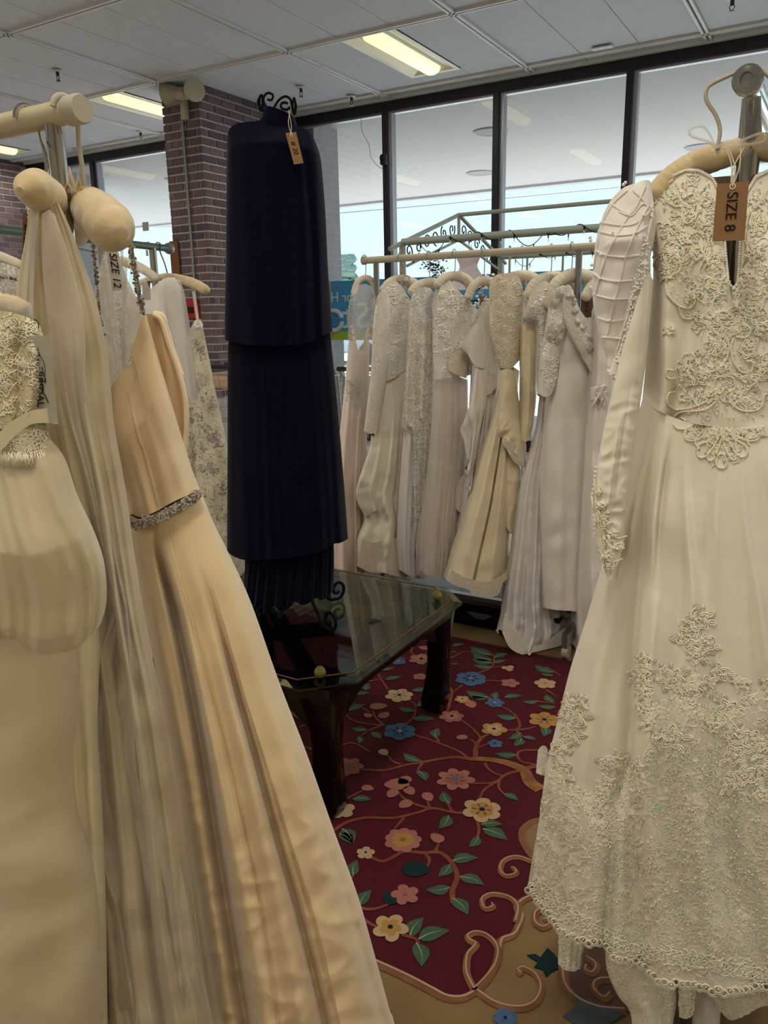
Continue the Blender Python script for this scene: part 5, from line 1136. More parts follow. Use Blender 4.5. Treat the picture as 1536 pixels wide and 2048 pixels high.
fr = cloth('lace_trim', g, 'lace_warm', P1.off(.006), [(-60, 905), (-5, 905), (30, 872), (60, 851), (88, 849)], [(94, 865), (98, 885)], [(-60, 940), (0, 925), (40, 915), (80, 915), (108, 918)], [(-60, 920)], depth=.05, nu=50, nv=16)
m_ = MB()
for i in range(120):
    x = R_.uniform(-10, 108); y = 905+R_.uniform(-4, 6); p, n = onto(fr, x, min(y, 910), .002)
    if p is not None: m_.tube([p, p-ZA*.008+P1.a*R_.uniform(-.002, .002), p-ZA*.016+P1.a*R_.uniform(-.003, .003)+P1.n*.002], [.0006, .0006, .0003], 4)
for i in range(26): put(fr, m_, motif_flower(4, False, i), R_.uniform(10, 98), R_.uniform(868, 905), R_.uniform(9, 14), R_.uniform(0, 6), .0008, .001)
o = m_.build('eyelash_fringe', 'cord_cream', g, True); o['kind'] = 'stuff'
cloth('bubble_skirt', g, 'organza_warm', P1.off(.008), [(-120, 900), (-30, 920), (20, 900), (60, 880), (100, 880)], [(128, 920), (150, 990), (180, 1060), (204, 1130), (210, 1200), (200, 1250)], [(-120, 1290), (-60, 1320), (0, 1290), (60, 1312), (100, 1308), (150, 1290), (185, 1250)], [(-120, 1100)],
      depth=[(0, .04), (.5, .085), (.9, .07), (1, .02)], nu=90, nv=90, ripple=(5, .002, .006, .1, .2), noise=(.003, .16), folds=[(.8, .85, .03, .05, -.010, .1, .6), (.65, .62, .05, .08, .012, .1, .6)], seed=33)
cloth('skirt', g, 'ivory_satin_warm', P1.off(-.03), [(-120, 1180), (0, 1200), (120, 1220), (195, 1210)], [(200, 1300), (196, 1450), (205, 1620), (212, 1800), (214, 1950)], [(-120, 2080), (0, 2085), (110, 2085), (216, 2078)], [(-120, 1500)], depth=[(0, .05), (1, .085)], nu=80, nv=100,
      ripple=(3, .004, .010, .3, .15), noise=(.003, .2), folds=[(.86, .9, .04, .04, -.02, .1, .4)], seed=34)
cloth('skirt_overlay', g, 'organza_warm', P1.off(.0), [(-120, 1230), (0, 1250), (90, 1290), (165, 1280)], [(160, 1400), (150, 1500), (160, 1620), (190, 1740), (205, 1900)], [(-120, 2080), (0, 2088), (110, 2088), (208, 2078)], [(-120, 1500)], depth=[(0, .06), (1, .08)], nu=60, nv=90, back=False, noise=(.004, .2), crumple=(.003, .25, .3, .6), seed=35)
cloth('train_panel', g, 'ivory_satin_warm', P2.off(-.03), [(150, 1900), (180, 1880), (212, 1860)], [(222, 1960)], [(60, 2090), (150, 2090), (240, 2090)], [(110, 1990)], depth=.02, nu=30, nv=24, back=False)
padded_hanger('padded hanger inside the lace-bodice gown at the left photo edge', P1.off(-.01), [(-108, 630), (-85, 612), (-50, 602), (-10, 607), (30, 618), (50, 632)], [(0, .012), (.5, .014), (1, .014)], 1.683, (-50, 602), material='pad_satin', railpt=(-1.14, .80, 1.683), side=(0, 1))
# printed sheer label ribbon beside the bodice
lb = strap('sheer_label', g, 'sheer_tag', P1.off(.035), [(80, 672), (84, 720), (88, 780), (94, 846)], .026, 0, .0004)
pl_ = P1.off(.0365); c0, c1 = pl_.hit(84, 700), pl_.hit(91, 815)
dn = (c1-c0)/np.linalg.norm(c1-c0)
text_obj('label_print', 'BRIDAL', .0115, frame4(pl_.hit(79.5, 778), dn, np.cross(pl_.n, dn)), 'ink', g, .0002, 'CENTER', 1.15)
def ink(P, w_): 
    Q = np.array([pl_.hit(x, y) for x, y in catmull(P, 40)]); MB().tube(Q, w_, 5).build('label_script', 'ink', g, True)
def Z6(x, y): return (x/5.6875, 560+y/5.6875)
ink([Z6(435, 765), Z6(432, 800), Z6(450, 850), Z6(480, 900), Z6(505, 960), Z6(512, 1040), Z6(508, 1120), Z6(515, 1160)], .00035)
ink([Z6(455, 850), Z6(432, 880), Z6(436, 960), Z6(450, 1003), Z6(436, 985), Z6(450, 960)], .00035)
ink([Z6(478, 985), Z6(490, 1050), Z6(510, 1110), Z6(520, 1155), Z6(500, 1165), Z6(478, 1120), Z6(470, 1180)], .0005)
ink([Z6(470, 1180), Z6(486, 1190), Z6(490, 1230), Z6(478, 1250), Z6(492, 1290), Z6(512, 1310), Z6(550, 1402)], .0006)
# --- sheer beaded gown between, behind the organza, with a white paper tag
Pm = PA.off(-.17)
g = dress('beaded_gown', 'pale sheer-net gown with lace bodice half hidden behind the champagne one', Pm, (250, 1500))
b_ = cloth('lace_bodice', g, 'lace_sheer', Pm, [(196, 560), (205, 510), (215, 500), (232, 520), (248, 560), (270, 600), (292, 628)], [(296, 680), (300, 760), (300, 860)], [(190, 980), (240, 990), (296, 980)], [(188, 620), (186, 760)], depth=.03, nu=50, nv=60, lt=True, ripple=(3, .002, .004, .2, .2))
cloth('skirt', g, 'ivory_satin', Pm.off(-.01), [(200, 700), (240, 720), (262, 740)], [(272, 900), (300, 1200)], [(170, 2000), (250, 2000), (330, 1990)], [(190, 1200)], depth=.04, nu=40, nv=40, ripple=(4, .002, .008, .2, .2))
cloth('sheer_panel', g, 'tulle_white', Pm.off(.035), [(262, 505), (266, 500)], [(292, 560), (318, 620)], [(250, 745), (270, 690), (300, 640)], [(255, 600)], depth=.003, nu=20, nv=24, back=False)
cloth('sheer_panel', g, 'tulle_white', Pm.off(.05), [(190, 500), (200, 495), (215, 500)], [(228, 600), (240, 700), (245, 760)], [(200, 850), (225, 850), (245, 800)], [(192, 620), (198, 760)], depth=.01, nu=30, nv=40, back=False, ripple=(4, .002, .005, .2, .2))
tag('white paper size tag reading SIZE 12 between the two beaded straps', Pm.off(.07), [(212, 500), (238, 505), (248, 578), (224, 582)], 'SIZE 12', .017, 'tag_white')
# ================================================================= SECOND RACK, left middle (gowns seen past the champagne one)
PR4 = Plane((-2.2, 2.16), (1, .04)); PR4b = Plane((-2.12, 1.62), (1, .04))
padded_hanger('slim padded hanger by the brick pilaster, carrying the silver-vined gown', PR4.off(.03), [(268, 570), (300, 560), (336, 553), (372, 562), (402, 574), (418, 584)], [(0, .010), (.5, .012), (.75, .017), (.95, .016), (1, .012)], 1.66, (336, 551), material='pad_satin', hookmat='steel', side=(1, 0), railpt=rail4(2.17))
padded_hanger('slim padded hanger on the chrome rail, its arm just above the white sheer sleeve', PR4b, [(205, 540), (235, 522), (262, 528), (292, 542), (318, 560)], [(0, .012), (.5, .013), (1, .011)], 1.66, (248, 522), material='pad_cream', side=(1, 0), railpt=rail4(1.62))
g = dress('beaded_gown', 'ivory strapless gown with silver beaded vines, just left of the navy dress', PR4, (400, 1150))
sk = cloth('gown_body', g, 'lace_silver', PR4, [(290, 700), (320, 690), (352, 690), (368, 686), (380, 660), (388, 642), (402, 638)], [(408, 668), (414, 700), (424, 760), (438, 830), (456, 920), (466, 1000), (478, 1080)], [(270, 1190), (360, 1200), (485, 1150)], [(285, 800), (278, 1000)], lt=True, depth=[(0, .03), (.3, .06), (1, .12)], nu=80, nv=110, folds=[(.8, .8, .06, .06, .014, .1, .6), (.6, .6, .05, .06, -.014, .1, .6)], noise=(.002, .1), seed=41)
R_ = random.Random(12); pts = [(x, y) for x, y in pts_in([(385, 640), (405, 640), (425, 750), (455, 900), (470, 1080), (380, 1080), (366, 860), (372, 700)], 700, 4) if math.sin(x*.35+y*.06)+math.sin(x*.1-y*.09) > .2]
bead_part('silver_beads', scatter_on(sk, pts[::2]), .0028, 'rhinestone', g); bead_part('dark_beads', scatter_on(sk, pts[1::3]), .0024, 'rhinestone_dark', g)
m_ = MB()
for i in range(60): x, y = pts[i*3 % len(pts)]; put(sk, m_, motif_leaf(i) if i % 2 else motif_scroll(.9, i), x, y, R_.uniform(6, 11), R_.uniform(0, 6), .0011, .001)
o = m_.build('vine_embroidery', 'rhinestone', g, True); o['kind'] = 'stuff'
bead_part('edge_beads', scatter_on(sk, [(398+R_.uniform(-9, 6), 642+R_.uniform(0, 14)) for _ in range(60)]), .0035, 'pearl_white', g)
strap('hanging_loop', g, 'tulle_white', PR4.off(.02), [(387, 582), (391, 610), (396, 644)], .012)
Pw = PR4b.off(-.18)
g = dress('sleeved_gown', 'plain white gown with sheer white sleeve behind the champagne bodice', Pw, (330, 1000))
cloth('gown_body', g, 'lilac_white', Pw, [(262, 600), (290, 585), (316, 566), (330, 556), (348, 555)], [(360, 580), (362, 640), (352, 720), (345, 800)], [(250, 1200), (310, 1210), (375, 1190)], [(255, 800)], depth=[(0, .03), (1, .08)], nu=60, nv=70, ripple=(3, .003, .01, .2, .2))
cloth('sleeve', g, 'tulle_white', Pw.off(.05), [(322, 572), (334, 560), (348, 558), (358, 572)], [(368, 600), (378, 670), (386, 740)], [(370, 800), (380, 802), (391, 800)], [(328, 620), (340, 655), (352, 700), (362, 750)], depth=.025, nu=30, nv=50, ripple=(2, .003, .004, .1, .2))
cloth('sleeve_lining', g, 'white_satin', Pw.off(.045), [(330, 568), (340, 562), (352, 566)], [(366, 620), (376, 700)], [(372, 798), (388, 798)], [(338, 640), (352, 700), (364, 760)], depth=.018, nu=20, nv=36)
g = dress('bridal_separate', 'small ivory satin top hung low on the second rack behind the white sleeve', PR4.off(-.06), (350, 900))
cloth('gown_body', g, 'cream_satin', PR4.off(-.06), [(340, 668), (350, 660), (360, 668)], [(372, 700), (372, 750)], [(335, 800), (372, 790)], [(338, 720)], depth=.04, nu=24, nv=30)
tag('brown paper tag seen between the hanger and the white gown', PR4b.off(-.02), [(284, 565), (300, 562), (301, 600), (286, 600)], '', .01, 'kraft_dark', strpx=(292, 545))
# gown shapes at the left edge, far end of the same rack
P5 = Plane((-2.08, 1.25), (1, .04))
padded_hanger('cream padded hanger at the left photo edge, in front of the brick wall', P5, [(-70, 540), (-40, 520), (-10, 512), (20, 522), (44, 534)], [(0, .010), (.5, .013), (1, .012)], 1.66, (-12, 510), side=(1, 0), railpt=rail4(1.25))
g = dress('lace_gown', 'sheer ivory lace gown hanging at the left photo edge before the brick wall', P5, (0, 1200))
cloth('gown_body', g, 'lace_sheer', P5.off(.0), [(-80, 560), (-50, 532), (-10, 524), (20, 530), (42, 540)], [(46, 570), (48, 640)], [(-120, 1500), (0, 1500), (70, 1480)], [(-90, 800)], depth=.05, nu=50, nv=80, ripple=(6, .006, .012, .2, .1))
cloth('lining', g, 'blush', P5.off(-.01), [(-60, 600), (-10, 590), (36, 620)], [(40, 700)], [(-100, 1500), (60, 1480)], [(-80, 800)], depth=.03, nu=30, nv=40)

# ================================================================= NAVY DRESS ON A WROUGHT-IRON STAND
PN = Plane((-1.45, 1.92), (.861, .508))
st = thing('dress_stand', 'black wrought-iron dress form stand with scrolled top and feet on the glass table', 'stand', (-1.47, 1.93, TZ))
cN = PN.hit(557, 700); cx_, cy_ = cN[0], cN[1]; L2 = lambda u, z, n=0: PN.w(((cN-PN.o) @ PN.a)+u, z, n)
MB().tube([L2(0, TZ+.08), L2(0, 1.9)], .012, 12).build('pole', 'iron_black', st, True)
for k in range(4):
    th = PI/4+k*PI/2+.5; dv = np.array([math.cos(th), math.sin(th), 0]); b0 = np.array([cx_, cy_, TZ+.16])
    P = catmull([b0, b0+dv*.05-ZA*.02, b0+dv*.12-ZA*.09, b0+dv*.16-ZA*.144, b0+dv*.20-ZA*.150], 20); sp_ = spiral(b0+dv*.195-ZA*.118, .035, .010, 1.1, dv, ZA, 20, -PI/2, 1)
    MB().tube(np.vstack([P[:-1], sp_]), .0058, 8).build('foot', 'iron_black', st, True)
def pn(x, y, o=0.0): return PN.off(o).hit(x, y)
for P_, nm in (([(548, 240), (535, 228), (522, 218), (516, 205), (520, 194), (526, 190)], 'scroll'), ([(560, 240), (545, 225), (530, 210), (527, 196), (535, 186), (546, 190), (543, 200), (535, 199)], 'scroll'), ([(548, 215), (558, 200), (570, 193), (580, 198), (584, 212), (590, 230)], 'scroll'),
               ([(590, 228), (592, 212), (588, 200)], 'scroll'), ([(580, 214), (574, 219), (564, 217), (562, 209), (568, 205), (576, 207)], 'scroll')):
    MB().tube(np.array([pn(x, y, .03) for x, y in catmull(P_, 26)]), .0034, 7).build(nm, 'iron_black', st, True)
for cx2, cy2, w_ in ((522, 206, 5), (588, 212, 4)):
    for k in range(3):
        t = np.linspace(0, 2*PI, 20); MB().tube(np.array([pn(cx2+(w_*(1-k*.3))*math.cos(q), cy2+17*math.sin(q)*(1-.12*k), .03) for q in t]), .0016, 6).build('basket_wire', 'iron_black', st, True)
MB().tube([L2(0, 1.80), L2(0, 1.93)], [.05, .045], 16).build('neck', 'iron_black', st, True)
g = dress('navy_dress', 'long navy blue high-necked dress with a cape top on the iron stand', PN, (560, 1200))
nb = cloth('underskirt', g, 'navy', PN.off(-.01), [(470, 1040), (560, 1040), (666, 1040)], [(668, 1100), (668, 1150)], [(488, 1170), (494, 1195), (508, 1212), (520, 1224), (535, 1226), (548, 1212), (560, 1222), (576, 1218), (590, 1204), (604, 1210), (618, 1206), (632, 1196), (645, 1200), (667, 1180)], [(489, 1100)], depth=.11, nu=110, nv=40, ripple=(9, .004, .010, .1, .05))
cloth('skirt', g, 'navy', PN, [(462, 640), (560, 650), (658, 640)], [(664, 700), (674, 800), (685, 930), (692, 1020)], [(454, 1104), (470, 1114), (490, 1120), (520, 1120), (560, 1118), (600, 1112), (640, 1104), (668, 1088), (680, 1086), (696, 1078)], [(456, 700), (455, 900)], depth=[(0, .10), (1, .14)], nu=100, nv=80, ripple=(5, .001, .005, .2, .06))
cloth('cape_top', g, 'navy', PN.off(.01), [(454, 276), (459, 258), (472, 248), (490, 244), (514, 242), (545, 240), (575, 244), (600, 254), (618, 264), (630, 282)], [(640, 310), (645, 350), (651, 430), (655, 520), (660, 600), (663, 640)], [(449, 676), (456, 682), (500, 690), (560, 692), (620, 684), (665, 662)], [(453, 350), (452, 500), (450, 600)], depth=[(0, .03), (.1, .10), (1, .13)], nu=100, nv=90, ripple=(3, .001, .008, .15, .06), folds=[(.8, .86, .03, .03, -.012, .05, .3)])
cloth('collar', g, 'navy', PN.off(.015), [(528, 216), (536, 212), (552, 216), (572, 224), (590, 236)], [(594, 250), (600, 266)], [(510, 252), (545, 256), (575, 262), (604, 268)], [(524, 232)], depth=.045, nu=36, nv=16)
tag('kraft paper tag on string hanging from the top of the navy dress', PN.off(.135), [(571, 266), (592, 264), (607, 326), (588, 329)], '# 20', .018, 'kraft', strpx=(577, 222))
# ================================================================= ROW OF GOWNS ON THE FAR RACK
def PB(px, off=0.0): return Plane(PY(px, 505, 3.1)[:2], (.6, .8)).off(off)
BD = dict(back=True)
def arc(px0, y0, px1, y1, pk, r=.017): 
    xm = (px0+px1)/2; return [(px0, y0), (px0+(xm-px0)*.4, pk+(y0-pk)*.25), (xm, pk), (px1-(px1-xm)*.4, pk+(y1-pk)*.25), (px1, y1)]
def hang(label, pl, P, r=.018, bow=None):
    r *= 1.3; return padded_hanger(label, pl, P, [(0, r*.8), (.5, r*.85), (.85, r), (1, r*.85)], 1.642, P[len(P)//2], material='pad_cream', group='padded hangers on the far rack', bow=bow, side=(0, 1), hr=.002)
# 1 halter gown with beaded neck, leftmost
p = PB(738)
hang('narrow arched padded hanger at the left end of the far rack', p, arc(706, 590, 754, 586, 556), .012)
g = dress('halter_gown', 'sheer-topped blush gown with silver beaded halter, leftmost on the far rack', p, (700, 1120))
cloth('skirt', g, 'blush', p, [(704, 640), (716, 700), (728, 700), (738, 650)], [(738, 760), (734, 900), (738, 1050)], [(664, 1135), (700, 1150), (745, 1140)], [(697, 700), (688, 800), (672, 950), (668, 1050)], depth=[(0, .03), (.3, .06), (1, .10)], nu=60, nv=90, ripple=(3, .002, 0.0204, .2, .1), lt=True)
t_ = cloth('sheer_top', g, 'tulle_white', p.off(.03), [(698, 606), (704, 585), (716, 572), (732, 568), (746, 578), (752, 600)], [(748, 680), (742, 760)], [(690, 800), (715, 830), (738, 880)], [(696, 680)], depth=.03, nu=40, nv=50, back=False)
R_ = random.Random(3); bead_part('halter_beads', scatter_on(t_, [(701+R_.gauss(0, 4)+(y-600)*.0, y) for y in [R_.uniform(590, 680) for _ in range(150)]]+[(743+R_.gauss(0, 4), R_.uniform(585, 690)) for _ in range(110)]), .0032, 'rhinestone', g)
bead_part('bodice_beads', scatter_on(t_, [(R_.uniform(693, 722), R_.uniform(760, 812)) for _ in range(80)]), .0028, 'rhinestone', g)
# 2 long-sleeved ivory satin gown
p = PB(800)
hang('padded hanger with grey ribbon bow in the ivory long-sleeved gown', p, arc(764, 585, 838, 582, 560), .018, bow=.03)
g = dress('wedding_gown', 'ivory satin gown with long lace sleeve, second from the left of the far rack', p, (760, 1140))
cloth('skirt', g, 'ivory_satin', p, [(762, 620), (790, 600), (812, 640), (828, 690)], [(832, 800), (826, 900), (838, 1000), (846, 1080)], [(716, 1130), (740, 1142), (768, 1146), (800, 1152), (832, 1146)], [(758, 760), (752, 850), (740, 920), (714, 990), (730, 1035), (716, 1080)], depth=[(0, .03), (.4, .06), (1, .10)], nu=90, nv=110, lt=True,
      folds=[(.35, .45, .05, .06, .028, .3, .6), (.55, .6, .03, .04, -.03, .3, .6), (.75, .8, .06, .05, .02, .3, .7), (.15, .2, .06, .06, -.02, .4, .8)], noise=(.003, .1), crumple=(.004, .12, .3, .5), seed=51)
bl_ = cloth('lace_bodice', g, 'lace_ivory', p.off(.02), [(757, 605), (762, 582), (775, 566), (790, 560), (806, 575), (820, 600), (838, 640)], [(836, 690), (824, 735)], [(752, 760), (780, 760), (820, 738)], [(752, 680)], depth=.035, nu=50, nv=40, lt=True)
cloth('lace_sleeve', g, 'lace_ivory', p.off(.05), [(752, 612), (760, 590), (772, 580), (780, 600)], [(782, 660), (776, 740), (764, 810)], [(728, 862), (742, 868), (756, 862)], [(746, 660), (742, 740), (736, 800)], depth=.025, nu=26, nv=60)
cloth('train_fold', g, 'ivory_satin', p.off(.035), [(742, 870), (752, 872), (768, 850), (782, 870)], [(790, 940), (784, 1010)], [(730, 1035), (755, 1020), (782, 1012)], [(738, 900), (712, 985)], depth=.03, nu=40, nv=40, folds=[(.5, .4, .08, .08, .02, 0, .5)], noise=(.003, .08))
h_ = cloth('lace_hem', g, 'lace_peach', p.off(.085), [(722, 1078), (745, 1085), (768, 1080)], [(766, 1110), (764, 1140)], [(714, 1132), (738, 1144), (762, 1146)], [(718, 1105)], depth=.02, nu=30, nv=20, back=False)
cloth('lace_hem', g, 'lace_peach', p.off(.085), [(782, 1080), (795, 1076), (812, 1090), (830, 1108)], [(832, 1130)], [(770, 1146), (800, 1154), (832, 1150)], [(775, 1112)], depth=.02, nu=30, nv=20, back=False)
# 3 lace-curtain gown
p = PB(858)
hang('padded hanger with a dark tie in the gown with the lace column', p, arc(820, 590, 896, 588, 566), .018)
g = dress('wedding_gown', 'white gown with sheer floral lace column down the front, third on the far rack', p, (850, 1150))
cloth('underdress', g, 'lilac_white', p, [(818, 640), (845, 640), (885, 645)], [(892, 760), (885, 900), (872, 1060)], [(798, 1140), (830, 1156), (868, 1156)], [(812, 800), (800, 960), (794, 1080)], depth=[(0, .03), (1, .08)], nu=70, nv=90, ripple=(4, .004, 0.0260, .2, .1))
lc = cloth('lace_overlay', g, 'lace_sheer', p.off(.05), [(818, 620), (822, 596), (832, 580), (850, 574), (866, 582), (885, 612), (903, 625)], [(900, 700), (893, 820), (880, 930), (872, 1040)], [(826, 1150), (845, 1156), (866, 1150)], [(812, 740), (806, 850), (825, 880), (824, 1000)], depth=[(0, .02), (1, .05)], nu=60, nv=90, ripple=(4, .004, 0.0170, .1, .1), back=False)
m_ = MB(); R_ = random.Random(6)
for i in range(46): put(lc, m_, motif_flower(5, False, i) if i % 3 else motif_leaf(i), R_.uniform(826, 876), R_.uniform(640, 1130), R_.uniform(6, 10), R_.uniform(0, 6), .0016, .001)
o = m_.build('lace_flowers', 'cord_white', g, True); o['kind'] = 'stuff'
# 4 tulle gown with lace collar
p = PB(912)
hang('padded hanger arch above the high lace collar', p, arc(872, 575, 945, 578, 552), .017)
g = dress('wedding_gown', 'soft tulle-skirted gown with a high scalloped lace collar, fourth on the far rack', p, (870, 1150))
cloth('underskirt', g, 'blush', p, [(868, 760), (900, 750), (935, 760)], [(935, 900), (928, 1040)], [(838, 1142), (870, 1156), (912, 1150)], [(860, 900), (842, 1050)], depth=[(0, .04), (1, .10)], nu=60, nv=70, ripple=(4, .004, 0.0238, .1, .1))
cloth('tulle_skirt', g, 'tulle_white', p.off(.05), [(868, 740), (900, 740), (936, 745)], [(936, 860), (924, 980), (918, 1040), (922, 1100)], [(836, 1150), (850, 1158), (880, 1158), (914, 1150)], [(862, 880), (848, 1000), (838, 1080)], depth=[(0, .04), (1, .10)], nu=70, nv=80, ripple=(3, .004, 0.0238, .3, .1), noise=(.004, .1))
co = cloth('lace_bodice', g, 'lace_ivory', p.off(.03), [(868, 640), (872, 600), (880, 575), (900, 560), (912, 575), (925, 590), (938, 600), (955, 620)], [(952, 680), (942, 745)], [(868, 760), (905, 755), (942, 750)], [(866, 700)], depth=.04, nu=50, nv=40, lt=True)
cloth('lace_sleeve', g, 'lace_peach', p.off(.09), [(898, 720), (912, 700), (930, 705), (938, 720)], [(936, 742)], [(898, 740), (910, 748), (932, 756)], [(896, 730)], depth=.03, nu=24, nv=16)
cloth('lace_cuff', g, 'lace_peach', p.off(.09), [(918, 960), (926, 950), (936, 960)], [(938, 985), (935, 1010)], [(910, 1015), (922, 1026), (930, 1018)], [(912, 985)], depth=.02, nu=20, nv=20)
# 5 white gown with ruffle
p = PB(968)
hang('padded hanger behind the white ruffle-sleeved gown', p, arc(934, 600, 1000, 590, 562), .016)
g = dress('wedding_gown', 'cool white satin gown with a pointed ruffle sleeve, fifth on the far rack', p, (950, 1140))
cloth('skirt', g, 'lilac_white', p, [(945, 700), (970, 690), (1000, 690)], [(1000, 800), (985, 900), (960, 1000), (950, 1080)], [(905, 1120), (925, 1130), (948, 1120)], [(940, 800), (932, 900), (925, 1000)], depth=[(0, .04), (1, .07)], nu=60, nv=70, ripple=(3, .004, 0.0238, .3, .1))
cloth('beaded_bodice', g, 'lace_ivory', p.off(.03), [(948, 660), (960, 625), (975, 602), (988, 596), (1000, 620)], [(1002, 680), (998, 760)], [(945, 780), (975, 790), (998, 770)], [(944, 720)], depth=.035, nu=36, nv=36, lt=True)
cloth('ruffle_sleeve', g, 'white_satin', p.off(.065), [(918, 698), (934, 675), (952, 648), (966, 640)], [(972, 690), (970, 730)], [(934, 706), (948, 730), (960, 736), (968, 738)], [(922, 700)], depth=.02, nu=30, nv=24, lt=True)
cloth('ruffle', g, 'white_satin', p.off(.07), [(950, 735), (966, 740), (975, 735)], [(972, 800), (958, 870), (948, 930), (944, 990)], [(920, 860), (932, 900), (940, 1000)], [(944, 790), (932, 830)], depth=.012, nu=26, nv=60, ripple=(2, .004, 0.0260, .2, .4))
# 6 cream satin gown with puffed sleeve
p = PB(1024)
hang('padded hanger with thick arch above the tall lace bodice', p, arc(1000, 580, 1086, 585, 552), .020)
g = dress('wedding_gown', 'cream satin gown with tall lace bodice, two skirt panels and puffed sleeve', p, (960, 1185))
cloth('skirt', g, 'cream_satin', p, [(1004, 735), (1022, 732), (1040, 742)], [(1034, 800), (1030, 900), (1024, 1000), (1020, 1080), (1018, 1140)], [(892, 1158), (910, 1166), (936, 1176), (942, 1178), (972, 1184), (1000, 1172), (1018, 1150)], [(996, 800), (966, 900), (940, 1000), (915, 1080)], depth=[(0, .03), (.4, .07), (1, .12)], nu=110, nv=110, ripple=(3, .002, 0.0040, .1, .02), folds=[(.5, .40, .02, .015, -.035, .02, .4), (.7, .66, .10, .12, .022, .1, .6), (.25, .2, .1, .1, .022, .1, .6)], noise=(.003, .15), seed=61)
hm = cloth('lace_hem', g, 'lace_peach', p.off(.125), [(900, 1138), (925, 1152), (942, 1158), (975, 1164), (1000, 1152), (1014, 1140)], [(1016, 1150)], [(892, 1160), (912, 1172), (938, 1180), (945, 1188), (980, 1194), (998, 1188), (1006, 1165), (1018, 1156)], [(895, 1150)], depth=.02, nu=70, nv=14, back=False)
lb_ = cloth('lace_bodice', g, 'lace_peach', p.off(.045), [(984, 612), (988, 572), (998, 552), (1016, 546), (1036, 552), (1046, 580), (1048, 600)], [(1046, 650), (1040, 690)], [(1000, 735), (1020, 738), (1040, 720)], [(982, 660), (990, 700)], depth=.04, nu=50, nv=50)
m_ = MB()
for i in range(44): put(lb_, m_, motif_flower(4, False, i), R_.uniform(988, 1044), R_.uniform(556, 730), R_.uniform(6, 10), R_.uniform(0, 6), .0016, .001)
o = m_.build('lace_flowers', 'cord_cream', g, True); o['kind'] = 'stuff'
cloth('puff_sleeve', g, 'cream_satin', p.off(.085), [(1044, 652), (1052, 644), (1066, 646), (1074, 660)], [(1076, 700), (1074, 780), (1068, 840), (1062, 872)], [(1040, 880), (1050, 884), (1064, 876)], [(1042, 720), (1042, 800)], depth=.04, nu=40, nv=60, folds=[(.5, .5, .1, .1, .01, 0, .4)], noise=(.002, .08))
cloth('puff_sleeve', g, 'cream_satin', p.off(.075), [(1002, 740), (1016, 738), (1030, 742)], [(1038, 800), (1042, 850), (1052, 890), (1050, 930)], [(1018, 880), (1034, 915), (1048, 935)], [(1000, 800), (996, 850), (1002, 872)], depth=.045, nu=46, nv=60, crumple=(.006, .09, .5, .8), noise=(.002, .08))
cloth('lace_cuff', g, 'lace_peach', p.off(.10), [(1004, 876), (1020, 880), (1044, 900)], [(1052, 920)], [(1010, 895), (1030, 925), (1050, 936)], [(1004, 886)], depth=.02, nu=24, nv=14)
cloth('hanging_sleeve', g, 'cream_satin', p.off(.06), [(1014, 910), (1030, 920), (1042, 940)], [(1042, 980), (1034, 1040), (1028, 1068)], [(1012, 1052), (1020, 1066), (1028, 1070)], [(1010, 960), (1010, 1010)], depth=.025, nu=24, nv=40, noise=(.003, .06))
# 7 pleated grey-white gown trailing on the rug
p = PB(1085)
hang('padded hanger seen through the gap beside the lace cap sleeve', p, arc(1052, 600, 1150, 580, 556), .021, bow=.022)
g = dress('wedding_gown', 'long grey-white pleated gown with lace cap sleeve, its lace train lying on the rug', p, (1080, 1310))
cloth('skirt', g, 'lilac_white', p.off(.02), [(1082, 790), (1095, 780), (1110, 790)], [(1120, 900), (1128, 1040), (1138, 1180), (1152, 1240), (1132, 1275)], [(1006, 1262), (1020, 1292), (1050, 1308), (1076, 1320), (1100, 1305), (1136, 1282)], [(1074, 860), (1046, 960), (1030, 1080), (1014, 1180)], depth=[(0, .03), (.4, .06), (1, .13)], nu=120, nv=130, ripple=(4, .003, 0.0200, .2, .05), folds=[(.5, .5, .05, .07, .03, .5, .9), (.3, .3, .04, .05, -.03, .5, .9)], crumple=(.006, .14, .7, .9), noise=(.002, .1), seed=71)
h7 = cloth('lace_hem', g, 'lace_ivory', p.off(.16), [(1010, 1225), (1030, 1255), (1055, 1285), (1080, 1290), (1110, 1270), (1134, 1250)], [(1138, 1264)], [(1004, 1264), (1020, 1296), (1050, 1312), (1077, 1324), (1102, 1308), (1138, 1284)], [(1006, 1245)], depth=.02, nu=60, nv=18, back=False)
b7 = cloth('lace_bodice', g, 'lace_ivory', p.off(.05), [(1052, 618), (1060, 590), (1075, 570), (1092, 562), (1108, 580)], [(1112, 640), (1112, 700), (1106, 760)], [(1078, 790), (1095, 796), (1106, 790)], [(1050, 640), (1076, 650), (1078, 720)], depth=.04, nu=44, nv=50)
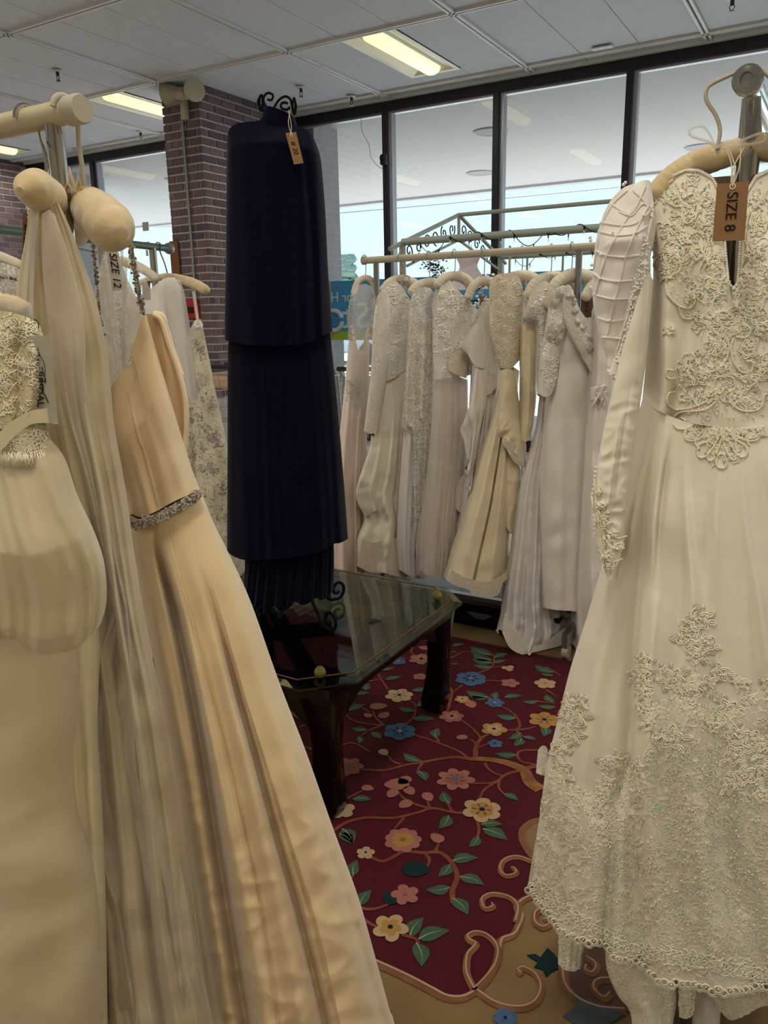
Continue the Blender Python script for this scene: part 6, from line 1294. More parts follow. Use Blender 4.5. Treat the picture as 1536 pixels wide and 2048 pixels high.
# 8 smooth A-line satin gown with rosettes
p = PB(1140)
hang('fat satin padded hanger right of the rosette sleeve, beside a brown tag', p, arc(1092, 620, 1192, 560, 552), .022)
g = dress('wedding_gown', 'smooth white satin A-line gown with rosette trimmed sleeve and straight hem', p, (1110, 1220))
cloth('gown_body', g, 'white_satin', p.off(.03), [(1104, 700), (1112, 620), (1118, 590), (1130, 575), (1142, 572), (1160, 620), (1172, 636), (1196, 634)], [(1215, 700), (1225, 760), (1222, 850), (1210, 1000), (1190, 1150)], [(1085, 1215), (1105, 1219), (1140, 1222), (1180, 1224)], [(1098, 780), (1088, 900), (1084, 1050)], lt=True, depth=[(0, .04), (.4, .08), (1, .13)], nu=90, nv=110, folds=[(.45, .5, .05, .08, -.014, .3, .7), (.75, .8, .08, .1, .014, .2, .7)], noise=(.003, .2), seed=81)
s8 = cloth('lace_sleeve', g, 'lace_ivory', p.off(.085), [(1104, 620), (1112, 590), (1124, 572), (1140, 578)], [(1140, 640), (1120, 700), (1112, 760)], [(1078, 788), (1092, 794), (1104, 788)], [(1088, 690), (1082, 740)], depth=.04, nu=36, nv=50)
e8 = cloth('lace_panel', g, 'lace_ivory', p.off(.12), [(1122, 584), (1136, 572), (1146, 580)], [(1160, 640), (1190, 690), (1215, 740), (1222, 790)], [(1190, 760), (1205, 790), (1222, 800)], [(1126, 640), (1150, 690), (1172, 730)], depth=.015, nu=26, nv=50, back=False)
rs = random.Random(9)
def rosette(par, c, x, y, r, material='applique_white'):
    ctr, n = onto(c, x, y, .002)
    if ctr is None: return
    t = np.cross(n, ZA); t /= np.linalg.norm(t); u = np.cross(t, n); m_ = MB()
    for k in range(4):
        rr = r*(1-k*.22); a = np.linspace(0, 2*PI, 28); P = ctr+n*(.002+k*.0025)+np.outer(rr*(1+.12*np.sin(3*a+k))*np.cos(a), t)+np.outer(rr*(1+.12*np.sin(3*a+k))*np.sin(a), u); m_.tube(P, r*.14, 6, closed=True)
    m_.ball(ctr+n*.011, r*.25, 8, 6); m_.build('rosette', material, par, True)
for x, y, r in ((1120, 588, .022), (1134, 580, .018), (1110, 606, .016), (1108, 660, .026), (1116, 676, .022), (1100, 672, .018), (1122, 656, .016)): rosette(g, s8, x, y, r)
for i in range(26): x = 1135+i*3.2; rosette(g, e8, x+rs.uniform(-7, 7), 596+i*6.8+rs.uniform(-10, 10), rs.uniform(.007, .012))
bead_part('pearl_beads', scatter_on(e8, [(1135+i*.55+rs.uniform(-10, 10), 596+i*1.25+rs.uniform(-12, 12)) for i in range(150)]), .0026, 'sequin', g)
tag('dark brown size tag beside the fat hanger, just left of the puffed quilted sleeve', p.off(.05), [(1164, 586), (1187, 585), (1183, 634), (1160, 636)], 'SIZE 8', .020, 'kraft_dark', strpx=(1172, 566))
tag('small brown tag seen between lace collar and lace bodice on the far rack', PB(965), [(958, 592), (972, 590), (966, 600), (961, 610)], '', .01, 'kraft', strpx=(966, 560))
tag('narrow brown tag behind the tall lace bodice on the far rack', PB(1060), [(1046, 580), (1056, 579), (1055, 615), (1047, 616)], '', .01, 'kraft_dark', strpx=(1052, 560))
# 9 gown with satin roses and loops
p = PB(1200)
g = dress('wedding_gown', 'white gown with satin rose and ribbon loops at the waist, next to the quilted sleeve', p, (1190, 1200))
hang('padded hanger of the gown with the satin roses, mostly hidden by the quilted sleeve', p, arc(1168, 600, 1260, 590, 560), .018)
b9 = cloth('gown_body', g, 'white_satin', p.off(.03), [(1188, 640), (1205, 610), (1230, 600), (1255, 620)], [(1262, 700), (1262, 900), (1265, 1100)], [(1150, 1300), (1200, 1310), (1280, 1300)], [(1182, 760), (1172, 860), (1160, 1050), (1152, 1180)], depth=[(0, .05), (1, .14)], nu=70, nv=90, ripple=(3, .003, 0.0238, .2, .1), noise=(.003, .15))
c, n = onto(b9, 1197, 782, .01)
if c is not None:
    for dx, dz in ((-.02, .0), (.012, .004), (.0, -.022)):
        t = p.a; m_ = MB(); q = c+t*dx+ZA*dz
        m_.tube(q+n*.004+spiral((0, 0, 0), .003, .017, 2.4, t, ZA, 36), .0035, 6, flat=1.6); m_.build('satin_rose', 'white_satin', g, True)
    for dx, ln in ((-.03, .06), (-.005, .075), (.018, .07)): P = catmull([c, c+p.a*dx-ZA*ln*.5+n*.012, c+p.a*dx*1.3-ZA*ln, c+p.a*dx*.4-ZA*ln*.6, c], 24); MB().tube(P, .006, 6, flat=.25).build('ribbon_loop', 'blush', g, True)
    MB().tube([c-p.a*.036+ZA*.016, c-p.a*.034-ZA*.03], .010, 10).build('ribbon_loop', 'white_satin', g, True)

# corded flowers over the lace bodices
def lace_detail(par, c, poly, n, r0=6, r1=11, seed=1, mt='cord_white', mb_pearl=0):
    m_ = MB(); R2 = random.Random(seed)
    for i, (x, y) in enumerate(pts_in(poly, n, seed)): put(c, m_, (motif_flower(5, False, i), motif_leaf(i), motif_scroll(1, i))[i % 3], x, y, R2.uniform(r0, r1), R2.uniform(0, 6), .0022, .0014)
    if m_.v: o = m_.build('lace_flowers', mt, par, True); o['kind'] = 'stuff'
    if mb_pearl: bead_part('pearl_beads', scatter_on(c, pts_in(poly, mb_pearl, seed+1)), .0024, 'pearl_white', par)
W_ = [o for o in COL.objects if o.name.startswith('wedding_gown')]
lace_detail(W_[0], bl_, [(765, 600), (780, 572), (800, 575), (834, 640), (826, 735), (760, 755)], 44, seed=3, mb_pearl=40)
lace_detail(W_[2], co, [(872, 640), (880, 585), (905, 570), (950, 620), (944, 745), (870, 752)], 46, seed=4, mb_pearl=40)
lace_detail(W_[5], b7, [(1056, 618), (1075, 574), (1104, 584), (1108, 700), (1100, 785), (1082, 780), (1076, 660)], 40, seed=5, mb_pearl=30)
lace_detail(W_[6], s8, [(1106, 620), (1124, 576), (1138, 590), (1120, 700), (1104, 786), (1082, 782), (1088, 700)], 30, seed=6, mb_pearl=20)
# ================================================================= BEADED GOWN ON THE RIGHT RACK
PG = Plane((-.163, 1.375), (.98, .2))
ht = thing('padded_hanger', 'wide gathered padded hanger with cream hook and ribbon in the beaded gown', 'hanger', PG.hit(1455, 300))
P_ = [(1300, 408), (1340, 362), (1385, 332), (1425, 316), (1462, 305), (1500, 296), (1536, 296), (1575, 308), (1620, 345), (1650, 400)]
Q = catmull(P_, 90); c_ = np.array([PG.hit(x, y) for x, y in Q]); s = np.linspace(0, 1, 90); padtube(c_, np.interp(s, [0, .05, .3, .5, .7, .95, 1], [.006, .019, .020, .018, .020, .019, .006]), 28, 3, 24, .08).build('padding', 'pad_satin', ht, True)
h0 = PG.hit(1432, 296); arc_ = np.array([-.163, 1.322, CZ])+np.outer(.024*np.cos(np.linspace(-.25*PI-PI*.0, .9*PI, 12)+PI*.35), XA)*1+np.outer(.024*np.sin(np.linspace(-.25*PI, .9*PI, 12)+PI*.35), ZA)
hk = [PG.off(.02).hit(*q) for q in ((1434, 298), (1440, 262), (1432, 232), (1415, 205), (1412, 185), (1424, 168))]
MB().tube(catmull(np.vstack([hk, [(-.163-.012, 1.345, CZ+.022), (-.163+.008, 1.345, CZ+.023), (-.163+.026, 1.345, CZ+.006)]]), 50), .0030, 8).build('hook', 'cream_plastic', ht, True)
m_ = MB()
def bowtube(P_, w_, o=.04): m_.tube(np.array([PG.off(o).hit(x, y) for x, y in catmull(P_, 22)]), w_, 6, flat=.25)
bowtube([(1432, 296), (1418, 284), (1400, 278), (1382, 272), (1378, 262), (1390, 254), (1408, 254), (1420, 270), (1430, 292)], .0075); bowtube([(1432, 296), (1450, 286), (1480, 282), (1510, 270), (1530, 268), (1525, 284), (1490, 290), (1440, 297)], .0075)
m_.build('ribbon_bow', 'tulle_white', ht, True)

g = thing('wedding_gown', 'white satin gown with beaded bodice, quilted puff sleeve and lace skirt at the right', 'dress', (*PG.hit(1320, 1500)[:2], ZR))
bod = cloth('bodice', g, 'ivory_satin', PG, [(1296, 390), (1310, 372), (1340, 350), (1372, 336), (1400, 338), (1425, 352), (1440, 380), (1446, 440), (1450, 500), (1456, 560), (1466, 574), (1476, 560), (1480, 500), (1484, 430), (1492, 380), (1510, 350), (1540, 336), (1600, 340), (1650, 370), (1680, 400)],
            [(1690, 500), (1680, 640), (1668, 760)], [(1284, 800), (1310, 818), (1350, 836), (1400, 850), (1480, 856), (1560, 846), (1665, 812)], [(1304, 470), (1306, 560), (1298, 640), (1292, 720)], lt=True, depth=[(0, .03), (.35, .085), (1, .095)], nu=150, nv=120,
            back_top=[(1296, 390), (1340, 356), (1400, 350), (1480, 345), (1560, 350), (1680, 400)], folds=[(.06, .10, .03, .04, .020, .2, .6), (.13, .2, .03, .06, -.018, .25, .7), (.25, .32, .08, .08, .012, .3, .7)], noise=(.0015, .07), seed=91)
skt = cloth('skirt', g, 'ivory_satin', PG, [(1284, 800), (1310, 818), (1350, 836), (1400, 850), (1480, 856), (1560, 846), (1665, 812)], [(1700, 950), (1745, 1150), (1790, 1400), (1830, 1650), (1860, 1780)],
            [(1064, 1770), (1090, 1800), (1130, 1840), (1190, 1862), (1250, 1905), (1330, 1935), (1440, 1945), (1540, 1970), (1700, 1980), (1870, 1880)], [(1256, 900), (1232, 1000), (1212, 1100), (1178, 1220), (1140, 1340), (1118, 1430), (1094, 1530), (1080, 1640)],
            depth=[(0, .098), (.2, .13), (.6, .17), (1, .19)], nu=220, nv=230, ripple=(7, .001, .004, .3, .05), folds=[(.05, .14, .02, .05, .016, .0, .3), (.10, .30, .015, .035, -.022, .02, .3), (.15, .34, .014, .035, .018, .02, .3), (.20, .22, .014, .02, -.014, .02, .15), (.26, .50, .014, .05, .016, .02, .3), (.34, .56, .016, .05, -.014, .02, .5), (.42, .44, .012, .06, .012, .02, .3), (.52, .72, .014, .04, .014, .02, .4), (.6, .8, .015, .05, -.016, .02, .4), (.7, .86, .02, .05, .016, .02, .4), (.8, .93, .02, .04, -.012, .05, .5)],
            noise=(.0016, .3), seed=92)
# lace lower skirt: net overlay with scalloped edge
lace_top = [(1092, 1530), (1120, 1560), (1160, 1600), (1185, 1650), (1215, 1690), (1235, 1650), (1262, 1560), (1292, 1500), (1320, 1420), (1350, 1400), (1420, 1440), (1470, 1430), (1520, 1400), (1600, 1400), (1700, 1440), (1800, 1500)]
ls = cloth('lace_skirt', g, 'lace_skirt', PG.off(.006), lace_top, [(1840, 1680), (1868, 1800)], [(1054, 1782), (1080, 1812), (1124, 1852), (1190, 1876), (1246, 1922), (1330, 1954), (1440, 1962), (1545, 1988), (1700, 2000), (1880, 1895)], [(1078, 1640), (1064, 1720)],
           depth=[(0, .165), (1, .195)], nu=200, nv=120, back=False, scallop=(44, .008), seed=92, conform=skt.bvh)
gr = ls.grid[-1]; gn = PG.n
m_ = MB(); bp = []
s_ = np.concatenate([[0], np.cumsum(np.linalg.norm(np.diff(gr, axis=0), axis=1))]); n_l = int(s_[-1]/.0125)
for k in range(n_l):
    q = (k+.5)/n_l*s_[-1]; c = np.array([np.interp(q, s_, gr[:, j]) for j in range(3)]); a = np.linspace(0, 2*PI, 11)[:-1]; r_ = .0055
    m_.tube(c-ZA*.002+gn*.0015+np.outer(r_*np.cos(a), PG.a)+np.outer(r_*1.15*np.sin(a), ZA), .0011, 5, closed=True); m_.tube(c-ZA*.004+gn*.001+np.outer(r_*1.45*np.cos(a), PG.a)+np.outer(r_*1.5*np.sin(a), ZA), .0009, 4, closed=True)
    if k % 2: bp.append(c+gn*.003)
o = m_.build('scalloped_edge', 'cord_ivory', g, True); o['kind'] = 'stuff'; bead_part('edge_pearls', bp, .0017, 'pearl', g)
# curly cords over the net
R_ = random.Random(21); m_ = MB()
poly_l = [(1092, 1560), (1180, 1680), (1215, 1700), (1250, 1620), (1300, 1500), (1350, 1440), (1536, 1450), (1545, 1960), (1330, 1935), (1190, 1865), (1070, 1790)]
for i, (x, y) in enumerate(pts_in(poly_l, 620, 31)): put(ls, m_, motif_net(i), x, y, R_.uniform(12, 24), 0, .00062, .0012, seg=3)
o = m_.build('net_cords', 'cord_ivory', g, True); o['kind'] = 'stuff'
m_ = MB()
for i in range(26): x = 1075+i*18.5; put(ls, m_, motif_flower(5, False, i), x+R_.uniform(-6, 6), np.interp(x, [1060, 1130, 1250, 1440, 1540], [1762, 1828, 1896, 1930, 1952]), R_.uniform(15, 22), R_.uniform(0, 6), .0010, .0015)
o = m_.build('hem_flowers', 'cord_ivory', g, True); o['kind'] = 'stuff'
bead_part('net_pearls', scatter_on(ls, pts_in(poly_l, 260, 8), .002), .0017, 'pearl', g)
for nm, n_, mt in (('net_sequins', 26, 'sequin'), ('green_sequins', 10, 'sequin_green'), ('gold_sequins', 14, 'sequin_gold')): bead_part(nm, scatter_on(ls, pts_in(poly_l, n_, n_), .002), .0016, mt, g)
# flower appliques, each sewn on by itself
def applique(c, x, y, r, seed, leaves=3, mt='applique', cm='cord_ivory', name='lace_flower', bd=True):
    R2 = random.Random(seed); mb = MB(); pad(c, mb, x, y, r*.92, 5, .0006, R2.uniform(0, 6))
    for k in range(leaves):
        th = R2.uniform(0, 2*PI); pad(c, mb, x+r*1.15*math.cos(th), y+r*1.05*math.sin(th), r*.42, 3, .0005, th)
    if not mb.v: return
    o = mb.build(name, mt, g, True); mc = MB(); put(c, mc, motif_flower(5, True, seed), x, y, r, R2.uniform(0, 6), .0011, .0022, seg=4)
    for k in range(leaves): th = R2.uniform(0, 2*PI); put(c, mc, motif_leaf(seed+k), x+r*1.2*math.cos(th), y+r*1.1*math.sin(th), r*.45, th, .0010, .0018, seg=4)
    if mc.v: mc.build('cord_outline', cm, o, True)
    if bd:
        P = scatter_on(c, [(x+R2.gauss(0, r*.22), y+R2.gauss(0, r*.22)) for _ in range(7)], .0035)
        if len(P): bead_part('centre_pearls', P, .0017, 'pearl', o)
AP = [(1398, 860, 13), (1425, 868, 14), (1455, 870, 14), (1485, 868, 14), (1515, 862, 14), (1395, 1240, 24), (1378, 1275, 26), (1410, 1285, 22), (1392, 1310, 20), (1350, 1360, 24), (1380, 1385, 26), (1415, 1370, 22), (1440, 1345, 20), (1330, 1345, 16), (1455, 1420, 24), (1430, 1450, 28), (1400, 1440, 22), (1470, 1470, 22), (1330, 1430, 24), (1345, 1475, 26), (1310, 1455, 20), (1300, 1505, 18), (1285, 1320, 18), (1282, 1350, 20), (1288, 1385, 18), (1290, 1420, 16),
      (1130, 1420, 22), (1150, 1440, 26), (1160, 1400, 16), (1140, 1475, 22), (1118, 1500, 20), (1125, 1540, 22), (1150, 1600, 22), (1135, 1590, 18), (1100, 1600, 18), (1115, 1640, 20), (1150, 1635, 22), (1165, 1660, 20), (1205, 1590, 22), (1190, 1610, 20), (1220, 1570, 18), (1240, 1520, 16), (1250, 1550, 20), (1270, 1580, 18), (1212, 1525, 16), (1232, 1620, 16), (1090, 1680, 14), (1080, 1650, 14),
      (1500, 1400, 20), (1520, 1440, 24), (1505, 1480, 24), (1530, 1500, 22), (1470, 1510, 24), (1490, 1550, 22), (1460, 1570, 18), (1530, 1545, 20), (1522, 1590, 18), (1480, 1365, 14), (1540, 1380, 22), (1580, 1440, 24), (1620, 1480, 24), (1600, 1540, 22), (1660, 1500, 22), (1720, 1560, 22), (1575, 1380, 18)]
AP += [(x+R_.uniform(-8, 8), y+R_.uniform(-6, 12), R_.uniform(15, 21)) for x, y in catmull([(p[0], p[1]) for p in lace_top[:-2]], 36) if 1090 < x < 1700]
for i, (x, y, r) in enumerate(AP): applique(ls if y > 1450 and (x > 1290) else skt, x, y, r, i, 3 if i % 2 else 2)
# beaded strings: bodice, neckline scrolls and the fan at the waist
def string_on(c, P, n_per_px=.42, r=.0019, off=.0016, mt='pearl', name='pearl_string', smoothit=True, par=None):
    Q = catmull(P, max(5, int(np.sum(np.linalg.norm(np.diff(np.asarray(P, float), axis=0), axis=1))*n_per_px))); pts = scatter_on(c, Q, off)
    if len(pts): return bead_part(name, smooth_jumps(pts, .05), r, mt, par or g)
def H(x, y): return (1036+x/2.56, 100+y/2.56)
def bod_or_skt(P): return skt if np.mean([p[1] for p in P]) > 845 else bod
S_ = [[(790, 670), (755, 700), (755, 760), (800, 800), (850, 800)], [(700, 760), (680, 720), (720, 700), (730, 730)], [(850, 760), (900, 740), (920, 800), (910, 860), (870, 890), (840, 870), (850, 820)], [(930, 860), (960, 900), (975, 960), (965, 1010), (930, 1070), (890, 1060), (885, 1030), (910, 1020)],
      [(770, 930), (775, 980), (800, 990), (800, 965)], [(720, 1050), (700, 1100), (720, 1150), (760, 1170), (800, 1150)], [(720, 1050), (770, 1030), (820, 1060), (830, 1120), (800, 1150)], [(760, 1200), (770, 1260), (820, 1310), (880, 1320), (910, 1290), (900, 1255), (870, 1265)], [(820, 1320), (840, 1370), (890, 1375), (910, 1350)],
      [(1040, 1060), (1000, 1050), (960, 1070), (940, 1110)], [(1010, 1150), (990, 1200), (1040, 1215), (1080, 1190), (1110, 1160)], [(1060, 1250), (1010, 1270), (1000, 1330), (1040, 1360)], [(980, 1370), (990, 1420), (1040, 1470), (1080, 1440), (1100, 1380), (1060, 1340), (1010, 1350)], [(1110, 1420), (1150, 1400), (1190, 1430), (1170, 1470), (1120, 1470)],
      [(1190, 830), (1175, 880), (1170, 940), (1160, 1020), (1155, 1100)], [(1250, 820), (1230, 790), (1250, 760), (1280, 770)], [(1270, 1250), (1240, 1240), (1225, 1280), (1250, 1310)], [(1070, 1480), (1080, 1530), (1060, 1590), (1010, 1640), (950, 1650), (900, 1640), (885, 1600), (910, 1580), (925, 1610)], [(1100, 1480), (1090, 1540), (1110, 1610), (1150, 1650), (1195, 1640), (1200, 1600), (1170, 1590)],
      [(790, 1640), (760, 1640), (765, 1680), (800, 1680)], [(800, 1750), (765, 1760), (760, 1810), (800, 1840), (850, 1840), (900, 1830), (960, 1800), (975, 1750)], [(860, 1800), (830, 1790), (830, 1770), (850, 1765)], [(1050, 1670), (1010, 1680), (1000, 1730), (1030, 1760), (1050, 1740)], [(1070, 1670), (1100, 1680), (1110, 1730), (1080, 1750)],
      [(1010, 1800), (960, 1840), (900, 1850), (840, 1855), (800, 1880), (800, 1920), (840, 1930), (860, 1900), (840, 1885)], [(1020, 1820), (980, 1870), (930, 1900), (870, 1940), (860, 1980), (900, 1990)], [(1030, 1830), (1000, 1890), (940, 1960), (910, 2010), (930, 2040)], [(1040, 1830), (1020, 1900), (980, 1980), (960, 2060)],
      [(1080, 1800), (1130, 1840), (1190, 1850), (1240, 1830), (1260, 1770), (1280, 1760)], [(1080, 1820), (1120, 1860), (1180, 1900), (1230, 1940), (1220, 1980), (1180, 1990)], [(1070, 1830), (1100, 1890), (1150, 1950), (1180, 2020)], [(1060, 1830), (1080, 1900), (1110, 1980), (1120, 2060)]]
for P in S_: P = [H(*p) for p in P]; string_on(bod_or_skt(P), P, .34)
def K(x, y): return (1000+x/2.8657, 850+y/2.8657)
for P in ([(1000, 0), (1020, 20), (1060, 25), (1100, 10)], [(1060, 35), (1065, 80), (1110, 90), (1160, 70), (1190, 20)], [(1130, 150), (1150, 110), (1200, 90), (1240, 40), (1260, 0)], [(1130, 150), (1145, 185), (1180, 180), (1220, 130), (1260, 60)], [(1190, 190), (1200, 205), (1225, 195), (1250, 140), (1268, 80)], [(1245, 180), (1240, 215), (1255, 245), (1285, 245), (1300, 215), (1290, 180), (1270, 165), (1245, 180)],
          [(1280, 80), (1290, 130), (1320, 190), (1345, 200), (1350, 180)], [(1290, 60), (1330, 130), (1370, 180), (1400, 180), (1415, 150), (1400, 120), (1350, 80)], [(1290, 20), (1350, 60), (1410, 90), (1470, 85), (1485, 40), (1460, 15)], [(1330, 0), (1380, 20), (1430, 20), (1470, 5)]): string_on(skt, [K(*p) for p in P], .36)
# dense cord lace under the beads
bl_poly = [(1300, 400), (1375, 345), (1420, 362), (1438, 420), (1446, 560), (1466, 588), (1484, 560), (1492, 430), (1506, 366), (1536, 350), (1536, 840), (1400, 840), (1340, 790), (1360, 720), (1400, 690), (1310, 560), (1308, 470)]
m_ = MB()
for i, (x, y) in enumerate(pts_in(bl_poly, 125, 17)): put(bod, m_, (motif_flower(5, False, i), motif_scroll(1.0, i, 1 if i % 2 else -1), motif_leaf(i), motif_net(i))[i % 4], x, y, R_.uniform(8, 17), R_.uniform(0, 6), .0009, .001)
o = m_.build('bodice_embroidery', 'cord_ivory', g, True); o['kind'] = 'stuff'
for i, (x, y, r) in enumerate([(1350, 395, 16), (1375, 425, 20), (1350, 455, 16), (1395, 400, 14), (1345, 520, 20), (1330, 545, 16), (1368, 480, 12), (1440, 570, 18), (1410, 560, 14), (1425, 640, 20), (1455, 660, 22), (1480, 650, 20), (1500, 620, 20), (1520, 590, 18), (1525, 660, 20), (1495, 700, 20), (1440, 700, 18), (1400, 755, 20), (1370, 740, 16), (1500, 760, 20), (1530, 740, 18), (1450, 740, 16), (1420, 790, 16), (1470, 795, 18), (1340, 660, 10), (1382, 590, 12), (1410, 400, 18), (1412, 460, 18), (1425, 515, 18), (1512, 400, 16), (1522, 450, 18), (1508, 505, 18), (1395, 505, 16), (1560, 560, 20), (1580, 640, 20), (1600, 480, 20), (1620, 560, 18)]): applique(bod, x, y, r, 100+i, 2)
pp = pts_in([(1390, 840), (1540, 840), (1536, 860), (1500, 880), (1470, 935), (1440, 938), (1400, 900), (1370, 870)], 90, 5); m_ = MB()
for i, (x, y) in enumerate(pp[:46]): put(skt, m_, motif_leaf(i) if i % 2 else motif_net(i), x, y, R_.uniform(8, 13), R_.uniform(0, 6), .0009, .001)
o = m_.build('fan_embroidery', 'cord_ivory', g, True); o['kind'] = 'stuff'
bead_part('bodice_pearls', scatter_on(bod, pts_in(bl_poly, 420, 33), .002), .0014, 'pearl', g)
for nm, n_, mt in (('clear_sequins', 70, 'sequin'), ('pink_sequins', 22, 'sequin_pink'), ('green_sequins', 22, 'sequin_green'), ('gold_sequins', 30, 'sequin_gold')): bead_part(nm, scatter_on(bod, pts_in(bl_poly, n_, n_+3), .003), .0018, mt, g); bead_part(nm, scatter_on(skt, random.Random(n_).sample(pp, n_//5+2), .003), .0018, mt, g)
e = scatter_on(bod, [(x, y+4) for x, y in linres([(1300, 390), (1338, 352), (1372, 338), (1400, 340), (1424, 354), (1438, 382), (1444, 440), (1448, 500), (1454, 562), (1466, 578), (1478, 562), (1482, 500), (1487, 430), (1494, 382), (1512, 352), (1540, 338)], 130)], .002); bead_part('neckline_pearls', e, .0024, 'pearl_white', g)
# quilted puff sleeve with pin tucks
PS = PG.off(.05)
ps = cloth('puff_sleeve', g, 'white_satin', PS, [(1206, 430), (1222, 400), (1246, 376), (1272, 366), (1290, 360), (1302, 366), (1300, 400)], [(1312, 450), (1300, 520), (1290, 590), (1278, 650), (1262, 700), (1250, 745)], [(1208, 700), (1216, 730), (1228, 752), (1246, 760)], [(1192, 480), (1186, 540), (1184, 580), (1190, 630), (1198, 670)],
           depth=[(0, .03), (.3, .07), (1, .05)], nu=100, nv=100, noise=(.002, .05), folds=[(.75, .9, .03, .04, -.008, 0, .3), (.85, .7, .03, .03, .006, 0, .3)], seed=95)
tk = []
for k in range(6): tk.append([H(*p) for p in [[(690, 800), (640, 860), (560, 900), (400, 880)], [(660, 900), (600, 940), (500, 950), (390, 920)], [(620, 1050), (540, 1060), (450, 1050), (385, 1020)], [(580, 1180), (500, 1185), (430, 1170), (385, 1140)], [(560, 1275), (480, 1275), (400, 1255)], [(540, 1380), (470, 1390), (410, 1370)]][k]])
for P in ([(650, 700), (620, 770), (560, 860), (490, 980), (440, 1100), (400, 1250)], [(665, 800), (600, 930), (550, 1060), (520, 1190), (490, 1300), (460, 1450)], [(560, 720), (490, 790), (440, 880), (410, 1000), (390, 1120)], [(620, 780), (570, 840), (480, 790)], [(700, 830), (640, 790), (580, 850), (520, 830)], [(530, 1480), (480, 1475), (430, 1470)], [(590, 720), (640, 770), (690, 860)]): tk.append([H(*p) for p in P])
for P in tk:
    q = path_on(ps, P, 3, .0005)
    if q is not None and len(q) > 3: MB().tube(smooth_jumps(q), .0016, 6).build('pin_tuck', 'white_satin', g, True)
bead_part('tuck_pearls', scatter_on(ps, [H(*p) for p in ((560, 850), (640, 850), (490, 940), (600, 940), (430, 1050), (540, 1060), (425, 1170), (515, 1185), (400, 1250), (490, 1275), (470, 1385), (500, 1475), (390, 970), (380, 1110))], .003), .0022, 'pearl_white', g)
bead_part('edge_pearls', np.array([PS.hit(*H(x, y)) for x, y in ((372, 975), (370, 960), (378, 1100), (372, 1215), (380, 1222), (550, 680), (540, 690))]), .003, 'pearl_white', g)
# narrow satin lower sleeve with beaded inner edge
PL_ = PG.off(.115)
lw = cloth('lower_sleeve', g, 'ivory_satin', PL_, [(1262, 640), (1280, 585), (1296, 548), (1306, 560)], [(1300, 640), (1290, 740), (1276, 840), (1262, 940), (1254, 1010), (1250, 1060)], [(1190, 1075), (1202, 1110), (1214, 1158), (1222, 1160), (1240, 1120), (1250, 1066)], [(1240, 720), (1216, 820), (1196, 920), (1186, 1000)],
           depth=[(0, .02), (1, .032)], nu=70, nv=120, lb=True, noise=(.0015, .08), folds=[(.3, .5, .05, .06, .006, .4, .6), (.7, .4, .05, .06, -.005, .3, .6)], crumple=(.0025, .05, .3, .5), seed=96)
le = cloth('lace_edge', g, 'lace_ivory', PL_.off(-.02), [(1270, 480), (1290, 462), (1300, 475)], [(1300, 560), (1282, 640), (1262, 720)], [(1214, 740), (1226, 760), (1240, 765)], [(1270, 540), (1256, 600), (1246, 660), (1232, 705)], depth=.012, nu=30, nv=60, back=False)
bead_part('edge_pearls', scatter_on(le, [(np.interp(y, [470, 560, 640, 760], [1285, 1276, 1266, 1230])+R_.gauss(0, 8), y) for y in [R_.uniform(470, 760) for _ in range(170)]], .002), .0018, 'pearl_white', g)
bead_part('edge_sequins', scatter_on(le, [(np.interp(y, [470, 560, 640, 760], [1285, 1276, 1266, 1230])+R_.gauss(0, 8), y) for y in [R_.uniform(540, 680) for _ in range(40)]], .003), .0018, 'sequin', g)
for i, (x, y, r) in enumerate([(1205, 1010, 9), (1212, 1040, 12), (1226, 1070, 15), (1234, 1090, 12), (1218, 1110, 11), (1222, 1132, 9), (1198, 985, 7)]): applique(lw, x, y, r, 300+i, 1)
for P in ([(1193, 960), (1196, 1000), (1200, 1040), (1206, 1080), (1212, 1130)], [(1186, 980), (1190, 1010), (1196, 1050)], [(1200, 1020), (1216, 1062), (1232, 1074), (1248, 1072)], [(1202, 1040), (1218, 1088), (1232, 1098), (1246, 1094)], [(1206, 1062), (1216, 1112), (1228, 1122), (1240, 1118)]): string_on(lw, P, .34, .0017, .004)
bead_part('button_pearls', np.array([PL_.off(.01).hit(np.interp(y, [930, 1000, 1060, 1120], [1192, 1184, 1190, 1202]), y) for y in np.linspace(935, 1120, 22)]), .0024, 'pearl_white', g)
# second sleeve on the far side, beyond the photo's edge
cloth('puff_sleeve', g, 'white_satin', PG.off(-.01), [(1660, 400), (1680, 370), (1715, 380), (1745, 430)], [(1770, 540), (1765, 660)], [(1700, 760), (1730, 770), (1750, 750)], [(1665, 520), (1680, 660)], depth=.06, nu=40, nv=50); cloth('lower_sleeve', g, 'ivory_satin', PG.off(.0), [(1690, 740), (1720, 750), (1752, 740)], [(1765, 900), (1770, 1000)], [(1725, 1090), (1745, 1120), (1770, 1090)], [(1700, 900)], depth=.03, nu=30, nv=50)
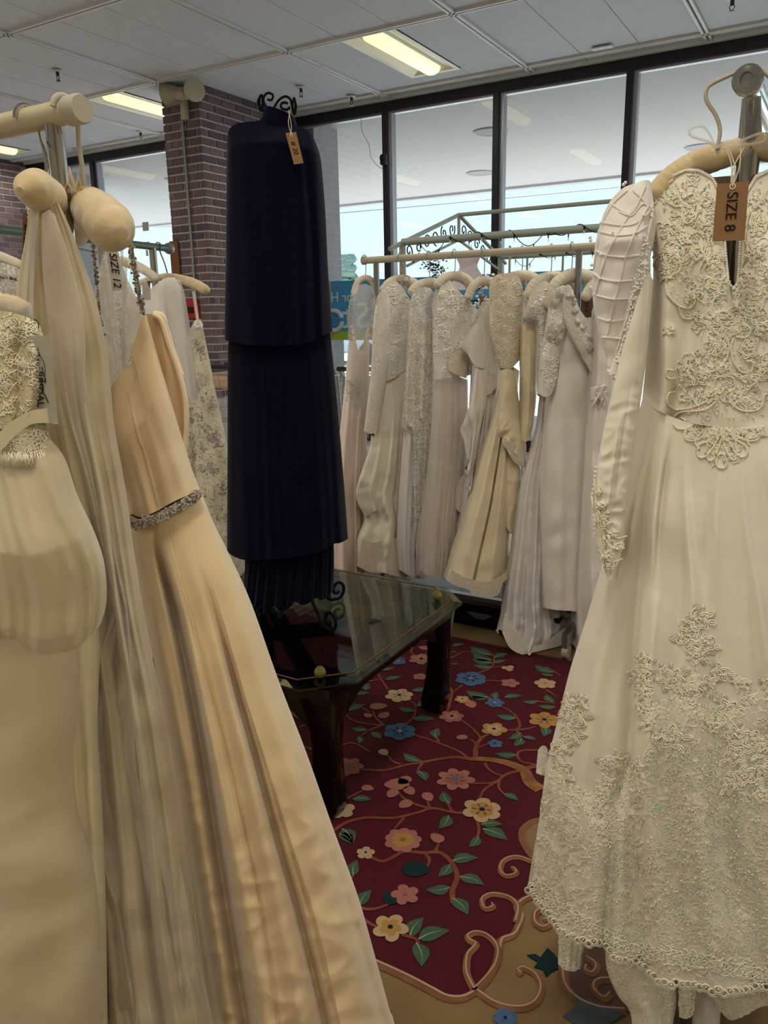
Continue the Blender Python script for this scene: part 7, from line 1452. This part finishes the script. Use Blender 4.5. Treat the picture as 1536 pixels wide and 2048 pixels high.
# lace trains below
for nm, pl_, T_, Rt, Bt, Lt, dp in (('train_lace', PG.off(.09), [(1120, 1840), (1140, 1836), (1166, 1846)], [(1168, 1880), (1164, 1920)], [(1116, 1928), (1130, 1940), (1148, 1942), (1162, 1936)], [(1118, 1880)], .02), ('train_lace', PG.off(.12), [(1210, 1890), (1270, 1905), (1350, 1945)], [(1354, 2000), (1346, 2050)], [(1262, 2110), (1300, 2120), (1342, 2110)], [(1214, 1940), (1235, 1990), (1262, 2030)], .03),
                                    ('train_lace', PG.off(.13), [(1358, 1945), (1375, 1950), (1390, 1955)], [(1390, 2000)], [(1358, 2034), (1372, 2038), (1386, 2028)], [(1358, 1990)], .012), ('train_lace', PG.off(.08), [(1415, 1950), (1470, 1965), (1540, 1980)], [(1560, 2010)], [(1430, 2010), (1460, 2040), (1490, 2030), (1530, 2012), (1570, 2020)], [(1420, 1980)], .02)):
    t_ = cloth(nm, g, 'lace_skirt', pl_, T_, Rt, Bt, Lt, depth=dp, nu=40, nv=40, ripple=(2, .002, .006, .2, .1)); m_ = MB(); xs = [p[0] for p in T_+Bt]; ys = [p[1] for p in T_+Bt]
    for i in range(28): put(t_, m_, motif_flower(4, False, i) if i % 2 else motif_net(i), R_.uniform(min(xs), max(xs)), R_.uniform(min(ys), max(ys)), R_.uniform(9, 15), R_.uniform(0, 6), .0010, .001)
    if m_.v: o = m_.build('lace_cords', 'cord_ivory', g, True); o['kind'] = 'stuff'
cloth('lilac_lining', g, 'lilac_white', PG.off(.03), [(1380, 1930), (1420, 1940), (1450, 1950)], [(1440, 2040)], [(1385, 2120), (1415, 2120), (1440, 2110)], [(1384, 2020)], depth=.02, nu=20, nv=24)
cloth('bustle_bow', g, 'lace_ivory', PG.off(-.02), [(1076, 1500), (1086, 1496), (1096, 1502)], [(1098, 1540)], [(1072, 1546), (1082, 1550), (1092, 1552)], [(1074, 1520)], depth=.01, nu=14, nv=14)
tag('kraft size tag reading SIZE 8 hanging at the neck of the beaded gown', PG.off(.125), [(1434, 368), (1498, 362), (1489, 480), (1425, 483)], 'SIZE 8', .020, 'kraft', strpx=(1482, 296))
m_ = MB(); 
for x0, x1 in ((1455, 1490), (1450, 1484)): MB().tube(np.array([PG.off(.06).hit(x, y) for x, y in catmull([(x0, 290), ((x0+x1)/2-4, 330), (x1-22, 366)], 12)]), .0010, 5).build('hanger_loop', 'string', ht, True)
